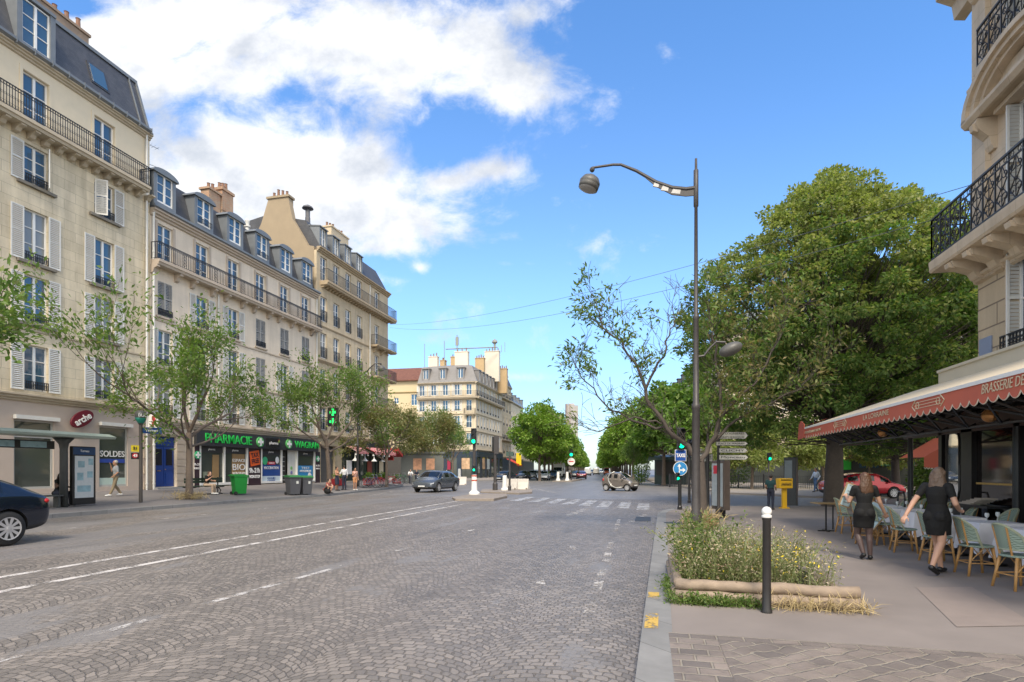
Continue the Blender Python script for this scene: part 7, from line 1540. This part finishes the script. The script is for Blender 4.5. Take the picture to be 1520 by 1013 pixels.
# ------------------------------------------------------------------ stone corner house on the right, over the cafe
XR = 8.0; YR = 16.5
rb = house('corner_building', 'ornate stone corner building on the right with scrolled iron balconies above the brasserie', (XR, YR, 0), R(-90))
rop = [(2.05, 4.35, 1.35, 2.2), (2.05, 7.15, 1.35, 2.75), (2.05, 11.3, 1.35, 2.7), (5.6, 4.35, 1.35, 2.2), (5.6, 7.15, 1.35, 2.75), (5.6, 11.3, 1.35, 2.7)]
rust = brickmat('rusticated_stone', (.52, .41, .28), (.47, .37, .25), (.22, .17, .12), 1.6, .52, .022, .8, .6, .22)
wall(0, 13, 4.0, 6.75, rop[0::3], 9, .35).build('wall', rust, rb); wall(0, 13, 6.75, 14.2, [rop[i] for i in (1, 2, 4, 5)], 9, .35).build('wall', stoneE, rb); wall(.9, 13, -.1, 4.0, [], 9, .1).build('wall', mat('shop_black', (.014, .012, .012), .4, .2), rb)
c = MB(); ledge(c, -.05, 13, 6.25, .2, .16, 2); ledge(c, 0, 13, 3.98, .12, .1, 1); ledge(c, -.06, 13, 10.85, .3, .22)
c.box(-.03, .55, -.12, 0, 7.3, 14.2); c.box(-.5, 0, .2, 1.2, 9.35, 9.6); c.box(-.3, 0, .3, 1.0, 9.0, 9.35)
c.prism([(0, 13.3), (-.25, 13.35), (-.3, 13.7), (-.66, 13.9), (-.72, 14.5), (0, 14.5)], -.6, 13)
for k in range(16): c.prism([(0, 13.1), (-.2, 13.2), (-.55, 13.75), (-.55, 13.9), (0, 13.9)], .1 + k * .8, .35 + k * .8)
c.build('cornice', stoneE, rb)
for u, z, w_, h in rop: window(rb, u, z, w_, h, 2, None, None, pane='curtain' if z > 5 else 'clear')
lfm = leaf_mb(.5, 1.0)
for u, z, w_, h in rop:
    q = MB(); q.box(u - w_ / 2 - .16, u - w_ / 2, -.06, .0, z, z + h); q.box(u + w_ / 2, u + w_ / 2 + .16, -.06, 0, z, z + h); q.box(u - w_ / 2 - .2, u + w_ / 2 + .2, -.1, 0, z + h, z + h + .2); q.build('window_surround', stoneE, rb)
    for s in (-1, 1): l = leaf_mb(.42, h - .06).build('shutter', offwhite, rb, loc=(u + s * (w_ / 2 - .02), .28, z + .02)); l.scale = (-s, 1, 1); l.rotation_euler = (0, 0, s * R(86))
# console brackets, big balcony
def console(c, u, z, out, h, w_=.32):
    c.prism([(0, z), (-out, z), (-out - .04, z - h * .12), (-out + .02, z - h * .34), (-out * .72, z - h * .46), (-out * .4, z - h * .62), (-out * .3, z - h * .86), (-out * .16, z - h), (0, z - h)], u - w_ / 2, u + w_ / 2)
    c.prism([(-out * .98, z - h * .08), (-out - .09, z - h * .14), (-out - .06, z - h * .34), (-out * .9, z - h * .4)], u - w_ / 2 + .06, u + w_ / 2 - .06)
for k in range(15): c = MB(); console(c, .25 + .82 * k, 6.82, .72, .55); c.build('bracket', stoneE, rb)
b = MB(); b.prism([(0, 6.8), (-.78, 6.8), (-.82, 6.86), (-.80, 6.88), (-.82, 7.02), (-.82, 7.08), (0, 7.08)], -.62, 13); bo = b.build('balcony', stoneE, rb)
def scroll_rail(L, h, step=.46):
    m = MB(); n = int(L / step); st = L / n; m.box(0, L, -.025, .025, h - .045, h); m.box(0, L, -.015, .015, h - .2, h - .175); m.box(0, L, -.02, .02, .03, .07)
    for i in range(n + 1):
        x = st * i; m.box(x - .014, x + .014, -.014, .014, 0, h)
        if i == n: break
        c = x + st / 2
        for sg in (1, -1):
            for z0, zr, sc in ((.10, 1, 1.), (h - .22, -1, .9)):
                P = []
                for q in range(18):
                    t = q / 17; r = .125 * sc * (1 - .8 * t); a = -.4 + t * 6.6; P.append((c + sg * (.105 - r * math.cos(a)), 0, z0 + zr * (.15 + r * math.sin(a))))
                m.tube(P, .013, 4)
            m.tube([(c + sg * .02, 0, .08), (c + sg * .19, 0, .3), (c + sg * .03, 0, .46), (c + sg * .17, 0, .62), (c + sg * .02, 0, h - .2)], .013, 4)
            m.tube([(c + sg * st * .25 + .055 * math.cos(k * math.pi / 4), 0, h - .11 + .055 * math.sin(k * math.pi / 4)) for k in range(9)], .009, 3, False)
        m.ball((c, 0, .46), .04, 8, 6); m.tube([(c, 0, .08), (c, 0, h - .2)], .011, 4)
    return m
m = scroll_rail(13.6, 1.12); m.xf(Matrix.Translation((-.57, -.77, 7.08))); k = scroll_rail(.75, 1.12); k.xf(Matrix.Translation((-.57, -.77, 7.08)) @ Matrix.Rotation(R(90), 4, 'Z')); m.add(k.v, k.f); m.build('railing', iron, bo)
m = scroll_rail(12.4, .95); m.xf(Matrix.Translation((.55, -.28, 11.3))); b = MB(); b.box(.5, 13, -.34, 0, 11.15, 11.29); bo = b.build('balcony', stoneE, rb); m.build('railing', iron, bo)
# curved pediments over the windows
for u in (2.05, 5.6):
    c = MB(); n = 16; hw = 1.82 if u < 3 else 1.6
    def arcp(r, k): a = math.pi * (k / n); return (u - hw * r * math.cos(a), 10.15 + (1.05 if u < 3 else .95) * (r ** 1.2) * math.sin(a) ** .9)
    for r0, r1, y in ((1.0, .9, -.48), (.9, .8, -.4), (.8, .72, -.3)):
        for k in range(n):
            a, b_, cc, d = arcp(r0, k), arcp(r0, k + 1), arcp(r1, k + 1), arcp(r1, k); c.add([(a[0], y, a[1]), (b_[0], y, b_[1]), (cc[0], y, cc[1]), (d[0], y, d[1]), (a[0], 0, a[1]), (b_[0], 0, b_[1]), (cc[0], 0, cc[1]), (d[0], 0, d[1])], [(0, 1, 2, 3), (4, 5, 6, 7), (0, 1, 5, 4), (2, 3, 7, 6), (0, 3, 7, 4), (1, 2, 6, 5)])
    c.prism([(0, 9.98), (-.4, 10.0), (-.48, 10.1), (-.48, 10.18), (0, 10.18)], u - hw, u + hw); c.box(u - hw * .72, u + hw * .72, -.1, 0, 10.18, 10.8); c.box(u - 1.0, u + 1.0, -.2, 0, 9.9 - .02, 9.98); c.build('pediment', stoneE, rb)
    for s in (-1, 1): c = MB(); console(c, u + s * (hw - .45), 9.98, .4, .75, .26); c.build('bracket', stoneE, rb)
q = MB(); q.box(.12, .62, -.035, -.003, 4.42, 4.85); o = q.build('street_plaque', mat('plaque_blue', (.22, .26, .36), .4, .1, 6), rb)
q = MB(); q.box(.0, 9, -.86, -.02, 3.72, 4.06); q.prism([(-.86, 4.06), (-.9, 4.08), (-.9, 4.14), (-.02, 4.3), (-.02, 4.06)], 0, 9); q.build('canopy_box', mat('cream_fascia', (.52, .46, .35), .7, .08, 2), rb)
m = rail_mb(1.8, .35, 'fancy', .12); m.xf(Matrix.Translation((2.05, -.12, 4.35))); m.build('guard_rail', iron, rb)

# ------------------------------------------------------------------ brasserie: awning, front, tables, chairs
XA = 4.55; YA0, YA1 = 5.5, 18.5
aw = thing('brasserie_awning', 'long brick red awning with scalloped white-edged valance lettered LA LORRAINE', 'awning', (XA, YA1, 0), R(-90))
LA = YA1 - YA0; awred = mat('awning_red', (.50, .12, .07), .85, .12, 2.5); cream = mat('awning_cream', (.58, .49, .35), .8, .06, 1.2)
# local: u along the street towards the camera, -y towards the road
q = MB(); q.prism([(.02, 2.915), (2.75, 3.86), (2.75, 3.82), (.02, 2.88)], .25, LA); q.build('roof', cream, aw)
q = MB(); q.prism([(-.025, 2.85), (-.025, 2.905), (.05, 2.92), (.05, 2.85)], -.0, LA); q.build('front_bar', white, aw)
va = MB(); st = .235; n = int(LA / st); ed = MB()
for i in range(n):
    x0 = st * i; P = [(x0 + st * k / 6, 2.645 - .085 * math.sin(math.pi * k / 6) ** .7) for k in range(7)]
    for (a, za), (b_, zb_) in zip(P, P[1:]): va.quad((a, -.01, 2.85), (b_, -.01, 2.85), (b_, -.02, zb_), (a, -.02, za)); va.quad((a, .008, 2.85), (b_, .008, 2.85), (b_, .0, zb_), (a, .0, za)); ed.tube([(a, -.012, za), (b_, -.012, zb_)], .010, 4)
va.build('valance', awred, aw); ed.build('valance_edge', mat('edge_cream', (.62, .56, .46), .7, .05), aw)
q = MB(); q.add([(0, -.01, 2.6), (0, -.01, 2.9), (0, 2.75, 3.8), (0, 2.75, 3.3), (.04, -.01, 2.6), (.04, -.01, 2.9), (.04, 2.75, 3.8), (.04, 2.75, 3.3)], [(0, 1, 2, 3), (4, 5, 6, 7), (0, 1, 5, 4), (1, 2, 6, 5), (3, 0, 4, 7)]); q.add([(.04, -.01, 2.93), (.04, .5, 3.12), (.45, .5, 3.12), (.25, .0, 2.95)], [(0, 1, 2, 3)]); q.prism([(-.75, 2.56), (0, 2.6), (0, 2.9), (-.02, 3.0), (-.4, 3.12), (-.62, 3.02)], -.03, -.012, 'y'); q.build('end_panel', mat('awning_red_light', (.55, .11, .06), .85, .1, 2.5), aw)
gold = mat('gold_lettering', (.62, .50, .33), .6, .05)
U = lambda px: (lambda rx, ry: YA1 - XA / rx * ry)(*ray(px))
vl = [o for o in aw.children if o.name.startswith('valance')][0]
text('LA LORRAINE', .15, gold, vl, ((U(1283) + U(1321)) / 2, -.025, 2.755), width=U(1321) - U(1283), bold=.0, extrude=.002); text('BRASSERIE DE', .19, gold, vl, ((U(1459) + U(1524)) / 2, -.025, 2.755), width=U(1524) - U(1459), bold=.0, extrude=.002, shear=.2); text('restaurant', .14, gold, vl, ((U(1196) + U(1220)) / 2, -.025, 2.745), width=U(1220) - U(1196))
def scroll_orn(u0, u1):
    m = MB(); z = 2.75; cx = (u0 + u1) / 2
    for dz in (-.05, 0, .05): m.tube([(u0 + .1, -.022, z + dz), (u1 - .1, -.022, z + dz)], .006, 3)
    for s in (-1, 1): e = u0 if s < 0 else u1; m.tube([(e - s * .12, -.022, z - .09), (e - s * .05, -.022, z - .04), (e, -.022, z), (e - s * .05, -.022, z + .04), (e - s * .12, -.022, z + .09)], .01, 4); m.tube([(e - s * .2 + .06 * math.cos(k * .785), -.022, z + .06 * math.sin(k * .785)) for k in range(9)], .008, 3)
    m.build('ornament', gold, vl)
scroll_orn(U(1239), U(1258)); scroll_orn(U(1356), U(1404))
fr = MB()                                                             # steel frame under the cloth
for k in range(14):
    u = .3 + k * (LA - .6) / 13; fr.tube([(u, .1, 2.75), (u, 1.4, 2.95), (u, 3.3, 3.1)], .035, 6); fr.tube([(u, .12, 2.72), (u, .9, 2.38)], .022, 5); fr.tube([(u, .9, 2.38), (u, 1.9, 2.95)], .022, 5)
    if k < 13: v = .3 + (k + 1) * (LA - .6) / 13; fr.tube([(u, .9, 2.38), (v, .15, 2.74)], .02, 5); fr.tube([(u, .15, 2.74), (v, .9, 2.38)], .02, 5)
for y, z in ((.12, 2.74), (.9, 2.38), (1.9, 2.92)): fr.tube([(.1, y, z), (LA, y, z)], .025, 5)
fr.build('frame', black, aw)
q = MB(); q.prism([(.1, 2.55), (2.7, 3.05), (2.7, 3.0), (.1, 2.5)], 3.5, LA) if False else q.box(4.5, LA, 1.0, 1.12, 2.42, 2.62); q.box(.2, LA, 2.5, 2.62, 2.5, 2.75); q.build('beam', mat('beam_brown', (.09, .06, .05), .5, .2), aw)
for u, y in ((.9, 2.4), (5.3, 2.5)): q = MB(); q.lathe([(.07, 0), (.06, 2.5)], (u, y, 0), 10); q.build('post', black, aw)
for u in (3.8, 8): q = MB(); q.ball((u, .7, 2.5), .11, 12, 8); q.build('heater_lamp', mat('copper_lamp', (.45, .22, .08), .3, .1, metal=.6), aw)
# the brasserie front
bf = thing('brasserie', 'black brasserie front with an oval mirror panel and dark reflecting windows', 'shopfront', (7.15, 16.3, 0), R(-90))
q = MB(); q.box(0, .16, -.1, .1, 0, 3.7); q.box(1.05, 1.5, -.1, .1, 0, 3.7); q.box(3.0, 3.2, -.1, .1, 0, 3.7); q.box(6, 6.2, -.1, .1, 0, 3.7); q.box(0, 9, -.14, .1, 3.0, 3.7); q.box(.16, 9, -.06, .1, 0, .5); q.build('frame', mat('brasserie_black', (.012, .01, .01), .35, .2), bf)
q = MB(); q.box(.18, 1.04, -.03, .03, .5, 3.0); o = q.build('panel', mat('panel_grey', (.10, .095, .09), .5, .2, 5), bf)
mir = mat('mirror', (.6, .62, .62), .03, 0, metal=1.); ov = [(.61 + .27 * max(-1, min(1, 1.35 * math.cos(a))), 1.75 + .85 * max(-1, min(1, 1.12 * math.sin(a)))) for a in [2 * math.pi * k / 28 for k in range(28)]]
q = MB(); q.prism(ov, -.05, -.031, 'y'); q.build('mirror', mir, o); q = MB(); q.tube([(a, -.05, b_) for a, b_ in ov + ov[:1]], .025, 6); q.build('mirror_frame', black, o)
q = MB(); q.box(1.5, 3.0, .0, .03, .5, 3.0); q.box(3.2, 6, .0, .03, .5, 3.0); q.box(6.2, 9, .0, .03, .5, 3.0); q.build('window', glassmat('brasserie_glass', (.012, .008, .007), .05, .4), bf)
q = MB(); q.box(1.6, 2.9, -.06, .0, 1.32, 1.36); q.build('rail', MATS['brass'], bf); q = MB(); q.box(1.5, 2.9, -.5, -.05, .85, .9); q.box(1.5, 2.9, -.5, -.45, .6, .64); q.build('sideboard', black, bf)
tg = MB(); [tg.box(1.7 + k * .16, 2.2 + k * .1, -.45, -.15, .9 + k * .03, .93 + k * .03) for k in range(5)]; tag(tg.build('napkin_pile', mat('linen', (.5, .43, .36), .8, .2, 9), None, loc=None), 'pile of folded napkins on the sideboard by the brasserie window', 'napkins').matrix_world = Matrix.Translation((7.15, 16.3, 0)) @ Matrix.Rotation(R(-90), 4, 'Z')
hr_ = MB(); hr_.tube([(-.25, -.9, 0), (-.25, -.9, .95), (-.18, -.9, 1.08), (.1, -.9, 1.08), (.16, -.9, .95), (.16, -.9, 0)], .022, 8); hr_.build('handrail', black, bf)
# second, lower red awning past the end of the terrace
p = at(1396, 700, 18.8); ra = thing('side_awning', 'small sloping red awning with scalloped edge beyond the terrace, left of the black front', 'awning', (p.x, p.y, 0), TH - R(8)); q = MB(); q.add([(-.5, 0, 2.05), (.62, 0, 2.75), (.62, 0, 1.62), (-.5, 0, 1.72), (-.5, 1.5, 2.05), (.62, 1.5, 2.75)], [(0, 1, 2, 3), (0, 4, 5, 1)]); q.build('canopy', awred, ra); q = MB(); [q.tube([(-.5 + k * .08, 0, 1.71 - k * .006), (-.46 + k * .08, -.005, 1.66 - k * .006), (-.42 + k * .08, 0, 1.705 - k * .006)], .012, 4) for k in range(14)]; q.build('valance_edge', MATS['edge_cream'], ra); q = MB(); q.tube([(.62, .05, 0), (.62, .05, 2.75)], .03, 6); q.build('post', black, ra)
# rattan chair, facing +x
def weave(name, c1, c2):
    m = bpy.data.materials.new(name); m.use_nodes = True; N = NT(m.node_tree); p_ = m.node_tree.nodes['Principled BSDF']; p_.inputs['Roughness'].default_value = .55
    x, y, z = N.xyz(N.n('ShaderNodeTexCoord').outputs['Object']); s = 42.
    a = N.m('FRACT', N.m('MULTIPLY', N.m('ADD', N.m('ADD', x, y), z), s)); b = N.m('FRACT', N.m('MULTIPLY', N.m('SUBTRACT', N.m('ADD', y, x), z), s))
    k = N.m('MULTIPLY', N.m('GREATER_THAN', a, .5), N.m('GREATER_THAN', b, .5)); N.l.new(N.mix(k, c1, c2), p_.inputs['Base Color']); return m
wv = weave('green_weave', (.28, .36, .30), (.05, .09, .07)); wvr = weave('red_weave', (.30, .07, .06), (.42, .36, .28)); cane = mat('cane', (.46, .25, .085), .4, .25, 12); canew = mat('cane_binding', (.30, .12, .05), .5, .2)
edge_g = mat('weave_edge', (.33, .36, .25), .5, .15, 20)
def make_chair(label, wm):
    t = thing('rattan_chair', label, 'chair', (0, 0, 0)); r = .015
    q = MB(); q.lathe([(.2, .44), (.225, .45), (.225, .465), (.2, .475)], n=20, sx=.98, sy=.98); q.build('seat', wm, t, True)
    # curved back with a rounded top
    B = MB(); n = 12; rows = 7; g = []
    for j in range(rows + 1):
        for i in range(n + 1):
            a = math.pi * (.5 + .98 * (i / n - .5) * -1) ; th = (i / n - .5) * 2; w_ = .235; top = .90 - .17 * abs(th) ** 2.6; z = .55 + (top - .55) * j / rows; lean = (z - .46) * .26
            g.append((-.19 - lean + .13 * th * th * (1 if True else 0), w_ * th * (1 - .06 * j / rows), z))
    B.add(g, [(j * (n + 1) + i, j * (n + 1) + i + 1, (j + 1) * (n + 1) + i + 1, (j + 1) * (n + 1) + i) for j in range(rows) for i in range(n)]); B.build('backrest', wm, t, True)
    F_ = MB(); tp = [g[i] for i in range(0, 0)] + [g[rows * (n + 1) + i] for i in range(n + 1)]; side0 = [(-.03, -.215, .45), g[0]]; side1 = [g[n], (-.03, .215, .45)]
    F_.tube(side0 + tp + side1, .017, 6); F_.tube([g[i] for i in range(n + 1)], .011, 5); F_.build('back_frame', edge_g, t)
    F_ = MB(); F_.tube([(-.17, -.1, .45), g[rows * (n + 1) + 3]], .014, 6); F_.tube([(-.17, .1, .45), g[rows * (n + 1) + 9]], .014, 6); F_.build('back_stay', cane, t)
    for x0, y0, x1, y1 in ((.14, .15, .19, .19), (.14, -.15, .19, -.19), (-.14, .14, -.21, .19), (-.14, -.14, -.21, -.19)):
        L = MB(); L.tube([(x0, y0, .45), ((x0 + x1) / 2, (y0 + y1) / 2, .22), (x1, y1, 0)], [.021, .020, .018], 8); o = L.build('leg', cane, t, True)
    s = MB(); q = [(.17, .175, .2), (.17, -.175, .2), (-.18, -.17, .2), (-.18, .17, .2)]
    for a, b_ in zip(q, q[1:] + q[:1]): s.tube([a, b_], .010, 6)
    for a, b_ in (((.165, .17, .24), (.02, .19, .44)), ((.165, -.17, .24), (.02, -.19, .44)), ((-.17, .17, .24), (0, .19, .44)), ((-.17, -.17, .24), (0, -.19, .44)), ((.16, .16, .25), (.19, 0, .44)), ((.16, -.16, .25), (.19, 0, .44))): s.tube([a, b_], .008, 5)
    s.build('stretcher', cane, t); return t
GC = 'rattan terrace chairs'
c0 = make_chair('nearest rattan chair at the right edge, its green woven back to the pavement', wv); c0['group'] = GC
lnn = mat('white_linen', (.78, .78, .82), .8, .05, 4, .15)
def table(label, loc, cl, rz=0.):
    t = thing('cafe_table', label, 'table', loc, rz, 'tables of the terrace'); q = MB(); q.box(-.33, .33, -.33, .33, .70, .73); q.build('table_top', cane, t); q = MB(); q.tube([(0, 0, .02), (0, 0, .7)], .03, 8); q.lathe([(.22, 0), (.2, .03), (.03, .05)], n=14); q.build('pedestal', iron, t)
    rng = np.random.default_rng(int(loc[1] * 100)); n = 48; rows = 5; V = []; hh = .36
    def sq(a, r): c, s = math.cos(a), math.sin(a); k = max(abs(c), abs(s)); return c / k * r, s / k * r
    m = MB(); ph = rng.uniform(0, 6)
    for j in range(rows + 1):
        for i in range(n):
            a = 2 * math.pi * i / n; x, y = sq(a, .345); crn = abs(math.sin(2 * a)) ** 3; f = j / rows; dr = f * (hh + .16 * crn); o_ = f * (.035 * math.sin(a * 11 + ph) + .03 + .06 * crn); V.append((x * (1 + o_ * 2.2), y * (1 + o_ * 2.2), .742 - dr))
    m.add(V, [(j * n + i, j * n + (i + 1) % n, (j + 1) * n + (i + 1) % n, (j + 1) * n + i) for j in range(rows) for i in range(n)]); m.add([V[i] for i in range(n)], [tuple(range(n))])
    o = m.build('tablecloth', lnn, None, True, loc, rz); smooth_angle(o, 50); tag(o, cl, 'tablecloth', 'white cloths of the terrace')
    return t
glm = glassmat('wine_glass', (.55, .58, .58), .05, .5)
def setting(loc, k):
    for i, (dx, dy) in enumerate(((-.14, -.14), (.15, .12))):
        q = MB(); q.lathe([(.035, 0), (.033, .004), (.005, .008), (.005, .07), (.03, .1), (.034, .13), (.028, .16)], (0, 0, 0), 12); o = q.build('wine_glass', glm, None, True, (loc[0] + dx, loc[1] + dy, .745)); tag(o, ('near' if i == 0 else 'far') + ' wine glass on the white cloth of the %s table of the terrace' % k, 'glass', 'wine glasses on the terrace tables')
ords = ['nearest', 'second', 'third', 'fourth', 'fifth', 'sixth', 'seventh']
ys = [9.15, 10.3, 11.5, 12.7, 13.9, 15.1, 16.3]
for i, y in enumerate(ys):
    X = 5.78
    table('%s clothed cafe table along the front row, counted from the right edge' % ords[i], (X, y, 0), 'white cloth draped over the %s table of the front row' % ords[i]); setting((X, y), ords[i])
    lab = ['nearest rattan chair at the right edge, its green woven back to the pavement', 'second green rattan chair, just left of the nearest one', 'third green rattan chair, right of the waitress in the dress', 'green rattan chair whose back the waitress in the dress touches', 'green rattan chair between the two waitresses', 'green rattan chair at the right hand of the wavy haired waitress', 'green rattan chair behind the wavy haired waitress, under the menus'][i]
    if i == 0: c0.location = (X - .80, y + .12, 0); c0.rotation_euler = (0, 0, R(12))
    else: copy_tree(c0, None, (X - .80 + rnd.uniform(-.06, .06), y + .12 + rnd.uniform(-.08, .08), 0), R(rnd.uniform(-12, 16)), lab)
    lab2 = ['green rattan chair across the nearest table, towards the brasserie', 'green rattan chair across the second table, its rounded back to the windows', 'green rattan chair across the third table', 'green rattan chair across the fourth table, right of the black column', 'green rattan chair across the fifth table behind the walking waitress', 'green rattan chair across the sixth table', 'green rattan chair across the far end table'][i]
    copy_tree(c0, None, (X + .72, y + .05 + rnd.uniform(-.08, .08), 0), R(180 + rnd.uniform(-14, 14)), lab2)
rc = make_chair('red and cream woven rattan chair at the far end of the terrace by the post', wvr); rc['group'] = GC; rc.location = (6.2, 18.2, 0); rc.rotation_euler = (0, 0, R(60)); copy_tree(rc, None, (7.0, 18.0, 0), R(120), 'red woven rattan chair right of the other red one at the terrace end'); copy_tree(c0, None, (6.7, 17.4, 0), R(200), 'dark looking green chair at the back corner of the terrace'); copy_tree(c0, None, (7.0, 10.8, 0) , R(170), 'green rattan chair standing close to the brasserie window')
# small table and menus at the near end
p = gp(1226, 789); t = thing('side_table', 'small wooden table with a thin black stand at the left end of the terrace', 'table', p, R(5)); q = MB(); q.box(-.3, .35, -.3, .3, .73, .76); q.build('table_top', mat('table_wood', (.30, .20, .09), .5, .3, 6), t, bevel=.01); q = MB(); q.tube([(0, 0, .03), (0, 0, .73)], .022, 8); q.tube([(.25, .2, .03), (.25, .2, .73)], .018, 8); q.box(-.2, .2, -.03, .03, 0, .03); q.box(-.03, .03, -.2, .2, .001, .031); q.build('stand', black, t)
copy_tree(c0, None, Vector((4.75, 14.0, 0)), R(35), 'green rattan chair at the left end with a menu board leaning over it'); copy_tree(c0, None, Vector((4.95, 14.9, 0)), R(5), 'green rattan chair beyond the leaning menu, next to the small table')
menu = mat('menu_sheet', (.42, .55, .60), .4, .25, 6); mfr = mat('menu_frame', (.35, .24, .13), .5, .2)
def board(label, loc, rot, w_=.34, h=.62):
    t = thing('menu_board', label, 'menu', loc); q = MB(); q.box(-w_ / 2, w_ / 2, -.012, .012, 0, h); q.build('frame', mfr, t); q = MB(); q.box(-w_ / 2 + .025, w_ / 2 - .025, -.017, -.0125, .025, h - .025); q.build('sheet', menu, t); q = MB(); [q.box(-w_ / 2 + .06, w_ / 2 - .06 - .05 * (k % 3), -.0195, -.0175, .08 + k * .055, .095 + k * .055) for k in range(9)]; q.build('print', mat('menu_ink', (.22, .24, .25), .6, 0), t); t.rotation_euler = tuple(R(a) for a in rot); return t
lh = WA.matrix_world
bpy.context.view_layer.update(); hp = WA.matrix_world @ Vector((-.30, .34, 1.0)); board('pale blue menu board held up in the wavy haired waitress\'s left hand', hp, (6, 18, 14), .22, .46)
board('pale blue menu board leaning low over a rattan chair at the terrace end', (4.55, 13.75, .42), (-50, 22, -35), .4, .75)
